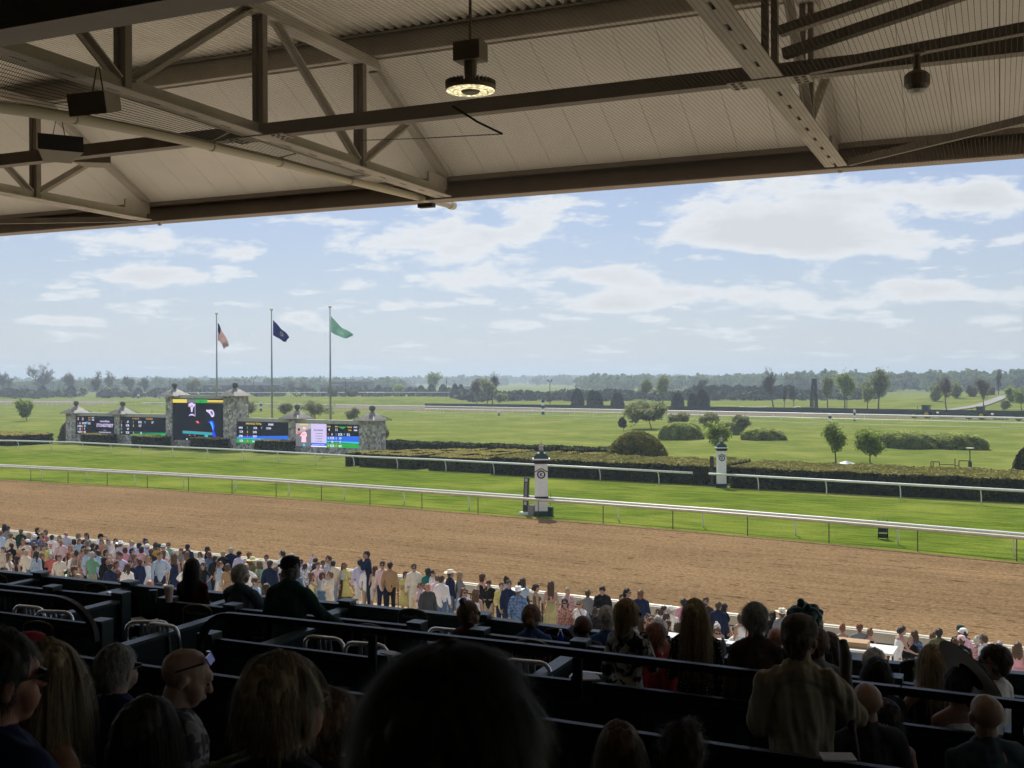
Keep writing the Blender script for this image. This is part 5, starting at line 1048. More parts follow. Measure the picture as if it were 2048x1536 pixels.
# stepped floor
q = MB(); edges = [13.2, wv[0], wv[1], wv[2], wv[3], 3.9, 2.5, -4, -14]
lv = FL+[6.9, 7.4]
for i in range(7): q.sbox(-75, 45, edges[i+2], edges[i+1]+.25, 2.0, lv[i])
structure(q.build('seating_deck', M_FLR))
q = MB(); q.sbox(-75, 45, wv[0]-.2, wv[0]+.22, 1.5, 4.50); structure(q.build('stand_base', M_CONCD))
POSTS = [[82, 258, 478, 695, 966, 1245, 1545, 1850], [105, 242, 336, 466, 660, 834, 960, 1161, 1470, 1785], [202, 419, 767, 1169, 1610, 2035], [131, 653, 1250, 1800]]
OPEN = [[], [(242, 336), (834, 960)], [(202, 419)], []]
ordn = ['front', 'second', 'third', 'nearest']
for i in range(4):
    root = thing('box_wall', f'{ordn[i]} row dark green panelled wall of the box seats with its cap rail', 'box wall', zz(WP[i][0], FL[i]), 'panelled walls of the box seats')
    pcap = MB(); ppan = MB(); pts = list(zip([a for a, b_ in WL[i]], WP[i]))
    for (xa, a), (xb, c) in zip(pts[:-1], pts[1:]):
        if any(xa >= o0-1 and xb <= o1+1 for o0, o1 in OPEN[i]): continue
        cwid = (.13, .075, .05, .048)[i]; pcap.bar(zz(a, ZW[i]-.02), zz(c, ZW[i]-.02)+(c-a).normalized()*.01, cwid, .04)
        zb = FL[i]-.05 if i else 4.3
        mid = (a+c)/2; ppan.bar(zz(a, (ZW[i]-.041+zb)/2), zz(c, (ZW[i]-.041+zb)/2), .045, ZW[i]-.041-zb)
        pcap.bar(zz(a, ZW[i]-.1)-SV*.03, zz(c, ZW[i]-.1)-SV*.03, .03, .09)
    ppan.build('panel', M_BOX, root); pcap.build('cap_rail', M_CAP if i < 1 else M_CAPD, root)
    for px in (POSTS[i] if i < 3 else []):
        xs_ = [a for a, b_ in WL[i]]; py = float(np.interp(px, xs_, [b_ for a, b_ in WL[i]])); p = G(px, py, ZW[i])
        q = MB(); q.box(p.dot(SU)-.085, p.dot(SU)+.085, p.dot(SV)-.075, p.dot(SV)+.075, FL[i]-.05 if i else 4.3, ZW[i]+.03, 0, SU, SV); po = q.build('post', M_BOX, root)
        q = MB(); uu, vv = p.dot(SU), p.dot(SV); hh_ = (.10, .085, .08)[i]; q.box(uu-hh_, uu+hh_, vv-hh_, vv+hh_, ZW[i]+.03, ZW[i]+.05, 0, SU, SV); q.build('post_cap', M_CAP, root)
# side walls between boxes, running up the stand
def divider(i, px, L, lab, lit=False):
    xs_ = [a for a, b_ in WL[i]]; py = float(np.interp(px, xs_, [b_ for a, b_ in WL[i]])); p = G(px, py, ZW[i]); u_, v_ = p.dot(SU), p.dot(SV)
    root = thing('box_divider', lab, 'divider', S(u_, v_-L/2, FL[i]), 'dividers between the boxes')
    q = MB(); q.sbox(u_-.022, u_+.022, v_-L, v_-.08, FL[i]-.05, ZW[i]-.07); q.build('panel', M_BOX, root)
    q = MB(); q.sbox(u_-.07, u_+.07, v_-L, v_-.085, ZW[i]-.07, ZW[i]-.035); q.build('cap_rail', M_CAP, root)
for k, (px, lab) in enumerate([(82, 'divider from the leftmost visible front post'), (258, 'sunlit capped divider second from the left in the front row'), (478, 'divider between the woman in dark red and the man in denim'), (695, 'divider beside the hand of the man in the dark cap'), (966, 'divider just right of the woman with the bun'), (1245, 'divider behind the blonde woman in the patterned blouse'), (1545, 'divider hidden behind the man with the stick'), (1850, 'divider beside the bare shouldered blonde woman')]): divider(0, px, 1.9, lab)
for k, (px, L, lab) in enumerate([(242, 2.1, 'divider ending at the curved left handrail'), (466, 3.3, 'longest divider sloping down left past the white folded chairs'), (660, 2.1, 'divider under the hand of the man in the dark cap'), (960, 2.1, 'wide capped divider left of centre behind the woman with the bun'), (1161, 2.0, 'short divider left of the patterned blouse woman'), (1785, 2.0, 'divider left of the big brimmed sun hat')]): divider(1, px, L, lab)
# handrails over the third wall
def handrail(lab, pts, z, posts):
    P = [G(a, b_, z) for a, b_ in pts]; root = thing('handrail', lab, 'handrail', zz(P[0], FL[2]))
    q = MB()
    for a, c in zip(P[:-1], P[1:]): q.bar(a, c+(c-a).normalized()*.01, .055, .055)
    q.build('rail', M_HR, root)
    for px in posts:
        py = float(np.interp(px, [a for a, b_ in pts], [b_ for a, b_ in pts])); p = G(px, py, z); q = MB(); q.bar(p-Vector((0, 0, .03)), p-Vector((0, 0, .36)), .06, .04, up=SV); q.build('stanchion', M_HR, root)
zc6 = lambda L, z: L
def hrcurve(lab, straight, endpx, endpy, sgn, z):
    P = [G(a, b_, z) for a, b_ in straight]; e = G(endpx, endpy, z)
    root = thing('handrail', lab, 'handrail', zz(P[0], FL[2])); q = MB()
    s0 = P[0] if sgn < 0 else P[-1]; L = (e-s0).length; d = (e-s0).normalized(); arc = []
    for k in range(1, 9): a = math.pi/2*k/8; arc.append(s0+d*(L*math.sin(a))-Vector((0, 0, .34*(1-math.cos(a)))))
    line = (arc[::-1]+P) if sgn < 0 else (P+arc)
    for a, c in zip(line[:-1], line[1:]): q.bar(a, c+(c-a).normalized()*.012, .055, .055)
    q.build('rail', M_HR, root); return root
r1 = hrcurve('short black handrail curving down at its right end on the left', [(-300, 1148), (-120, 1171), (0, 1185), (68, 1192), (112, 1197)], 190, 1206, 1, 6.47)
r2 = hrcurve('long black handrail crossing from left of centre to the right edge', [(462, 1231.5), (560, 1241), (770, 1263.5), (1050, 1294), (1204, 1312), (1500, 1347), (1800, 1381), (2048, 1410), (2250, 1435)], 400, 1224, -1, 6.47)
for px, py in ((745, 1262), (1155, 1308), (1640, 1364), (2035, 1409)):
    p = G(px, py, 6.47); q = MB(); q.bar(p-Vector((0, 0, .03)), p-Vector((0, 0, .33)), .07, .03, up=SV); q.build('stanchion', M_HR, r2)
# ---------------------------------------------------------------- white slat back chairs
M_ALU = mat('white_aluminium', (.93, .94, .95), .32, .02, 6, metal=.85, spec=.6)
def make_chair():
    root = thing('chair', 'white metal slat back chair', 'chair', (0, 0, 0)); P = lambda x, y, z: Vector((x, y, z))
    q = MB(); fr_ = [P(-.215, -.19, .42), P(-.215, -.23, .74)]+[P(-.215+.085*(1-math.cos(a)), -.235, .74+.085*math.sin(a)) for a in (.5, 1.05, 1.57)]+[P(.215-.085*(1-math.cos(a)), -.235, .74+.085*math.sin(a)) for a in (1.57, 1.05, .5)]+[P(.215, -.23, .74), P(.215, -.19, .42)]
    q.tube(fr_, .020, 8); q.build('back_frame', M_ALU, root, smooth=True)
    for x in (-.06, 0, .06): q = MB(); q.bar(P(x, -.19, .44), P(x, -.235, .81), .038, .014, up=Vector((0, 1, 0))); q.build('slat', M_ALU, root)
    q = MB(); q.box(-.22, .22, -.2, .2, .425, .45); q.box(-.2, .2, -.18, .18, .4505, .458); q.build('seat', M_ALU, root)
    for sx in (-1, 1):
        for sy in (-1, 1): q = MB(); q.tube([P(sx*.2, sy*.17, .43), P(sx*.225, sy*.215, 0)], .015, 6); q.build('leg', M_ALU, root)
    q = MB(); q.tube([P(-.212, .19, .2), P(.212, .19, .2)], .009, 5); q.tube([P(-.212, -.19, .2), P(-.212, .19, .2)], .009, 5); q.tube([P(.212, -.19, .2), P(.212, .19, .2)], .009, 5); q.build('stretcher', M_ALU, root)
    return root
ch0 = make_chair()
YAW = math.atan2(SU.y, SU.x)
chairs = [(893, 1256, 0, 0, 'whole white chair in the open aisle left of the woman with the bun'), (648, 1272, 1, 0, 'chair back just right of the dark capped man, left of the handrail post'), (728, 1284, 1, 5, 'chair back crossed by the handrail post'), (975, 1310, 1, 0, 'left one of two chair backs above the dark blurred head'), (1050, 1319, 1, 3, 'right one of two chair backs above the dark blurred head'),
          (277, 1240, 1, 25, 'chair with its side to us left of the longest divider'), (331, 1247, 1, -8, 'chair back half hidden by the longest divider'), (70, 1176, 0, 10, 'bright chair at far left behind the second wall'), (58, 1211, 1, 0, 'grey looking chair under the left handrail'), (100, 1220, 1, 12, 'lower chair beside the boxes under the left handrail'),
          (690, 1240, 0, 2, 'sunlit chair top first from the left above the second wall'), (752, 1246, 0, 0, 'sunlit chair top second from the left above the second wall'), (812, 1253, 0, 0, 'sunlit chair top under the name plate'), (175, 1187, 0, 0, 'sunlit chair top beside the far left name plate'), (236, 1188, 0, -30, 'turned sunlit chair against the second divider'), (1190, 1345, 1, 0, 'chair back low behind the short divider left of the patterned blouse')]
for k, (px, py, row, yaw, lab) in enumerate(chairs):
    zt = FL[row]+.90; p = G(px, py, zt)+SV*.25; p.z = FL[row]
    if k == 0: o = ch0; o.location = p; o.rotation_euler = (0, 0, YAW+R(yaw)); o.scale = (1.07,)*3; o['label'] = lab; o['group'] = 'white chairs in the boxes'
    else: copy_thing(ch0, p, YAW+R(yaw), 1.07, lab, 'white chairs in the boxes')
# ---------------------------------------------------------------- name plates
M_PL = mat('plate_green', (.012, .02, .018), .4); M_GOLD = mat('plate_gold', (.32, .25, .12), .4); M_PT = mat('plate_text', (.40, .38, .32), .5)
def plate(px, py, row, lines, lab, wd=.42, hh=.27):
    # on the inner face of wall `row`
    c = PV(px, py, wv_at(row, PV(px, py, wv[row]).dot(SU))-.06); A, Z_ = SU, Vector((0, 0, 1)); root = thing('name_plate', lab, 'sign', c, 'arched name plates on the box walls')
    def outl(w_, h_, off): return [c-SV*off+A*x+Z_*z for x, z in [(-w_/2, -h_/2), (w_/2, -h_/2), (w_/2, h_*.22)]+[(w_/2*math.cos(a), h_*.22+h_*.28*math.sin(a)) for a in np.linspace(.35, math.pi-.35, 9)]+[(-w_/2, h_*.22)]]
    q = MB(); q.prism(outl(wd, hh, .0), -SV*.012); q.build('border', M_GOLD, root)
    q = MB(); q.prism(outl(wd-.03, hh-.03, .0125), -SV*.004); q.build('plate', M_PL, root)
    q = MB()
    for k, s_ in enumerate(lines): put_text(q, s_, .055, c-SV*.020+Z_*(.015-.075*k), A, Z_, 0, .0, 'CENTER', 0, .85)
    q.build('lettering', M_PT, root)
plate(193, 1184, 0, ['Mr. James Hancock II', 'Arnold W. and CL'], 'arched name plate on the front wall at far left')
plate(-5, 1165, 0, ['Section', 'Box'], 'arched name plate cut by the left photo edge')
plate(826, 1238, 0, ['Paul and Elaine', 'Sullivan'], 'arched gold edged plate above the sunlit chair tops')
plate(1120, 1278, 0, ['James A. Pace', 'Box 2'], 'arched plate right of the blue off shoulder woman')
plate(1843, 1345, 0, ['Reserved', 'Box'], 'large arched plate behind the raised hand')
plate(396, 1231, 1, ['Paul and Elaine K.', 'Smith'], 'arched plate on the second wall under the woman in dark red')
plate(738, 1272, 1, ['Section A', 'Box 26'], 'faint arched plate behind the crossed chair back')
plate(1063, 1305, 1, ['Reserved', 'Section A  Box 28'], 'arched plate above the right one of two chair backs')
plate(78, 1266, 2, ['Owner', 'Box'], 'barely visible plate on the third wall above the red cap', .40, .25)
# ---------------------------------------------------------------- small things in the boxes
def cup(px, py, z, lab, col, lid=True, s=1.0):
    p = G(px, py, z); root = thing('drink_cup', lab, 'cup', p); q = MB(); q.lathe(p, [(.03*s, 0), (.043*s, .13*s)], 12); q.build('cup', col, root)
    if lid: q = MB(); q.lathe(p, [(.046*s, .13*s), (.046*s, .145*s), (.03*s, .155*s)], 12); q.build('lid', M_WHITE, root); q = MB(); q.tube([p+Vector((0, 0, .15*s)), p+Vector((.01, 0, .20*s))], .004, 5); q.build('straw', M_WHITE, root)
cup(338, 1204, 5.955, 'white cup with lid standing on the post beside the woman in dark red', mat('cup_white', (.80, .58, .54), .5), True, 1.25)
cup(307, 1206, 5.64, 'dark tumbler left of the white lidded cup', M_DKM, False, 1.3)
p = G(1121, 1297, 5.5); root = thing('water_bottle', 'blue bottle against the plate behind the reading man', 'bottle', p); q = MB(); q.lathe(p, [(.03, 0), (.033, .02), (.033, .15), (.014, .19)], 12); q.build('bottle', mat('blue_bottle', (.02, .04, .35), .1), root); q = MB(); q.lathe(p, [(.016, .19), (.016, .215)], 10); q.build('cap', M_WHITE, root)
p = G(1446, 1312, 5.65); root = thing('water_bottle', 'clear bottle beside the polka dot dress', 'bottle', p); q = MB(); q.lathe(p, [(.03, 0), (.033, .02), (.033, .13), (.014, .17)], 12); q.build('bottle', mat('clear_bottle', (.25, .28, .28), .1), root); q = MB(); q.lathe(p, [(.016, .17), (.016, .195)], 10); q.build('cap', M_WHITE, root)
def boxy(name, lab, cat, c, a, b_, h, m, yaw=0, A=None):
    A = A or SU; A = A*math.cos(yaw)+Vector((-A.y, A.x, 0))*math.sin(yaw); B = Vector((-A.y, A.x, 0)); q = MB(); q.obox(c, A*a/2, B*b_/2, Vector((0, 0, h/2))); return tag(q.build(name, m, None, origin=c), lab, cat)
M_PAP = mat('paper', (.62, .63, .62), .7, .08, 30); M_CARD = mat('cardboard', (.14, .10, .06), .8)
boxy('cardboard_box', 'brown cardboard box on the floor under the left handrail', 'box', G(115, 1214, 5.15), .34, .26, .24, M_CARD, .2)
boxy('bag', 'dark olive soft bag beside the cardboard box', 'bag', G(188, 1205, 5.2), .5, .3, .25, mat('bag_olive', (.05, .045, .025), .8), .1)
boxy('paper_sheet', 'folded white programme on the second wall cap right of centre', 'paper', G(1176, 1356, 6.25), .17, .12, .012, M_PAP, .5)
boxy('paper_sheet', 'white programme on the third wall post right of the handrail post', 'paper', G(782, 1307, 6.24), .15, .10, .012, M_PAP, -.3)
boxy('paper_sheet', 'bent white card on the nearest wall at bottom right', 'paper', G(1676, 1514, 6.53), .17, .12, .01, M_PAP, .35)
boxy('paper_sheet', 'programme sheet low behind the arm of the man with the stick', 'paper', G(1682, 1424, 6.0), .20, .2, .01, M_PAP, .3)
boxy('paper_sheet', 'white card on the post in front of the man in the white shirt', 'paper', G(1975, 1378, 6.2), .12, .10, .01, M_PAP, .1)
# tables with white tops on the apron
def table(px, py, z0, L, D, lab, yaw=0.0, hh=.75):
    p = G(px, py, z0+hh); p.z = z0; root = thing('table', lab, 'table', p, 'white tables on the apron'); A = TU*math.cos(yaw)+TV*math.sin(yaw); B = Vector((-A.y, A.x, 0))
    q = MB(); q.obox(p+Vector((0, 0, hh-.02)), A*L/2, B*D/2, Vector((0, 0, .02))); q.build('tabletop', M_WHITE, root)
    for sx in (-1, 1):
        for sy in (-1, 1): q = MB(); q.bar(p+A*(sx*L*.45)+B*(sy*D*.42), p+A*(sx*L*.45)+B*(sy*D*.42)+Vector((0, 0, hh-.04)), .03, .03); q.build('leg', M_DKM, root)
table(1690, 1290, 2.5, 1.9, .7, 'white table with a tan box right of the stick', .1)
table(1460, 1292, 3.3, 1.3, .7, 'brilliant sunlit white table in front of the seated man with sunglasses')
table(1380, 1278, 3.3, 1.2, .6, 'white ledge table behind the long haired blonde woman')
boxy('tan_box', 'tan tray on the white table right of the stick', 'tray', G(1690, 1284, 3.31), .9, .35, .10, mat('tan_tray', (.45, .30, .16), .7), .1, TU)
# ================================================================ PEOPLE
def cap_mesh(p0, p1, r0, r1, fy=1.0, n=12, fx=1.0):
    p0 = np.array(p0, float); p1 = np.array(p1, float); d = p1-p0; L = np.linalg.norm(d)
    if L < 1e-6: d = np.array([0, 0, 1.]); L = 1e-6; p1 = p0+d*1e-6
    d = d/np.linalg.norm(d); ref = np.array([0, 1., 0]) if abs(d[1]) < .9 else np.array([1., 0, 0]); x = np.cross(ref, d); x /= np.linalg.norm(x); y = np.cross(d, x)
    rows = []
    for k in range(1, 5): a = math.pi/2*k/4-math.pi/2; rows.append((p0+d*(math.sin(a)*r0), math.cos(a)*r0))
    for k in range(0, 4): a = math.pi/2*k/4; rows.append((p1+d*(math.sin(a)*r1), math.cos(a)*r1))
    vs = [p0-d*r0]
    for c, r_ in rows: vs += [c+x*(math.cos(2*math.pi*i/n)*r_)+y*(math.sin(2*math.pi*i/n)*r_) for i in range(n)]
    vs.append(p1+d*r1); vs = np.array(vs); m = (p0+p1)/2
    ax = p0+np.outer(np.clip(((vs-p0)@d)/L, 0, 1), p1-p0)
    vs[:, 1] = ax[:, 1]+(vs[:, 1]-ax[:, 1])*fy; vs[:, 0] = ax[:, 0]+(vs[:, 0]-ax[:, 0])*fx
    R_ = len(rows); fs = [(0, 1+(i+1) % n, 1+i) for i in range(n)]
    for j in range(R_-1): fs += [(1+j*n+i, 1+j*n+(i+1) % n, 1+(j+1)*n+(i+1) % n, 1+(j+1)*n+i) for i in range(n)]
    fs += [(1+(R_-1)*n+i, 1+(R_-1)*n+(i+1) % n, 1+R_*n) for i in range(n)]
    return vs, fs
def remesh(shapes, voxel, smooth=3, extra=()):
    """one continuous skin over overlapping limbs"""
    mb = MB()
    for vs, fs in shapes: mb.add(vs, fs)
    me = bpy.data.meshes.new('tmp'); me.from_pydata(mb.v, [], mb.f); o = bpy.data.objects.new('tmp', me); COL.objects.link(o)
    md = o.modifiers.new('r', 'REMESH'); md.mode = 'VOXEL'; md.voxel_size = voxel; md.adaptivity = 0
    if smooth: sm = o.modifiers.new('s', 'SMOOTH'); sm.factor = .5; sm.iterations = smooth
    dg = bpy.context.evaluated_depsgraph_get(); dg.update(); r_ = bpy.data.meshes.new_from_object(o.evaluated_get(dg))
    bpy.data.objects.remove(o); bpy.data.meshes.remove(me)
    if extra:
        v = [tuple(x.co) for x in r_.vertices]; f = [tuple(p.vertices) for p in r_.polygons]; mb = MB(); mb.v = v; mb.f = f; mb.m = [0]*len(f)
        for vs, fs in extra: mb.add(vs, fs)
        bpy.data.meshes.remove(r_); r_ = bpy.data.meshes.new('body'); r_.from_pydata(mb.v, [], mb.f)
    r_.polygons.foreach_set('use_smooth', [True]*len(r_.polygons)); return r_
ARMS = {'down': ((.25, -.03, 1.15), (.265, .06, .90)), 'bent': ((.235, -.02, 1.16), (.13, .22, 1.14)), 'cross': ((.24, .03, 1.16), (-.06, .2, 1.2)), 'hip': ((.37, -.12, 1.21), (.19, -.01, 1.04)), 'up': ((.30, .16, 1.47), (.24, .26, 1.76)),
        'face': ((.23, .18, 1.27), (.10, .19, 1.50)), 'fwd': ((.23, .16, 1.20), (.20, .40, 1.16)), 'head': ((.34, .02, 1.62), (.12, -.06, 1.74)), 'side': ((.30, .10, 1.2), (.42, .30, 1.10)), 'lap': ((.24, .05, 1.17), (.10, .27, 1.03)), 'chin': ((.20, .16, 1.18), (.06, .16, 1.45)), 'rail': ((.30, .06, 1.22), (.48, .22, 1.06)), 'raise': ((.33, .15, 1.14), (.28, .25, 1.38))}
def joints(legs, la, ra, fem, lean=0.0, hturn=0.0, hnod=0.0):
    sw = .143 if fem else .168; J = {}
    J['pel'] = (0, 0, .96); J['wai'] = (0, .005, 1.10); J['che'] = (0, .005, 1.31); J['nb'] = (0, -.015, 1.46); J['nt'] = (0, 0, 1.54)
    for s_, nm, arm in ((-1, 'L', la), (1, 'R', ra)):
        e, w_ = ARMS[arm]; J['sh'+nm] = (s_*sw, -.01, 1.405); k = sw/.178
        J['el'+nm] = (s_*e[0]*k, e[1], e[2]); J['wr'+nm] = (s_*w_[0]*k, w_[1], w_[2])
        J['hi'+nm] = (s_*.09, 0, .92)
        if legs == 'sit': J['kn'+nm] = (s_*.12, .42, .94); J['an'+nm] = (s_*.12, .40, .52); J['to'+nm] = (s_*.13, .54, .46)
        else: st = .05 if nm == 'L' else -.03; J['kn'+nm] = (s_*.10, .015+st*.5, .50); J['an'+nm] = (s_*.115, -.02+st, .085); J['to'+nm] = (s_*.135, .12+st, .035)
    if lean:
        c, s_ = math.cos(lean), math.sin(lean); bz_ = .94
        for k in list(J):
            if k[:2] in ('wa', 'ch', 'nb', 'nt', 'sh', 'el', 'wr'): x, y, z = J[k]; z -= bz_; J[k] = (x, y*c+z*s_, z*c-y*s_+bz_)
        J['hd'] = (0, J['nt'][1], J['nt'][2])
    if legs == 'sit': J = {k: (x, y, z-.43) for k, (x, y, z) in J.items()}
    return J
def head_shapes(J, ht, hn, k=0.0, voxel=.01):
    """skull, jaw, nose, ears about the neck top; ht/hn turn and nod"""
    o = np.array(J['nt'])+np.array([0, .012, 0]); rz = np.array([[math.cos(ht), -math.sin(ht), 0], [math.sin(ht), math.cos(ht), 0], [0, 0, 1]]); rx = np.array([[1, 0, 0], [0, math.cos(hn), -math.sin(hn)], [0, math.sin(hn), math.cos(hn)]]); Mx = rz@rx
    tf = lambda p: tuple(o+Mx@np.array(p))
    return o, Mx, tf
def headset(tf, g=0.0):
    return [(tf((0, -.03, .115)), tf((0, -.005, .125)), .084+g, .082+g, 1), (tf((0, .022, .08)), tf((0, .035, .045)), .068+g, .056+g, 1), (tf((0, .05, .02)), tf((0, .055, .012)), .038, .034, 1),
            (tf((0, .092, .095)), tf((0, .108, .070)), .010, .015, 1), (tf((0, .072, .115)), tf((0, .072, .118)), .030, .030, 1), (tf((-.082, -.005, .095)), tf((-.086, -.012, .065)), .018, .013, 1), (tf((.082, -.005, .095)), tf((.086, -.012, .065)), .018, .013, 1), (tf((0, .093, .035)), tf((0, .09, .030)), .014, .014, 1),
            (tf((-.038, .055, .06)), tf((-.03, .06, .035)), .032, .03, 1), (tf((.038, .055, .06)), tf((.03, .06, .035)), .032, .03, 1)]
def body_shapes(J, fem, g=0.0, arms=True, legs=True, fat=1.0):
    hip = (.150 if fem else .142)*fat; wa = (.118 if fem else .135)*fat; ch = (.142 if fem else .160)*fat
    S_ = [(J['pel'], J['pel'], hip+g, hip+g, .74), (J['pel'], J['wai'], hip*.97+g, wa+g, .72), (J['wai'], J['che'], wa+g, ch+g, .68), (J['che'], (J['che'][0], J['che'][1]-.005, J['che'][2]+.06), ch+g, ch*.86+g, .66), (J['nb'], J['shL'], .062+g, .050+g, 1), (J['nb'], J['shR'], .062+g, .050+g, 1), (J['che'], J['nb'], .12+g, .07+g, .75)]
    if fem:
        for s_ in (-1, 1): c = np.array(J['che'])+np.array([s_*.065, .075, .0]); S_.append((tuple(c), tuple(c+np.array([0, .008, -.02])), .053+g, .053+g, 1))
    return S_
def limbs(J, g=0.0, up=1.0, fem=False, what='arms', t0=0.0, t1=1.0):
    S_ = []; k = .86 if fem else 1.0
    lp_ = lambda a, b_, t_: tuple(np.array(a)*(1-t_)+np.array(b_)*t_)
    for nm in 'LR':
        if what == 'arms':
            a, b_, c = J['sh'+nm], J['el'+nm], J['wr'+nm]; L = t1
            S_.append((a, b_ if L >= .5 else lp_(a, b_, L*2), .052*k+g, (.041 if L >= .5 else .047)*k+g, 1))
            if L > .5: S_.append((b_, lp_(b_, c, (L-.5)*2), .041*k+g, (.041-(.041-.027)*(L-.5)*2)*k+g, 1))
        else:
            a, b_, c = J['hi'+nm], J['kn'+nm], J['an'+nm]; L = t1
            S_.append((a, b_ if L >= .5 else lp_(a, b_, L*2), .085*k**.3+g, (.056 if L >= .5 else .068)*k+g, 1))
            if L > .5: S_.append((b_, lp_(b_, c, min(1, (L-.5)*2)), .056*k+g, (.056-(.056-.036)*(L-.5)*2)*k+g*.9, 1))
            if L > .5: S_.append((lp_(b_, c, .25), lp_(b_, c, min(.45, (L-.5)*2)), .056*k+g, .048*k+g, 1))
    return S_
def hand_shapes(J, fem, grip=.35):
    S_, F_ = [], []; k = .88 if fem else 1
    for s_, nm in ((-1, 'L'), (1, 'R')):
        w_, e = np.array(J['wr'+nm]), np.array(J['el'+nm]); d = (w_-e); d /= np.linalg.norm(d); ref = np.array([0, 0, 1.]) if abs(d[2]) < .8 else np.array([0, 1., 0]); side = np.cross(d, ref); side /= np.linalg.norm(side); nrm = np.cross(side, d)
        if nrm[1] < 0 and abs(d[2]) > .8: nrm = -nrm
        pc = w_+d*.085*k; S_.append((tuple(w_), tuple(w_+d*.03), .027*k, .026*k, 1))
        for q_ in (-1, 0, 1): S_.append((tuple(w_+d*.03+side*q_*.012), tuple(pc+side*q_*.024*k), .017*k, .013*k, 1))
        for i, ln in enumerate((.068, .078, .072, .056)):
            b0 = pc+side*(i-1.5)*.0205*k; m1 = b0+(d*math.cos(grip)+nrm*math.sin(grip))*ln*.5*k; m2 = m1+(d*math.cos(grip*2.3)+nrm*math.sin(grip*2.3))*ln*.5*k
            F_ += [cap_mesh(b0, m1, .0095*k, .0085*k, n=6), cap_mesh(m1, m2, .0085*k, .007*k, n=6)]
        t0 = w_+d*.03-side*.03*k*s_*-1; t1_ = t0+(d*.7+side*.55*s_+nrm*.35)*.042*k; t2 = t1_+(d*.9+nrm*.35)*.03*k
        F_ += [cap_mesh(t0, t1_, .013*k, .0105*k, n=6), cap_mesh(t1_, t2, .0105*k, .008*k, n=6)]
    return S_, F_
def skirt_mesh(J, hem, wide, fem=True, g=0.0):
    px_, py_, pz = J['pel']; n = 28; prof = [(.135+g, pz+.16), (.15+g, pz+.05), (.165+g, pz-.05), (.165+(wide-.165)*.5, (pz-.05+hem)/2), (wide, hem)]
    vs, fs = [], []
    for r_, z in prof:
        for i in range(n): a = 2*math.pi*i/n; rr_ = r_*(1+(.05*math.sin(a*7)+.03*math.sin(a*4+1))*(1 if z < pz-.06 else 0)); vs.append((px_+math.cos(a)*rr_, py_+math.sin(a)*rr_*.8, z))
    m = len(prof)
    fs = [(j*n+i, j*n+(i+1) % n, (j+1)*n+(i+1) % n, (j+1)*n+i) for j in range(m-1) for i in range(n)]+[tuple(range(n))[::-1], tuple((m-1)*n+i for i in range(n))]
    return np.array(vs), [f[::-1] for f in fs]
MC = {}
from mathutils import noise as MN
def folds(me, amp, sc=(9, 9, 4)):
    n = len(me.vertices); co = np.empty(n*3); me.vertices.foreach_get('co', co); co = co.reshape(-1, 3); no = np.array([tuple(v.normal) for v in me.vertices])
    d = np.array([MN.noise((x*sc[0], y*sc[1], z*sc[2]))+.5*MN.noise((x*sc[0]*2.3+z*6, y*sc[1]*2.3, z*sc[2]*2-x*5)) for x, y, z in co]); co += no*(d*amp)[:, None]
    me.vertices.foreach_set('co', co.ravel()); me.update(); return me
def cached(key, fn):
    if key not in MC: MC[key] = fn()
    return MC[key]
sh = lambda L: [cap_mesh(*s_) for s_ in L]
def link_part(name, me, m, root):
    o = bpy.data.objects.new(name, me); COL.objects.link(o); o.parent = root
    if not me.materials: me.materials.append(None)
    o.material_slots[0].link = 'OBJECT'; o.material_slots[0].material = m; return o
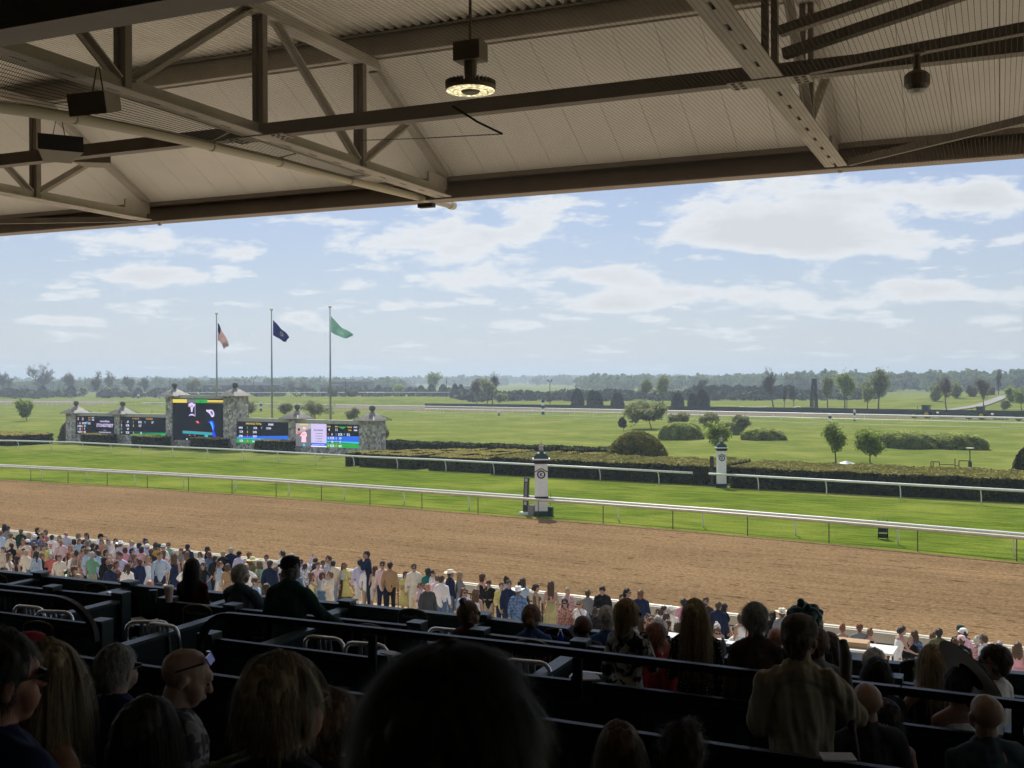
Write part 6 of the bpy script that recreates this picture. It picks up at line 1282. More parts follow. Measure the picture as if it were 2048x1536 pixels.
def strands(tf, n, length, seed, style='short', wd=.0016, puff=.0, steps=5, grav=.5, frizz=.25, lock=.22, rad=(.090, .106, .112)):
    rg = np.random.default_rng(seed); d = rg.normal(size=(n*3, 3)); d /= np.linalg.norm(d, axis=1)[:, None]
    lim = np.where(d[:, 1] > .25, .38, -.62 if style != 'crop' else -.28); d = d[d[:, 2] > lim][:n]; n = len(d)
    C = np.array([0, -.012, .115]); Rr = np.array(rad)
    p = C+d*Rr*(1+puff); nrm = d.copy(); g_ = np.array([0, -.35, -.75])+np.array([1, 0, 0])*np.sign(d[:, :1])*.35; v = g_-(g_*d).sum(1)[:, None]*d; v /= np.linalg.norm(v, axis=1)[:, None]+1e-9; v = v+d*(.12+.9*frizz)+rg.normal(size=(n, 3))*frizz; lk = np.stack([np.sin(d@(rg.normal(size=3)*10)+k) for k in range(3)], 1)+.6*np.stack([np.sin(d@(rg.normal(size=3)*19)+k) for k in range(3)], 1); v = v+lk*lock; p = p+d*np.maximum(0, lk[:, :1])*.006; v /= np.linalg.norm(v, axis=1)[:, None]
    L = length*(.6+.8*rg.random(n))[:, None]; st = L/steps; pts = [p]
    for k in range(steps):
        v = v+np.array([0, 0, -grav])+lk*lock*.25+rg.normal(size=(n, 3))*frizz*.35; v /= np.linalg.norm(v, axis=1)[:, None]; p = p+v*st
        q_ = (p-C)/Rr; q_[:, 2] = np.maximum(q_[:, 2], -.0+0*q_[:, 2]) if False else q_[:, 2]; l = np.linalg.norm(q_, axis=1); ins = l < 1+puff+.01; p[ins] = C+(q_[ins]/l[ins][:, None])*(1+puff+.012)*Rr
        pts.append(p.copy())
    pts = np.stack(pts, 1); side = np.cross(np.diff(pts, axis=1)[:, 0], nrm); side /= np.linalg.norm(side, axis=1)[:, None]+1e-9
    ww = wd*np.linspace(1, .25, steps+1)[None, :, None]; a = pts-side[:, None]*ww; b_ = pts+side[:, None]*ww
    o, Mx = tf.o, tf.M; V = np.stack([a, b_], 2).reshape(-1, 3)@Mx.T+o; m = 2*(steps+1)
    fs = []
    for i in range(n):
        for k in range(steps): q0 = i*m+2*k; fs.append((q0, q0+1, q0+3, q0+2))
    me = bpy.data.meshes.new('strands'); me.from_pydata(V.tolist(), [], fs); return me
class TF:
    def __init__(s, o, M): s.o = o; s.M = M
    def __call__(s, p): return tuple(s.o+s.M@np.array(p))
def hair_shapes(tf, style):
    if style == 'bald': return []
    S_ = [(tf((0, -.035, .125)), tf((0, -.01, .14)), .092, .088, 1), (tf((0, -.055, .10)), tf((0, -.06, .05)), .078, .055, 1)]
    if style in ('long', 'longst', 'curly', 'pony', 'bob'): S_ += [(tf((-.06, -.01, .12)), tf((-.065, -.02, .06)), .038, .03, 1), (tf((.06, -.01, .12)), tf((.065, -.02, .06)), .038, .03, 1)]
    if style == 'bob': S_ += [(tf((-.065, -.03, .06)), tf((-.06, -.03, .0)), .038, .034, 1), (tf((.065, -.03, .06)), tf((.06, -.03, .0)), .038, .034, 1), (tf((0, -.07, .06)), tf((0, -.07, .0)), .06, .055, 1)]
    if style in ('long', 'longst', 'curly'):
        w_ = .040 if style != 'curly' else .065; L = -.20 if style != 'longst' else -.32
        for s_ in (-1, -.33, .33, 1): S_ += [(tf((s_*.062, -.045, .07)), tf((s_*.07, -.065, L*.5)), w_, w_*.92, 1), (tf((s_*.07, -.065, L*.5)), tf((s_*.055, -.07, L)), w_*.92, w_*.5, 1)]
    if style == 'pony': S_ += [(tf((0, -.11, .13)), tf((0, -.15, .02)), .035, .035, 1), (tf((0, -.15, .02)), tf((0, -.13, -.12)), .035, .012, 1)]
    if style == 'bun': S_ += [(tf((0, -.075, .22)), tf((.01, -.085, .23)), .042, .04, 1)]
    if style == 'lowbun': S_ += [(tf((0, -.13, .07)), tf((.01, -.135, .06)), .042, .04, 1)]
    return S_
def hat_mesh(tf, kind):
    q = MB(); A, B, Z_ = Vector(tf.M@np.array([1, 0, 0])), Vector(tf.M@np.array([0, 1, 0])), Vector(tf.M@np.array([0, 0, 1])); o = Vector(tf((0, -.012, .135)))
    def ring(prof, n=24, curl=0, sx=1, sy=1.12, dent=0):
        vs = []
        for r_, z in prof:
            for i in range(n): a = 2*math.pi*i/n; c = curl*abs(math.cos(a))**2*max(0, r_-.11)/.1; dn = -dent*max(0, 1-abs(math.cos(a)*r_)/.035) if z > .07 else 0; vs.append(o+A*(math.cos(a)*r_*sx)+B*(math.sin(a)*r_*sy)+Z_*(z+c+dn))
        m = len(prof); q.add(vs, [(j*n+i, j*n+(i+1) % n, (j+1)*n+(i+1) % n, (j+1)*n+i) for j in range(m-1) for i in range(n)]+[tuple((m-1)*n+i for i in range(n))])
    if kind == 'cap':
        ring([(.098, -.02), (.100, .01), (.096, .05), (.075, .085), (.035, .103), (.005, .107)])
        vs = []; n = 12
        for k in range(2):
            for i in range(n+1): a = math.pi*(.16+.68*i/n); vs += [o+A*(math.cos(a)*.098)+B*(math.sin(a)*.108)+Z_*(-.005+.006*k), o+A*(math.cos(a)*.085)+B*(math.sin(a)*.19)+Z_*(-.022+.014*math.sin(a)+.006*k)]
        m = 2*(n+1); q.add(vs, [(2*i, 2*i+1, 2*i+3, 2*i+2) for i in range(n)]+[(m+2*i, m+2*i+2, m+2*i+3, m+2*i+1) for i in range(n)]+[(2*i+1, m+2*i+1, m+2*i+3, 2*i+3) for i in range(n)])
    elif kind == 'cowboy': ring([(.20, .0), (.195, .004), (.11, -.002), (.100, .01), (.096, .06), (.088, .105), (.06, .115), (.01, .105)], curl=.05, dent=.02)
    elif kind == 'wide': ring([(.235, -.035), (.20, -.02), (.105, .0), (.100, .03), (.088, .085), (.04, .10), (.005, .10)], curl=-.015)
    elif kind == 'hijab': pass
    me = bpy.data.meshes.new('hat'); me.from_pydata([tuple(v) for v in q.v], [], q.f); me.polygons.foreach_set('use_smooth', [True]*len(me.polygons)); return me
def glasses_mesh(tf, up=0.0, back=0.0):
    q = MB(); P = lambda x, y, z: Vector(tf((x, y+back, z+up))); X_ = Vector(tf.M@np.array([1, 0, 0])); Z_ = Vector(tf.M@np.array([0, 0, 1])); Y_ = Vector(tf.M@np.array([0, 1, 0]))
    for s_ in (-1, 1): q.obox(P(s_*.034, .098, .098), X_*.026, Y_*.003, Z_*.017); q.bar(P(s_*.062, .092, .104), P(s_*.088, -.01, .10), .004, .006)
    q.bar(P(-.012, .1, .105), P(.012, .1, .105), .004, .005); me = bpy.data.meshes.new('glasses'); me.from_pydata(q.v, [], q.f); return me
def eyes_mesh(tf):
    q = MB()
    for s_ in (-1, 1):
        vs, fs = cap_mesh(tf((s_*.033, .092, .098)), tf((s_*.036, .091, .098)), .0065, .0065, n=8); q.add(vs, fs); vs, fs = cap_mesh(tf((s_*.02, .100, .118)), tf((s_*.048, .092, .120)), .003, .002, n=5); q.add(vs, fs)
    vs, fs = cap_mesh(tf((-.02, .098, .030)), tf((.02, .098, .030)), .003, .003, n=5); q.add(vs, fs)
    me = bpy.data.meshes.new('eyes'); me.from_pydata(q.v, [], q.f); return me
SK = {'l': (.46, .30, .235), 'p': (.58, .36, .27), 't': (.38, .20, .13), 'd': (.12, .06, .04), 'r': (.50, .24, .18)}
HC = {'k': (.022, .017, .015), 'b': (.07, .042, .026), 'n': (.13, .075, .042), 'a': (.16, .06, .03), 'y': (.36, .27, .15), 'd': (.24, .18, .11), 'g': (.33, .32, .30), 'w': (.55, .54, .52), 'r': (.25, .09, .03)}
def skin(c): return mat('skin_'+c, SK[c], .55, .06, 9)
def hairm(c):
    if 'hair_'+c in MATS: return MATS['hair_'+c]
    m = hairm0(c); t = m.node_tree; b = t.nodes['Principled BSDF']; src = b.inputs['Base Color'].links[0].from_socket
    ge = N(t, 'ShaderNodeNewGeometry'); mr_ = N(t, 'ShaderNodeMapRange', ins={'To Min': .35, 'To Max': 1.9}); t.links.new(ge.outputs['Random Per Island'], mr_.inputs[0])
    mm = N(t, 'ShaderNodeVectorMath', operation='SCALE'); t.links.new(src, mm.inputs[0]); t.links.new(mr_.outputs[0], mm.inputs[3]); t.links.new(mm.outputs[0], b.inputs['Base Color']); return m
def hairm0(c): return mat('hair_'+c, HC[c], .62, .35, 30, spec=.38, stretch=(3, 3, .4))
CL = dict(white=(.88, .88, .88), cream=(.80, .74, .62), lblue=(.44, .58, .80), blue=(.05, .12, .32), navy=(.015, .025, .07), black=(.012, .012, .014), grey=(.22, .23, .25), dgrey=(.06, .065, .07), khaki=(.50, .41, .28), shirt=(.40, .355, .26), tan=(.40, .26, .15), beige=(.68, .59, .48), pink=(.78, .42, .50), lpink=(.82, .60, .62), coral=(.55, .16, .14), red=(.30, .02, .03), maroon=(.09, .012, .014), green=(.20, .42, .30), dgreen=(.015, .05, .035), olive=(.13, .13, .07), yellow=(.62, .58, .18), gold=(.55, .33, .02), lyellow=(.80, .78, .42), rust=(.22, .07, .04), teal=(.02, .16, .14), lav=(.62, .60, .82), denim=(.10, .18, .30), ldenim=(.42, .54, .68), brown=(.07, .045, .035), jean=(.12, .20, .33), purple=(.25, .08, .30), mauve=(.30, .17, .24), charc=(.03, .032, .035), slate=(.07, .10, .12), dred=(.05, .004, .008))
def cloth(c):
    if c in CL: return mat('cloth_'+c, CL[c], .85, .10, 5, .35, 9, spec=.15)
    n = 'cloth_'+c
    if n in MATS: return MATS[n]
    pat = {'floral': ((.66, .50, .50), (.45, .08, .12), 26, .56), 'floralb': ((.68, .68, .68), (.10, .15, .35), 18, .55), 'plaid': ((.25, .38, .60), (.60, .64, .72), 30, .5), 'stripe': ((.66, .68, .74), (.25, .32, .5), 60, .5), 'bwpat': ((.50, .49, .46), (.012, .012, .012), 13, .52), 'dots': ((.012, .010, .010), (.45, .42, .38), 40, 0), 'camo': ((.09, .08, .06), (.20, .15, .11), 18, .5), 'bluepat': ((.16, .26, .46), (.07, .12, .26), 14, .5), 'pinkfl': ((.55, .35, .30), (.30, .12, .10), 20, .5), 'greypat': ((.30, .29, .30), (.08, .07, .08), 20, .5), 'pinkstr': ((.66, .36, .50), (.66, .60, .62), 60, .5), 'yelfl': ((.62, .52, .08), (.62, .60, .30), 30, .5), 'ygown': ((.55, .50, .25), (.45, .40, .18), 5, .5)}[c]
    m = bpy.data.materials.new(n); m.use_nodes = True; t = m.node_tree; b = t.nodes['Principled BSDF']; b.inputs['Roughness'].default_value = .85; b.inputs['Specular IOR Level'].default_value = .15
    tcn = N(t, 'ShaderNodeTexCoord'); mixn = N(t, 'ShaderNodeMixRGB'); mixn.inputs[1].default_value = pat[0]+(1,); mixn.inputs[2].default_value = pat[1]+(1,)
    if c == 'dots':
        v = N(t, 'ShaderNodeTexVoronoi', ins={'Scale': pat[2], 'Randomness': .25}); t.links.new(tcn.outputs['Object'], v.inputs['Vector']); mr_ = N(t, 'ShaderNodeMapRange', ins={'From Min': .24, 'From Max': .30, 'To Min': 1, 'To Max': 0}); t.links.new(v.outputs['Distance'], mr_.inputs[0]); t.links.new(mr_.outputs[0], mixn.inputs[0])
    elif c in ('plaid', 'stripe', 'pinkstr'):
        w1 = N(t, 'ShaderNodeTexWave', ins={'Scale': pat[2]*.25}); t.links.new(tcn.outputs['Object'], w1.inputs[0]); f = w1.outputs['Fac']
        if c == 'plaid': w2 = N(t, 'ShaderNodeTexWave', bands_direction='Z', ins={'Scale': pat[2]*.25}); t.links.new(tcn.outputs['Object'], w2.inputs[0]); f = math_(t, 'MAXIMUM', f, w2.outputs['Fac'])
        mr_ = N(t, 'ShaderNodeMapRange', ins={'From Min': .55, 'From Max': .75}); t.links.new(f, mr_.inputs[0]); t.links.new(mr_.outputs[0], mixn.inputs[0])
    else:
        v = N(t, 'ShaderNodeTexNoise', ins={'Scale': pat[2], 'Detail': 2, 'Distortion': .6}); t.links.new(tcn.outputs['Object'], v.inputs['Vector']); mr_ = N(t, 'ShaderNodeMapRange', ins={'From Min': pat[3]-.03, 'From Max': pat[3]+.03}); t.links.new(v.outputs[0], mr_.inputs[0]); t.links.new(mr_.outputs[0], mixn.inputs[0])
    t.links.new(mixn.outputs[0], b.inputs['Base Color']); MATS[n] = m; return m
def person(loc, rot, s, label, sex='m', legs='stand', la='down', ra='down', sk='l', hair='short', hc='b', top='L', tc_='white', bot='P', bc='navy', hat=None, hatc='white', gl=None, lean=0.0, ht=0.0, hn=0.0, vox=.018, nstr=0, fat=1.0, group=None, strand=None, shoe='black'):
    fem = sex == 'f'; root = thing('person', label, 'person', loc, group); root.rotation_euler = (0, 0, rot); root.scale = (s, s, s)
    K = (legs, la, ra, fem, round(lean, 2)); J = joints(legs, la, ra, fem, lean)
    o, Mx, _ = head_shapes(J, R(ht), R(hn)-lean*.4); tf = TF(o, Mx); KH = K+(ht, hn, vox, fat)
    def mk_body():
        hs, fg = hand_shapes(J, fem)
        feet = [(J['an'+n_], J['to'+n_], .038, .028, 1) for n_ in 'LR']+[(tuple(np.array(J['an'+n_])+np.array([0, -.03, -.045])), J['to'+n_], .030, .028, 1) for n_ in 'LR']
        return remesh(sh(body_shapes(J, fem, 0, fat=fat)+limbs(J, 0, fem=fem)+limbs(J, 0, fem=fem, what='legs')+hs+feet+[(J['nb'], tf((0, -.01, .03)), .056 if fem else .063, .052 if fem else .058, 1)]+headset(tf)), vox, 2 if vox > .012 else 4, fg)
    link_part('body', cached(('body',)+KH, mk_body), skin(sk), root)
    if top != 'N' and top != 'T':
        t1 = {'L': .97, 'S': .30, 'J': .98, 'B': .46}[top]; g_ = {'J': .024, 'B': .026}.get(top, .014)
        def mk_top(): 
            Jt = dict(J); L = body_shapes(Jt, fem, g_, fat=fat)+limbs(J, g_, fem=fem, t1=t1)
            if bot not in ('D', 'G') : L.append(((J['pel'][0], J['pel'][1], J['pel'][2]-{'J': .10, 'B': .20}.get(top, .03)), J['pel'], (.142 if top != 'J' else .148)*fat+g_*1.3, .145*fat+g_, .76))
            L.append((J['nb'], tuple(np.array(J['nb'])+np.array([0, -.005, .045])), .066+(.006 if top in 'JB' else 0), .060, 1)); return folds(remesh(sh(L), vox, 2), .016 if top != 'B' else .03, (9, 9, 4) if top != 'B' else (13, 13, 2.2))
        link_part('jacket' if top == 'J' else 'shirt', cached(('top', top)+K+(vox, fat, bot in ('D', 'G')), mk_top), cloth(tc_), root)
    elif top == 'T':
        def mk_t():
            L = [s_ for s_ in body_shapes(J, fem, .012, fat=fat)][:3]+[s_ for s_ in body_shapes(J, fem, .012, fat=fat)][7:]; return remesh(sh(L), vox, 2)
        link_part('top', cached(('tt',)+K+(vox, fat), mk_t), cloth(tc_), root)
    if bot in ('P', 'H'):
        def mk_p(): return remesh(sh(body_shapes(J, fem, .010, fat=fat)[:1]+limbs(J, .016, fem=fem, what='legs', t1=.98 if bot == 'P' else .46)), vox, 2)
        link_part('trousers' if bot == 'P' else 'shorts', cached(('bot', bot)+K+(vox, fat), mk_p), cloth(bc), root)
    elif bot in ('D', 'K', 'G'):
        hem, wide = {'D': (.52, .25), 'K': (.60, .22), 'G': (.12, .30)}[bot]
        if legs == 'sit':
            def mk_k(): return remesh(sh(body_shapes(J, fem, .012, fat=fat)[:2]+limbs(J, .03, fem=fem, what='legs', t1=.55)), vox, 2)
        else:
            def mk_k():
                me = bpy.data.meshes.new('skirt'); vs, fs = skirt_mesh(J, hem, wide); me.from_pydata(vs.tolist(), [], fs); me.polygons.foreach_set('use_smooth', [True]*len(me.polygons)); return me
        link_part('skirt', cached(('sk', bot)+K+(vox, fat), mk_k), cloth(bc), root)
    def mk_sh(): return remesh(sh([(tuple(np.array(J['an'+n_])+np.array([0, -.03, -.04])), J['to'+n_], .040, .038, 1) for n_ in 'LR']), vox*.8, 1)
    link_part('shoes', cached(('sh',)+K+(vox,), mk_sh), cloth(shoe), root)
    if hair != 'bald' and not (hat == 'x'):
        hp = link_part('hair', cached(('hair', hair)+KH, lambda: folds(remesh(sh(hair_shapes(tf, hair)), min(vox, .012), 2), .014 if vox < .012 else .02, (22, 22, 9))), hairm(hc), root)
        if nstr:
            kw = dict(short=dict(length=.045, grav=.3, frizz=.16), long=dict(length=.30, grav=.9, frizz=.045, steps=8), longst=dict(length=.42, grav=.9, frizz=.035, steps=9), curly=dict(length=.2, frizz=.5), bun=dict(length=.05, frizz=.14, grav=.2), lowbun=dict(length=.05, frizz=.14, grav=.2), bob=dict(length=.17, grav=.8, frizz=.06, steps=6), pony=dict(length=.07, frizz=.15)).get(hair, {}); kw.update(strand or {})
            me = strands(tf, nstr, kw.pop('length', .05), int(abs(loc[0]*97)) % 999, **kw); ho = link_part('strands', me, hairm(hc), hp)
    if hat and hat != 'x':
        hb = link_part('hat' if hat != 'cap' else 'cap', cached(('hat', hat)+KH, lambda: hat_mesh(tf, hat)), cloth(hatc), root)
    if gl == 's': link_part('sunglasses', cached(('gl',)+KH, lambda: glasses_mesh(tf)), M_BLK, root)
    elif gl == 'top': link_part('sunglasses', cached(('glt',)+KH, lambda: glasses_mesh(tf, .085, -.045)), M_BLK, root)
    if abs(((math.degrees(rot)+ht+180) % 360)-180) > 60: link_part('eyes', cached(('eyes',)+KH, lambda: eyes_mesh(tf)), mat('eye_dark', (.03, .02, .015), .3), root)
    return root, tf, J
HT = 1.765
def top_local(legs, lean, hat): return (1.755 if legs == 'stand' else 1.325)-(lean**2*.42 if lean else 0)+({'cowboy': .045, 'cap': .01, 'wide': .02}.get(hat, 0))
# ---- crowd on the apron: px, py of the top of the head
cg = 'race goers standing on the apron'
def crowd(px, py, face, label, sex='m', Y=None, **k):
    legs = k.get('legs', 'stand'); tl = top_local(legs, k.get('lean', 0), k.get('hat')); tgt = .985 if sex == 'm' else .93
    best = None
    d_ = ray(px, py); yf = min((H-.12-tgt*tl)/(-d_.z)*d_.y, (OUTW-2.15)*d_.y/d_.dot(TV)); Y = yf if Y is None else min(Y, yf)
    for i in range(260):
        y = Y+(i-130)*.02
        p = PY(px, py, y); v = p.dot(SV); w_ = p.dot(TV)
        if w_ > OUTW-1.95 or v < 13: continue
        g_ = terr(v); s_ = (p.z-g_)/tl; c = abs(s_-tgt)+abs(y-Y)*.03
        if best is None or c < best[0]: best = (c, y, s_, g_, p)
    if best is None: print('NO PLACE', px, py); return None
    c, y, s_, g_, p = best; s_ = min(1.15, max(.86, s_))
    return person(Vector((p.x, p.y, p.z-s_*tl)), R(-face), s_, label, sex, group=cg, **k)
F_ = dict(sex='f')
def c_(px, py, face, label, sex='m', **k): return crowd(px, py, face, label, sex, **k)
W = 'sex'
c_(9, 1048, 10, 'dark haired woman in black at the rail, far left edge', 'f', hair='long', hc='k', top='L', tc_='black', bot='K', bc='black')
c_(16, 1052, 20, 'man in a grey suit jacket at the far left by the rail', hc='k', top='J', tc_='grey', bc='dgrey')
c_(2, 1062, 15, 'man in light blue shirt and khaki trousers cut by the left edge', hc='n', tc_='lblue', bc='khaki')
c_(42, 1058, 0, 'person in a dark green jacket seen from behind near the left edge', hc='n', top='J', tc_='dgreen', bc='charc')
c_(58, 1065, 40, 'fair haired man just right of the dark green jacket', hc='y', tc_='grey', bc='khaki')
c_(55, 1079, 5, 'man in white cap, cream t shirt and black trousers', hair='short', hc='k', sk='d', top='S', tc_='cream', bc='black', hat='cap', hatc='white')
c_(69, 1069, 10, 'man in a white cap and blue shirt behind the cream t shirt', hc='g', tc_='blue', top='S', bc='khaki', hat='cap', hatc='white')
c_(75, 1055, 90, 'dark haired woman in profile by the rail, above the white cap', 'f', hair='long', hc='k', tc_='black', bot='K', bc='black')
c_(83, 1066, 190, 'brown haired woman in a greyish patterned dress beside the white t shirt', 'f', hair='long', hc='n', top='T', tc_='greypat', bot='D', bc='greypat')
c_(91, 1060, 200, 'brown haired woman near the rail, third row from the left', 'f', hair='bob', hc='n', top='T', tc_='coral', bot='D', bc='coral')
c_(104, 1070, 3, 'man in white t shirt with red print on the back and blue shorts', hc='k', top='S', tc_='white', bot='H', bc='blue', hat=None, shoe='white')
c_(132, 1063, 0, 'balding man in a blue plaid shirt by the rail', hair='bald', sk='r', top='S', tc_='plaid', bc='khaki')
c_(148, 1078, -20, 'dark bobbed woman in a white and blue floral playsuit', 'f', hair='bob', hc='k', top='S', tc_='floralb', bot='H', bc='floralb')
c_(157, 1066, 60, 'blonde woman at the rail behind the floral playsuit', 'f', hair='bob', hc='y', tc_='cream', bot='K', bc='white')
c_(173, 1066, 185, 'dark haired woman in sunglasses facing us by the rail', 'f', hair='long', hc='k', tc_='grey', bot='D', bc='grey', gl='s')
c_(190, 1069, 70, 'leaning man in white shirt and black cap', hc='k', top='S', tc_='white', bc='navy', hat='cap', hatc='black', lean=.35)
c_(159, 1078, 150, 'reddish brown long haired woman in grey beside the floral playsuit', 'f', hair='long', hc='a', top='S', tc_='ldenim', bot='D', bc='grey')
c_(174, 1097, 40, 'brown haired man in a pale blue shirt, front of the left crowd', hc='n', tc_='lblue', bc='navy', Y=40)
c_(184, 1104, 20, 'grey haired man in a mint green polo and khaki trousers', hc='g', top='S', tc_='green', bc='khaki', ra='side', Y=39)
c_(196, 1100, -60, 'dark haired man in pale blue shirt reaching an arm out', hc='k', tc_='lblue', bc='navy', la='fwd', Y=40)
c_(216, 1075, 180, 'blonde long haired woman in sunglasses facing us', 'f', hair='long', hc='w', top='T', tc_='lblue', bot='D', bc='lblue', gl='s')
c_(203, 1079, 170, 'brown haired woman in coral left of the white blonde one', 'f', hair='long', hc='n', top='T', tc_='coral', bot='D', bc='rust')
c_(241, 1081, 10, 'man in a white cowboy hat and lavender shirt', hc='n', tc_='lav', bc='khaki', hat='cowboy', hatc='white')
c_(231, 1077, 160, 'brown haired woman left of the white cowboy hat', 'f', hair='bob', hc='n', tc_='cream', bot='K', bc='cream')
c_(237, 1103, 200, 'curly dark haired woman in a cream dress below the cowboy hat', 'f', hair='curly', hc='b', top='T', tc_='cream', bot='D', bc='cream', Y=40.5)
c_(212, 1099, 120, 'dark haired woman in a coral patterned top', 'f', hair='bob', hc='k', top='S', tc_='pinkfl', bot='K', bc='coral', Y=41)
c_(208, 1114, 30, 'black haired woman in a black dress in front of the left crowd', 'f', hair='bob', hc='k', top='L', tc_='black', bot='D', bc='black', Y=37.5)
c_(221, 1127, 15, 'dark haired man in a navy suit low in front of the left crowd', hc='k', top='J', tc_='navy', bc='navy', Y=35.5)
c_(233, 1122, 110, 'long auburn haired woman in a rust dress beside the navy suit', 'f', hair='long', hc='a', top='T', tc_='rust', bot='D', bc='rust', la='bent', ra='bent', Y=36.5)
c_(255, 1127, 0, 'woman with long brown hair and a white puff sleeved blouse', 'f', hair='long', hc='b', tc_='white', bot='K', bc='cream', Y=35)
c_(278, 1117, -70, 'young man in an open navy blazer with tan trousers', hc='b', top='J', tc_='navy', bc='tan', la='bent', Y=36.5)
c_(261, 1120, 170, 'dark haired man in navy behind the white blouse', hc='b', top='J', tc_='navy', bc='navy', Y=37.5)
c_(264, 1096, 100, 'dark haired woman in profile right of the curly haired one', 'f', hair='bob', hc='k', tc_='mauve', bot='K', bc='black', Y=42)
c_(263, 1080, -10, 'grey clad man by the rail right of the cowboy hat', hc='n', tc_='beige', bc='dgrey')
c_(283, 1093, 0, 'dark haired woman in a bright pink top', 'f', hair='bob', hc='b', top='L', tc_='pink', bot='K', bc='white', Y=42)
c_(278, 1086, 20, 'man in a navy cap behind the pink top', hc='k', tc_='lblue', bc='khaki', hat='cap', hatc='navy')
c_(290, 1076, -80, 'dark haired woman at the rail above the pink top', 'f', hair='long', hc='k', tc_='white', bot='K', bc='lblue')
c_(294, 1088, 30, 'man in a white cap right of the pink top', hc='g', tc_='lblue', bc='khaki', hat='cap', hatc='white')
c_(294, 1111, -40, 'woman with pinned fair hair in a white dress, one arm up', 'f', hair='bun', hc='d', top='T', tc_='white', bot='D', bc='white', la='head', Y=37.5)
c_(18, 1105, 60, 'brown haired woman in white dress with crossed arms at left', 'f', hair='long', hc='n', top='T', tc_='white', bot='D', bc='white', la='cross', ra='cross', Y=39.5)
c_(35, 1112, 40, 'long black haired woman in a black dress at left', 'f', hair='longst', hc='k', top='T', tc_='black', bot='D', bc='black', Y=38)
c_(73, 1102, 10, 'long black haired woman in a pale denim shirt dress', 'f', hair='longst', hc='k', tc_='ldenim', bot='D', bc='ldenim', Y=39.5)
c_(70, 1085, 90, 'dark haired woman in profile above the pale denim dress', 'f', hair='bob', hc='k', top='S', tc_='pink', bot='D', bc='floral', Y=44)
c_(150, 1132, 60, 'seated red haired man in a charcoal jacket at left', hc='a', top='J', tc_='dgrey', bc='dgrey', legs='sit', Y=30)
c_(156, 1148, 0, 'blonde seated woman beside the charcoal jacket', 'f', hair='bob', hc='d', tc_='olive', bot='D', bc='olive', legs='sit', Y=28)
c_(259, 1158, 0, 'brown seated bald head just above the front wall at left', hair='bald', sk='t', top='S', tc_='cream', bc='navy', legs='sit', Y=27)
c_(8, 1134, 120, 'dark haired seated head at the very left above the wall', hc='k', top='S', tc_='gold', bc='navy', legs='sit', Y=30)
c_(25, 1144, 100, 'reddish haired seated head at left above the wall', 'f', hair='short', hc='a', tc_='white', bot='D', bc='white', legs='sit', Y=29)
c_(318, 1088, 160, 'man in green cap, golden yellow shirt and khaki trousers', hc='n', tc_='gold', bc='khaki', hat='cap', hatc='dgreen', gl='s')
c_(327, 1088, 200, 'person in a white and blue cap behind the yellow shirt', hc='g', tc_='white', bc='khaki', hat='cap', hatc='white')
c_(337, 1085, 180, 'man in mint polo and sunglasses facing us by the rail', hc='n', top='S', tc_='green', bc='khaki', gl='s')
c_(327, 1100, 10, 'brown haired woman in a pink floral dress seen from behind', 'f', hair='long', hc='n', top='S', tc_='floral', bot='D', bc='floral', la='down', ra='hip', Y=41)
c_(347, 1102, 5, 'ash blonde woman in a pale yellow sleeveless dress', 'f', hair='long', hc='g', top='T', tc_='lyellow', bot='D', bc='lyellow', Y=40.5)
c_(311, 1084, -20, 'brown haired woman left of the yellow shirt', 'f', hair='long', hc='b', tc_='grey', bot='K', bc='khaki')
c_(375, 1089, 0, 'broad man in navy top and dark cap leaning at the rail', hc='k', top='J', tc_='navy', bc='navy', hat='cap', hatc='navy', fat=1.2)
c_(374, 1103, 10, 'light brown long haired woman before the broad navy man', 'f', hair='longst', hc='n', top='T', tc_='cream', bot='D', bc='cream')
c_(400, 1104, 175, 'woman in a long white dress and sunglasses facing us', 'f', hair='long', hc='b', top='S', tc_='white', bot='G', bc='white', gl='s', la='bent')
c_(418, 1103, -60, 'auburn long haired woman in a dark blue belted gown', 'f', hair='long', hc='a', top='S', tc_='denim', bot='G', bc='denim', la='bent')
c_(415, 1093, 90, 'dark man in profile at the rail behind the blue gown', hc='k', top='J', tc_='black', bc='black', sk='d')
c_(446, 1102, 15, 'ginger blond man in a black suit', hc='y', top='J', tc_='black', bc='black')
c_(462, 1095, 0, 'grey haired man in a navy jacket by the rail', hc='g', top='J', tc_='navy', bc='navy')
c_(478, 1103, 20, 'man in black cap and lavender shirt seen from behind', hc='k', tc_='lav', bc='khaki', hat='cap', hatc='black')
c_(440, 1123, 60, 'short brown haired woman in a pale blue cape top', 'f', hair='short', hc='n', tc_='ldenim', bot='K', bc='cream', Y=36.5)
c_(499, 1104, 60, 'red haired person left of the straw hat', hc='a', tc_='rust', bc='navy')
c_(505, 1113, 100, 'woman in a wide pale straw hat and sage green top', 'f', hair='bob', hc='d', top='S', tc_='olive', bot='D', bc='green', hat='wide', hatc='lyellow')
c_(492, 1126, -20, 'balding man in a white shirt with a hand on his hip', hair='bald', hc='g', tc_='white', bc='navy', ra='hip', Y=36.5)
c_(533, 1110, 180, 'man in a beige jacket and sunglasses left of the dark capped man', hc='k', top='J', tc_='beige', bc='khaki', gl='s')
c_(540, 1121, 15, 'man in a navy blazer directly left of the dark capped man', hc='k', top='J', tc_='navy', bc='dgrey', Y=37)
c_(565, 1101, -60, 'tall dark haired man whose head shows left above the dark cap', hc='k', tc_='white', bc='navy', gl='s')
c_(512, 1155, 100, 'seated man in glasses and a light blue shirt', hc='n', tc_='lblue', bc='navy', legs='sit', gl='s', Y=29)
c_(533, 1167, 60, 'curly brown haired seated woman in red beside the light blue shirt', 'f', hair='curly', hc='n', tc_='red', bot='D', bc='red', legs='sit', Y=26)
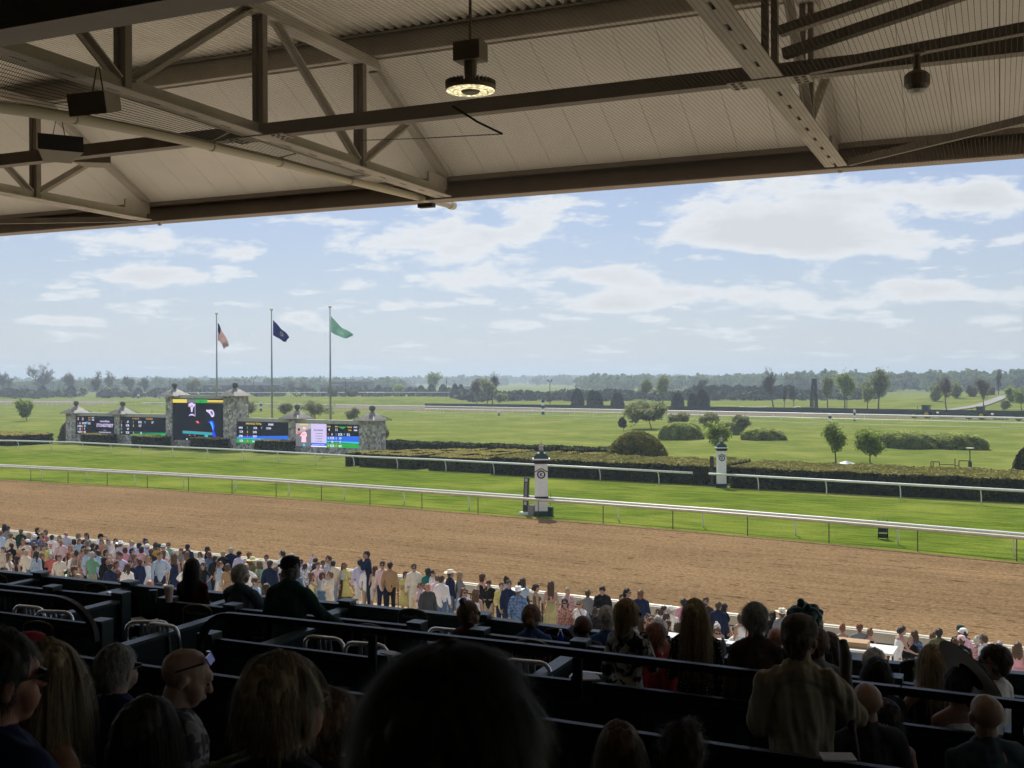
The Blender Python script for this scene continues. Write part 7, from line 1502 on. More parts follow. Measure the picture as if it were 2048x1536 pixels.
c_(299, 1159, -10, 'seated pink scalped bald man in a white shirt', hair='bald', sk='r', tc_='white', bc='navy', legs='sit', Y=27)
c_(331, 1169, 10, 'seated blonde head above the wall before the cup', 'f', hair='bob', hc='y', tc_='cream', bot='D', bc='cream', legs='sit', Y=26)
c_(317, 1167, 10, 'seated person in a black hat left of the blonde head', hc='k', top='J', tc_='black', bc='black', legs='sit', hat='cap', hatc='black', Y=26.5)
c_(583, 1107, 20, 'grey haired head right behind the dark cap', hc='g', tc_='grey', bc='navy')
c_(594, 1113, 175, 'dark haired man in sunglasses right of the dark cap', hc='k', tc_='brown', bc='navy', gl='s')
c_(602, 1119, 180, 'man in lavender shirt and sunglasses facing us', hc='k', tc_='lav', bc='khaki', gl='s')
c_(631, 1116, 10, 'man in lavender raising one arm with a phone', hc='k', tc_='lav', bc='khaki', la='up')
c_(629, 1126, 0, 'woman with long black hair left of the white sweater man', 'f', hair='longst', hc='k', tc_='black', bot='K', bc='black')
c_(646, 1121, 170, 'sunglasses man in a fine striped shirt between the black haired woman and the white sweater', hc='b', tc_='stripe', bc='navy', gl='s', la='bent')
c_(657, 1111, -100, 'tall man in pale blue at the rail above the striped shirt', hc='b', tc_='stripe', bc='khaki')
c_(666, 1121, -20, 'dark haired man in a white sweater and pale jeans', hc='k', tc_='cream', bc='ldenim')
c_(623, 1144, 70, 'long brown haired woman in a strapless yellow gown', 'f', hair='longst', hc='n', top='T', tc_='lyellow', bot='G', bc='lyellow', la='face', ra='face', Y=34.5)
c_(660, 1143, -90, 'brown haired man in a beige suit with a hand at his face', hc='n', top='J', tc_='beige', bc='beige', la='face', Y=35)
c_(644, 1144, 10, 'dark red haired woman between the yellow gown and beige suit', 'f', hair='bob', hc='a', tc_='ldenim', bot='K', bc='denim', Y=35.5)
c_(688, 1125, 150, 'long dark haired woman in a long black dress with a denim jacket tied on', 'f', hair='long', hc='k', top='T', tc_='ldenim', bot='G', bc='brown', la='bent')
c_(720, 1119, 0, 'man in blue violet shirt and white trousers seen from behind', hc='k', tc_='lav', bc='white')
c_(739, 1102, -100, 'man in a navy suit leaning over folded hands, taller than the rest', hc='k', top='J', tc_='navy', bc='navy', la='face', ra='face', lean=.15, Y=41.5)
c_(750, 1131, -15, 'long dark haired woman in a cream playsuit with bare legs', 'f', hair='longst', hc='b', top='T', tc_='cream', bot='H', bc='cream', Y=38)
c_(765, 1123, 180, 'man in sunglasses and pinkish shirt behind the cream playsuit', hc='k', tc_='lpink', bc='navy', gl='s')
c_(780, 1124, 0, 'close cropped man in a tan sweater and black trousers', hc='k', tc_='tan', bc='black', fat=1.08)
c_(811, 1143, 175, 'dark haired woman in a yellow green dress and sunglasses', 'f', hair='long', hc='k', top='S', tc_='yelfl', bot='D', bc='yelfl', la='cross', ra='cross', gl='s', Y=36.5)
c_(828, 1128, 175, 'man in a cream blazer and sunglasses facing us', hc='b', top='J', tc_='cream', bc='cream', gl='s')
c_(842, 1164, 130, 'woman in a pale pink puff sleeved dress with sunglasses', 'f', hair='lowbun', hc='n', top='S', tc_='lpink', bot='G', bc='lpink', la='bent', ra='bent', gl='s', Y=32)
c_(733, 1130, 20, 'person in a white hat behind the blue violet shirt', hc='g', tc_='white', bc='khaki', hat='cap', hatc='white')
c_(856, 1136, 30, 'dark haired man in a teal striped shirt left of the cowboy hat group', hc='k', tc_='teal', bc='khaki')
c_(864, 1140, 95, 'man in loose white shirt and sunglasses in profile', hc='k', tc_='white', bc='beige', gl='s', la='bent')
c_(855, 1166, 150, 'older pink faced man in a dark grey jacket over a white shirt', hair='bald', sk='r', top='J', tc_='dgrey', bc='dgrey', Y=31.5)
c_(883, 1151, 20, 'dark haired man in an untucked white shirt and blue jeans', hc='b', tc_='white', bc='jean', la='bent', Y=34.5)
c_(901, 1138, 60, 'man in a straw cowboy hat and navy blazer', hc='b', top='J', tc_='navy', bc='jean', hat='cowboy', hatc='cream', Y=36)
c_(928, 1176, 150, 'seated long auburn haired woman in pale blue by the iron fence', 'f', hair='long', hc='a', top='S', tc_='lblue', bot='D', bc='lblue', legs='sit', gl='s', Y=33.5)
c_(952, 1177, 20, 'seated brown haired woman with a bare back by the iron fence', 'f', hair='long', hc='n', top='T', tc_='white', bot='D', bc='lpink', legs='sit', Y=33.5)
c_(978, 1160, -170, 'man in black sweater and beige trousers looking at his phone', hc='b', tc_='black', bc='khaki', la='bent', ra='bent', hn=-20)
c_(1013, 1154, 30, 'person with a dark top knot in a grey jacket', 'f', hair='bun', hc='k', top='J', tc_='lblue', bot='P', bc='grey', gl='s')
c_(1018, 1161, 170, 'young man in an open navy suit and tie', hc='b', top='J', tc_='navy', bc='navy', la='bent', Y=35)
c_(1036, 1171, 10, 'man in a white cowboy hat and blue patterned blazer', hc='n', top='J', tc_='bluepat', bc='denim', hat='cowboy', hatc='white', Y=32)
c_(1041, 1161, 10, 'black haired person in dark clothes behind the blue patterned blazer', hc='k', top='J', tc_='charc', bc='charc', sk='d')
c_(1072, 1168, 70, 'dark haired woman in a long olive dress', 'f', hair='lowbun', hc='k', top='T', tc_='olive', bot='G', bc='olive', la='bent', Y=34)
c_(1102, 1162, 10, 'woman with long dark hair in a backless long yellow gown', 'f', hair='longst', hc='b', top='N', tc_='ygown', bot='G', bc='ygown', Y=34)
c_(1130, 1197, 180, 'seated long black haired woman in a pink floral dress', 'f', hair='longst', hc='k', tc_='pinkfl', bot='D', bc='pinkfl', legs='sit', gl='s', Y=31.5)
c_(1160, 1199, -150, 'seated light brown haired woman in white, hand at her face', 'f', hair='long', hc='d', top='S', tc_='white', bot='D', bc='white', legs='sit', la='face', gl='s', Y=31.5)
c_(1205, 1172, -170, 'man in a black suit by the fence looking down', hc='k', top='J', tc_='black', bc='black', la='bent', ra='bent', hn=-20)
c_(1254, 1177, 120, 'dark haired woman in sunglasses and a floral blouse at the fence', 'f', hair='bob', hc='k', tc_='floral', bot='K', bc='white', gl='s')
c_(1281, 1180, 15, 'man in a navy padded vest over a white shirt', hc='n', top='J', tc_='navy', bc='navy')
c_(1190, 1217, 10, 'seated woman with a dark bun behind the black polo man', 'f', hair='bun', hc='k', tc_='black', bot='D', bc='black', legs='sit', Y=27)
c_(1316, 1218, -100, 'brown haired woman in profile left of the white capped man', 'f', hair='bob', hc='n', top='S', tc_='lpink', bot='D', bc='lpink', Y=31)
c_(1328, 1212, 110, 'black haired woman in white behind the white capped man', 'f', hair='longst', hc='k', tc_='white', bot='D', bc='white', Y=31.5)
c_(1341, 1212, 15, 'man in a white cap and long white shirt', hc='g', tc_='white', bc='white', hat='cap', hatc='white', Y=30)
c_(1296, 1228, -100, 'dark long haired woman in profile right of the patterned blouse', 'f', hair='long', hc='b', top='S', tc_='rust', bot='D', bc='rust', Y=28)
c_(1367, 1197, 20, 'dark haired man in a pink shirt by the fence', hc='k', tc_='pink', bc='navy')
c_(1393, 1200, 30, 'man in a black cap at the fence behind the long blonde hair', hc='k', tc_='brown', bc='navy', hat='cap', hatc='black')
c_(1412, 1195, -160, 'close cropped man in a brown t shirt by the fence', hc='b', top='S', tc_='brown', bc='dgrey')
c_(1437, 1204, 30, 'dark haired man in a navy suit holding a white paper', hc='b', top='J', tc_='navy', bc='navy', Y=32)
c_(1449, 1207, 60, 'long black haired woman in black beside the navy suit', 'f', hair='longst', hc='k', top='S', tc_='black', bot='D', bc='black', Y=32)
c_(1434, 1255, 178, 'seated man in sunglasses and pale shirt facing us at the white table', hc='n', top='S', tc_='stripe', bc='navy', legs='sit', gl='s', Y=24)
c_(1316, 1231, 30, 'silver haired head beside the black haired woman', hc='w', tc_='white', bc='white', legs='sit', Y=27)
c_(1335, 1240, 10, 'dark haired seated man in a grey green jacket', hc='b', top='J', tc_='dgrey', bc='dgrey', legs='sit', Y=25.5)
c_(1564, 1215, 0, 'man in a cream cowboy hat and pale grey shirt', hc='b', tc_='grey', bc='khaki', hat='cowboy', hatc='cream', Y=29.5)
c_(1481, 1227, -20, 'brown haired woman in a white dress with a dark shoulder bag', 'f', hair='bob', hc='n', top='T', tc_='white', bot='D', bc='white', Y=28.5)
c_(1719, 1247, 5, 'ginger blond man in grey t shirt and jeans sitting on the fence', hc='r', top='S', tc_='mauve' if False else 'grey', bc='jean', legs='sit', la='rail', ra='rail', Y=29.5)
c_(1792, 1254, 70, 'dark haired woman in a backless white dress bending forward', 'f', hair='lowbun', hc='k', top='T', tc_='white', bot='G', bc='white', la='fwd', ra='fwd', lean=.3, Y=27.5)
c_(1829, 1260, 10, 'long brown haired woman in a denim jacket', 'f', hair='long', hc='n', tc_='bluepat', bot='K', bc='cream', Y=27.5)
c_(1878, 1257, 20, 'dark haired man in an olive jacket at the fence', hc='k', top='J', tc_='olive', bc='khaki', Y=27.5)
c_(1921, 1251, 15, 'man in a dark green cap behind the white cap', hc='b', tc_='black', bc='navy', hat='cap', hatc='dgreen', Y=28.5)
c_(1927, 1257, -20, 'person in a white cap and pink striped shirt', hc='k', sk='d', tc_='pinkstr', bc='navy', hat='cap', hatc='white', Y=27.5)
c_(1923, 1271, 10, 'person in a pale pink cap and black vest over white', hc='b', top='S', tc_='black', bc='navy', hat='cap', hatc='lpink', Y=26)
c_(1967, 1269, -40, 'dark haired man in a white short sleeved shirt', hc='b', top='S', tc_='white', bc='khaki', gl='s', Y=26.5)
c_(2036, 1285, 40, 'curly dark haired woman in a pink top at the right edge', 'f', hair='curly', hc='b', top='T', tc_='pink', bot='D', bc='pink', Y=25.5)
c_(1928, 1300, -80, 'long black haired woman in light blue laughing, lower right', 'f', hair='longst', hc='k', top='S', tc_='lblue', bot='D', bc='lblue', Y=23)
c_(119, 1071, 160, 'fair haired woman in pink between the print t shirt and plaid shirt', 'f', hair='long', hc='d', top='T', tc_='pink', bot='D', bc='pink')
c_(175, 1081, 30, 'ash haired woman in beige behind the pale blue shirts', 'f', hair='bob', hc='g', tc_='beige', bot='K', bc='beige', Y=44)
c_(186, 1086, 20, 'dark haired man behind the mint green polo', hc='k', tc_='dgrey', bc='navy', Y=43)
c_(168, 1091, 150, 'dark haired woman left behind the pale blue shirt', 'f', hair='long', hc='k', top='T', tc_='pinkfl', bot='D', bc='pinkfl', Y=42)
c_(250, 1094, -30, 'reddish haired woman in a pink top right of the curly haired one', 'f', hair='bob', hc='a', top='S', tc_='pink', bot='D', bc='pink', Y=42.5)
c_(268, 1108, 40, 'brown haired man in mauve behind the open navy blazer', hc='n', tc_='mauve', bc='navy', Y=40)
c_(302, 1098, 10, 'dark suited man in the gap left of the pink floral dress', hc='b', top='J', tc_='charc', bc='charc', Y=42)
c_(362, 1097, 190, 'woman in grey between the yellow dress and the broad navy man', 'f', hair='long', hc='n', tc_='grey', bot='K', bc='dgrey', Y=43)
c_(430, 1112, 20, 'person in black behind the pale blue cape top', hc='k', top='J', tc_='black', bc='black', Y=40)
c_(455, 1128, 10, 'brown haired woman in tan near the denim clad grey haired man', 'f', hair='bob', hc='n', top='S', tc_='tan', bot='D', bc='tan', Y=37)
c_(520, 1122, 60, 'woman in sage green partly behind the navy blazer', 'f', hair='bob', hc='d', tc_='green', bot='K', bc='green', Y=38.5)
c_(610, 1127, 10, 'dark haired man in a blue floral shirt by the lavender shirt', hc='k', tc_='floralb', bc='navy', Y=38.5)
c_(595, 1140, 20, 'person in denim just right of the dark capped man', 'f', hair='bob', hc='b', tc_='denim', bot='K', bc='denim', Y=35)
c_(874, 1150, -30, 'brown haired man in dark grey between the white shirts', hc='n', tc_='lpink', bc='dgrey', Y=37)
c_(1545, 1222, -10, 'black haired person left of the cream cowboy hat', 'f', hair='bob', hc='k', tc_='black', bot='K', bc='black', Y=30)
c_(1640, 1240, 20, 'man in a white shirt behind the teal headpiece', hc='b', tc_='lblue', bc='navy', Y=29)

# more people filling the crowd, each with its own look
_rx = random.Random(21); hw_ = {'k': 'black', 'b': 'dark brown', 'n': 'light brown', 'a': 'auburn', 'y': 'blonde', 'g': 'grey'}
_tw = {'white': 'white', 'lblue': 'pale blue', 'cream': 'cream', 'lpink': 'pale pink', 'navy': 'navy', 'black': 'black', 'lav': 'lavender', 'beige': 'beige', 'green': 'mint green', 'coral': 'coral', 'ldenim': 'light denim', 'yelfl': 'yellow floral', 'floral': 'pink floral', 'grey': 'grey'}
_used = set(); _spots = []
for (xa, ya, xb, yb, n, where) in [(5, 1088, 300, 1122, 26, 'in the packed left crowd'), (10, 1070, 300, 1092, 12, 'near the rail in the left crowd'), (310, 1108, 560, 1140, 9, 'behind the second wall trio'), (590, 1118, 700, 1130, 4, 'at the rail past the dark cap'), (905, 1150, 1060, 1165, 4, 'at the iron fence left of centre'), (1115, 1172, 1300, 1192, 5, 'at the iron fence right of centre'), (1480, 1222, 1760, 1258, 6, 'at the fence beyond the camouflage cap'), (1800, 1262, 2020, 1286, 5, 'by the fence at far right'), (1290, 1222, 1480, 1252, 7, 'seated beyond the patterned blouse'), (1780, 1286, 2030, 1318, 9, 'low above the wall at lower right')]:
    for k in range(n):
        f_ = (k+.5)/n; px = xa+(xb-xa)*f_+_rx.uniform(-6, 6); py = ya+(yb-ya)*f_+_rx.uniform(-9, 12); sx_ = _rx.choice('mfff' if k % 2 else 'mmf')
        while True:
            hc = _rx.choice('kbnayg' if sx_ == 'f' else 'kbnyg'); tp = _rx.choice(list(_tw)); key = (sx_, hc, tp, where)
            if (sx_, hc, tp) not in _used: _used.add((sx_, hc, tp)); break
            if len(_used) > 150: break
        low = 'seated' in where or 'low' in where; fm = sx_ == 'f'
        Yg = {'in the packed left crowd': 45-f_*5, 'near the rail in the left crowd': None, 'behind the second wall trio': 39, 'at the rail past the dark cap': None, 'at the iron fence left of centre': None, 'at the iron fence right of centre': None, 'at the fence beyond the camouflage cap': None, 'by the fence at far right': None}.get(where, 27.5)
        c_(px, py, _rx.choice([0, 10, -15, 60, -70, 150, 180]), f"{hw_[hc]} haired {'woman' if fm else 'man'} in {_tw[tp]} {'dress' if fm else 'shirt'} {where}", sx_, hair=_rx.choice(['long', 'bob', 'bun']) if fm else 'short', hc=hc, sk=_rx.choice('lltpr'), top='T' if fm and k % 3 else 'S' if k % 2 else 'L', tc_=tp, bot='D' if fm else 'P', bc=tp if fm else _rx.choice(['navy', 'khaki', 'black', 'jean']), la=_rx.choice(['down', 'bent', 'hip']), ra=_rx.choice(['down', 'bent']), Y=Yg, **({'legs': 'sit'} if low else {}))
# ================================================================ people in the boxes
fg = 'spectators in the box seats'
def inbox(px, py, row, face, label, sex='m', legs='stand', v=None, s=None, floor=None, **k):
    tl = top_local(legs, k.get('lean', 0), k.get('hat')); tgt = s or (1.0 if sex == 'm' else .94)
    fl = FL[row] if floor is None else floor; best = None
    vs_ = [v] if v is not None else np.linspace(wv[row+1]+.3, wv[row]-.3, 40)
    for vv in vs_:
        p = PV(px, py, vv); s_ = (p.z-fl)/tl; c = abs(s_-tgt)
        if best is None or c < best[0]: best = (c, p, s_)
    c, p, s_ = best; s_ = tgt if s else min(1.1, max(.88, s_))
    return person(Vector((p.x, p.y, p.z-s_*tl)), R(-face), s_, label, sex, legs=legs, group=fg, **k)+(p,)
V1, V2 = .009, .008
inbox(384, 1118, 0, 5, 'woman in a dark red top with long black hair, standing at left', 'f', hair='long', hc='k', tc_='dred', bc='black', vox=V1, nstr=900, la='bent', ra='bent', s=.97, v=10.9)
inbox(481, 1130, 0, 20, 'grey haired person in a slate denim jacket bending over the wall', 'm', hair='short', hc='g', top='J', tc_='slate', bc='black', vox=V1, nstr=1200, la='fwd', ra='fwd', ht=-35, s=1.0, v=11.2, strand=dict(length=.07))
inbox(578, 1114, 1, 15, 'stout man in a dark cap and dark green jacket, hand on the post', 'm', hc='g', top='J', tc_='dgreen', bc='black', hat='cap', hatc='black', vox=V1, nstr=400, ra='rail', la='bent', ht=60, s=1.06, v=9.9, fat=1.15)
inbox(938, 1204, 0, 35, 'woman with a messy bun, red glasses and a maroon top, seated', 'f', legs='sit', hair='bun', hc='n', top='S', tc_='maroon', bc='black', gl='s', vox=V1, nstr=900, la='lap', ra='fwd', ht=-40, s=1.04, v=10.75)
inbox(1062, 1211, 0, 5, 'seated woman in a royal blue cold shoulder top with pinned hair', 'f', legs='sit', hair='lowbun', hc='n', top='L', tc_='blue', bc='black', vox=V1, nstr=900, s=1.10, v=11.0, fat=1.3)
inbox(1166, 1229, 0, -25, 'seated shaven headed man in black reading a newspaper', 'm', legs='sit', hair='bald', sk='d', top='S', tc_='charc', bc='black', vox=V1, la='bent', ra='lap', s=1.08, v=10.7, fat=1.15)
inbox(1214, 1213, 0, -10, 'grey haired man in a blue polo with glasses on his head', 'm', legs='sit', hair='short', hc='g', sk='t', top='S', tc_='blue', bc='black', vox=V1, nstr=500, gl='top', s=1.08, v=11.4, fat=1.1)
inbox(1254, 1200, 1, 45, 'blonde woman in a black and white patterned blouse, standing in profile', 'f', hair='bob', hc='y', top='L', tc_='bwpat', bot='K', bc='bwpat', gl='s', vox=V1, nstr=1800, ra='chin', la='down', ht=-30, s=.97, v=8.75)
inbox(1311, 1249, 1, 50, 'brown haired woman in red and dark glasses, seated in profile', 'f', legs='sit', hair='short', hc='a', sk='r', top='S', tc_='red', bc='black', gl='s', vox=V1, nstr=900, la='chin', ra='bent', s=1.04, v=9.2)
inbox(1318, 1240, 0, 10, 'white haired man partly behind the woman in red', 'm', legs='sit', hair='short', hc='w', top='S', tc_='grey', bc='black', vox=V1, nstr=700, s=1.0, v=11.2)
inbox(1390, 1200, 1, 0, 'woman with very long blonde hair in a black polka dot dress', 'f', hair='longst', hc='y', top='L', tc_='dots', bot='D', bc='dots', vox=V1, nstr=3000, gl='top', s=.98, v=8.6, la='bent', ra='down')
inbox(1510, 1208, 1, 0, 'woman with short wavy grey hair and a dark maroon blouse', 'f', hair='short', hc='g', top='L', tc_='brown', bot='P', bc='black', vox=V1, nstr=2200, s=1.0, v=8.3, fat=1.2, la='down', ra='down', strand=dict(length=.06, frizz=.25))
inbox(1552, 1254, 0, 0, 'pink bald head between the grey haired woman and the capped man', 'm', legs='sit', hair='bald', sk='r', top='S', tc_='lblue', bc='black', vox=V1, s=1.0, v=10.9)
r_, tf_, J_, p_ = inbox(1600, 1233, 2, 15, 'man in a camouflage cap and khaki shirt holding a tall walking stick', 'm', hair='short', hc='b', sk='t', top='B', tc_='shirt', bot='P', bc='black', hat='cap', hatc='camo', vox=V2, la='bent', ra='side', ht=-20, s=1.08, v=6.7, fat=1.0, nstr=300)
STICK = (r_, p_)
inbox(1612, 1222, 1, 15, 'woman under a teal netted headpiece behind the camouflage cap', 'f', hair='bob', hc='k', top='L', tc_='charc', bot='P', bc='black', vox=V1, nstr=600, s=.98, v=8.8)
HEADP = PV(1610, 1232, 8.85)
inbox(1637, 1268, 1, 10, 'stooping person in a soft grey sweater beside the camouflage cap', 'm', hair='short', hc='n', top='L', tc_='grey', bot='P', bc='black', vox=V1, nstr=500, s=1.0, v=8.3, legs='stand', lean=.25, fat=1.1)
inbox(1659, 1266, 0, 5, 'long brown haired woman right of the grey sweater', 'f', legs='sit', hair='longst', hc='n', top='L', tc_='black', bc='black', vox=V1, nstr=1200, s=1.0, v=10.8)
inbox(1749, 1298, 0, 60, 'grey haired woman in glasses seated by the white table', 'f', legs='sit', hair='short', hc='g', top='L', tc_='olive', bc='black', gl='s', vox=V1, nstr=900, s=1.02, v=10.7)
inbox(1753, 1317, 1, 0, 'black haired seated woman in front of the grey haired one with glasses', 'f', legs='sit', hair='longst', hc='k', top='L', tc_='black', bc='black', vox=V1, nstr=1200, s=1.08, v=8.9, fat=1.25)
inbox(1866, 1291, 1, -12, 'bare shouldered blonde woman with a raised hand', 'f', legs='sit', hair='long', hc='y', sk='t', top='T', tc_='black', bc='black', vox=V1, nstr=2600, s=1.02, v=9.3, la='raise', ra='lap')
SUNH = inbox(1915, 1338, 1, -5, 'bare backed black haired woman wearing a huge tilted sun hat', 'f', legs='sit', hair='short', hc='k', sk='t', top='T', tc_='white', bc='white', vox=V1, nstr=900, s=1.02, v=8.4)
inbox(1990, 1291, 1, -50, 'young man in a white shirt and dark sunglasses, seated in profile', 'm', legs='sit', hair='short', hc='b', top='L', tc_='white', bc='navy', gl='s', vox=V1, nstr=1400, s=1.06, v=9.2, ht=20)
inbox(1734, 1363, 2, 0, 'bald grey headed man seated low right of the walking stick', 'm', legs='sit', hair='bald', sk='l', top='S', tc_='dgrey', bc='black', vox=V1, s=1.02, v=7.0)
inbox(1973, 1386, 2, -5, 'bald man in a blue t shirt seated at lower right', 'm', legs='sit', hair='bald', sk='l', top='S', tc_='slate', bc='black', vox=V1, s=1.04, v=6.85, fat=1.1)
inbox(1771, 1400, 2, 0, 'bare armed woman seated between the two bald men', 'f', legs='sit', hair='long', hc='k', sk='t', top='T', tc_='black', bc='black', vox=V1, nstr=600, s=.96, v=7.35)
# nearest rows
inbox(1238, 1446, 3, 0, 'long brown haired woman at the bottom edge, left of a spiky haired man', 'f', hair='longst', hc='n', top='L', tc_='black', bc='black', vox=V2, nstr=3500, s=.98, v=4.9, legs='sit', floor=5.2, strand=dict(wd=.0011))
inbox(1364, 1448, 3, 0, 'man with short spiky dark hair at the bottom edge', 'm', hair='short', hc='b', top='L', tc_='black', bc='black', vox=V2, nstr=3500, s=1.02, v=4.8, legs='sit', floor=5.2, strand=dict(length=.04, frizz=.30, grav=.0, wd=.0011))
inbox(231, 1293, 3, 30, 'grey haired man in a dark suit with glasses, lower left', 'm', hair='short', hc='g', top='J', tc_='navy', bc='black', gl='s', vox=V2, nstr=3500, s=1.03, v=4.4, legs='sit', floor=5.7, strand=dict(wd=.0012, length=.035))
BALD = inbox(350, 1292, 3, 55, 'bald man in profile with purple mirrored sunglasses pushed up', 'm', hair='bald', sk='l', top='S', tc_='greypat', bc='black', vox=.006, s=1.04, v=3.75, legs='sit', floor=5.9, hn=-22, ht=-22)
inbox(48, 1271, 3, 20, 'person in a crimson cap at far left', 'm', hair='short', hc='b', top='J', tc_='black', bc='black', hat='cap', hatc='red', vox=V2, nstr=600, s=1.0, v=4.4, legs='sit', floor=5.9, ht=160)
inbox(92, 1286, 4, 45, 'bare shouldered woman with smooth shoulder length dark blonde hair', 'f', hair='long', hc='d', sk='t', top='T', tc_='black', bc='black', vox=.006, nstr=9000, gl='s', s=1.0, v=2.55, legs='sit', floor=6.1, ht=-10, strand=dict(length=.30, wd=.0011))
inbox(-12, 1268, 4, 35, 'man with spectacles cut off by the left edge', 'm', hair='short', hc='k', sk='r', top='J', tc_='purple' if False else 'navy', bc='black', gl='s', vox=.006, nstr=5000, s=1.04, v=2.15, legs='sit', floor=6.2, ht=-12, strand=dict(length=.04, wd=.001))
inbox(292, 1400, 4, 20, 'person with straight black hair low at left, below the bald man', 'f', hair='long', hc='k', top='J', tc_='black', bc='black', vox=.007, nstr=4000, s=1.0, v=2.75, legs='sit', floor=5.9, strand=dict(wd=.001))
inbox(560, 1316, 4, 24, 'person with tousled sandy hair and thin glasses, bottom centre left', 'f', hair='short', hc='d', sk='r', top='J', tc_='black', bc='black', gl='s', vox=.006, nstr=12000, s=1.04, v=2.35, legs='sit', floor=6.1, ht=-12, strand=dict(length=.075, frizz=.17, grav=.6, wd=.0011, style='crop'))
inbox(662, 1383, 4, 10, 'curly brown haired head tucked right of the sandy haired person', 'f', hair='short', hc='n', top='L', tc_='brown', bc='black', vox=.007, nstr=3500, s=.98, v=3.2, legs='sit', floor=5.9, strand=dict(length=.045, frizz=.28, wd=.0011))
inbox(535, 1352, 4, 0, 'person in an olive brown top beside the sandy haired person', 'm', hair='short', hc='b', top='L', tc_='olive', bc='black', vox=.007, nstr=800, s=.98, v=3.1, legs='sit', floor=5.8)
inbox(895, 1322, 4, 0, 'large out of focus dark head right in front of the camera', 'm', hair='short', hc='k', top='L', tc_='black', bc='black', vox=.006, nstr=22000, s=1.05, v=1.06, floor=6.4, strand=dict(length=.038, frizz=.16, grav=.2, lock=.06, wd=.0006, puff=.03))
# ---------------------------------------------------------------- extras that belong to people
r_, p_ = STICK
a = PV(1685, 1283, 7.15); b_ = PV(1716, 1540, 6.55); root = thing('walking_stick', 'thick knobbly dark wooden staff held upright by the capped man', 'stick', b_)
q = MB(); pts = [a.lerp(b_, k/7)+Vector((.008*math.sin(k*2.1), 0, 0)) for k in range(8)]; q.tube(pts, [.030, .040, .036, .034, .028, .024, .020, .018], 10); q.build('shaft', mat('stick_wood', (.030, .016, .011), .6, .3, 12), root, smooth=True)
q = MB(); c = PV(1704, 1372, 7.0); q.tube([c, c+Vector((.02, 0, -.1)), PV(1722, 1420, 7.0), PV(1727, 1500, 6.9)], .004, 5); q.build('strap', mat('stick_strap', (.2, .16, .12), .7), root)
# teal netted headpiece
q = MB(); rg = np.random.default_rng(9); P_ = []
for k in range(26): d = rg.normal(size=3); d /= np.linalg.norm(d); c = np.array(HEADP)+d*np.array([.10, .10, .055])+np.array([0, 0, .01]); vs, fs = cap_mesh(c, c+rg.normal(size=3)*.03, .035+.02*rg.random(), .03, n=10); q.add(vs, fs)
tag(q.build('headpiece', mat('teal_net', (.006, .075, .065), .45, .5, 25, .6, 30), None, smooth=True, origin=HEADP), 'puffy teal tulle headpiece behind the camouflage cap', 'headpiece')
# huge sun hat, tilted
c = Vector(SUNH[3])+Vector((.06, -.02, -.07)); root = thing('sun_hat', 'huge wide brimmed sun hat with a white underside, tilted steeply', 'hat', c)
tilt = R(58); Zl = Vector((math.sin(tilt)*.95, .15, math.cos(tilt))).normalized(); Xl = Vector((math.cos(tilt), 0, -math.sin(tilt))); Yl = Zl.cross(Xl).normalized(); Xl = Yl.cross(Zl)
def disc(m, nm, prof, n=32):
    q = MB(); vs = [c+Xl*(math.cos(2*math.pi*i/n)*r_)+Yl*(math.sin(2*math.pi*i/n)*r_)+Zl*z for r_, z in prof for i in range(n)]; q.add(vs, [(j*n+i, j*n+(i+1) % n, (j+1)*n+(i+1) % n, (j+1)*n+i) for j in range(len(prof)-1) for i in range(n)]); q.build(nm, m, root, smooth=True)
disc(mat('hat_white', (.55, .54, .50), .8), 'brim', [(.11, .035), (.20, .05), (.30, .035)]); disc(cloth('black'), 'brim_top', [(.30, .040), (.20, .056), (.115, .045), (.11, .10), (.08, .13), (.01, .135)])
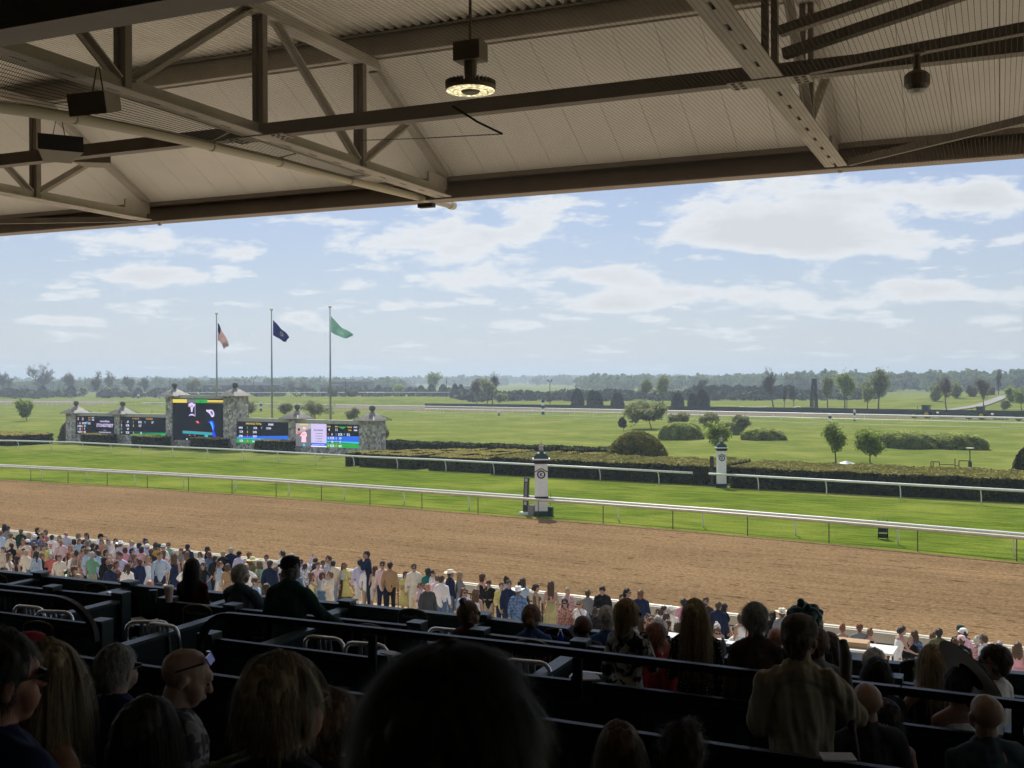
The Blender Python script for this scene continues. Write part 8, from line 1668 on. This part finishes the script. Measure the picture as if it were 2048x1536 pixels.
# bald man's purple lenses
tfb = BALD[1]; rootb = BALD[0]
q = MB(); P0 = lambda x, y, z: Vector(tfb((x, y, z)))
for s_ in (-1, 1):
    nv = Vector(tfb.M@np.array([s_*.35, .62, .75])).normalized(); xv = Vector(tfb.M@np.array([1, 0, 0])); xv = (xv-nv*xv.dot(nv)).normalized(); tv = nv.cross(xv); q.obox(P0(s_*.036, .055, .192)+nv*.006, xv*.027, tv*.018, nv*.003)
me = bpy.data.meshes.new('lens'); me.from_pydata(q.v, [], q.f); link_part('mirrored_lenses', me, mat('purple_lens', (.16, .10, .75), .15, spec=.8), rootb)
for s_ in (-1, 1): q = MB(); q.bar(P0(s_*.062, .04, .178), P0(s_*.088, -.055, .115), .004, .008); me = bpy.data.meshes.new('temple'); me.from_pydata(q.v, [], q.f); link_part('glasses_arm', me, M_BLK, rootb)
# newspaper of the reading man
root = thing('newspaper', 'open newspaper held by the man in black', 'newspaper', PV(1143, 1262, 11.3)); q = MB(); q.add([PV(1134, 1258, 11.3), PV(1165, 1238, 11.1), PV(1168, 1268, 11.1), PV(1152, 1282, 11.3)], [(0, 1, 2, 3)]); q.add([PV(1134, 1258, 11.302), PV(1165, 1238, 11.102), PV(1168, 1268, 11.102), PV(1152, 1282, 11.302)], [(3, 2, 1, 0)])
q.build('sheet', mat('newsprint', (.42, .42, .42), .8, .3, 60), root)
# red print on the back of the white t shirt and a pink dot pattern
for o in COL.objects:
    if o.get('label', '').startswith('man in white t shirt with red print'):
        q = MB(); 
        for k in range(3): q.add([Vector((-.09+.02*k, -.125-.002*k, 1.36-.07*k)), Vector((.07-.01*k, -.125-.002*k, 1.36-.07*k)), Vector((.08-.01*k, -.128-.002*k, 1.31-.07*k)), Vector((-.10+.02*k, -.128-.002*k, 1.31-.07*k))], [(0, 1, 2, 3)])
        me = bpy.data.meshes.new('print'); me.from_pydata([tuple(v) for v in q.v], [], q.f); link_part('shirt_print', me, cloth('coral'), o)
# benches where the seated people sit
bk = 0
for o in list(COL.objects):
    if o.get('category') == 'person' and o.get('group') == cg and 'seated' in o['label']:
        s_ = o.scale[0]; c = o.location+Vector((0, 0, .40*s_))
        bk += 1; p_ = c; lab = 'small bench under the '+' '.join(o['label'].split(',')[0].split(' ')[:9]); root = thing('bench', lab, 'bench', Vector(o.location), 'benches on the apron')
        q = MB(); q.obox(p_-Vector((0, 0, .02)), SU*.3, SV*.17, Vector((0, 0, .02))); q.build('seat', M_CONCD, root)
        for s1_ in (-1, 1): q = MB(); q.obox(p_+SU*.22*s1_-Vector((0, 0, .02+.18)), SU*.03, SV*.14, Vector((0, 0, .18*s_))); q.build('leg', M_CONCD, root)
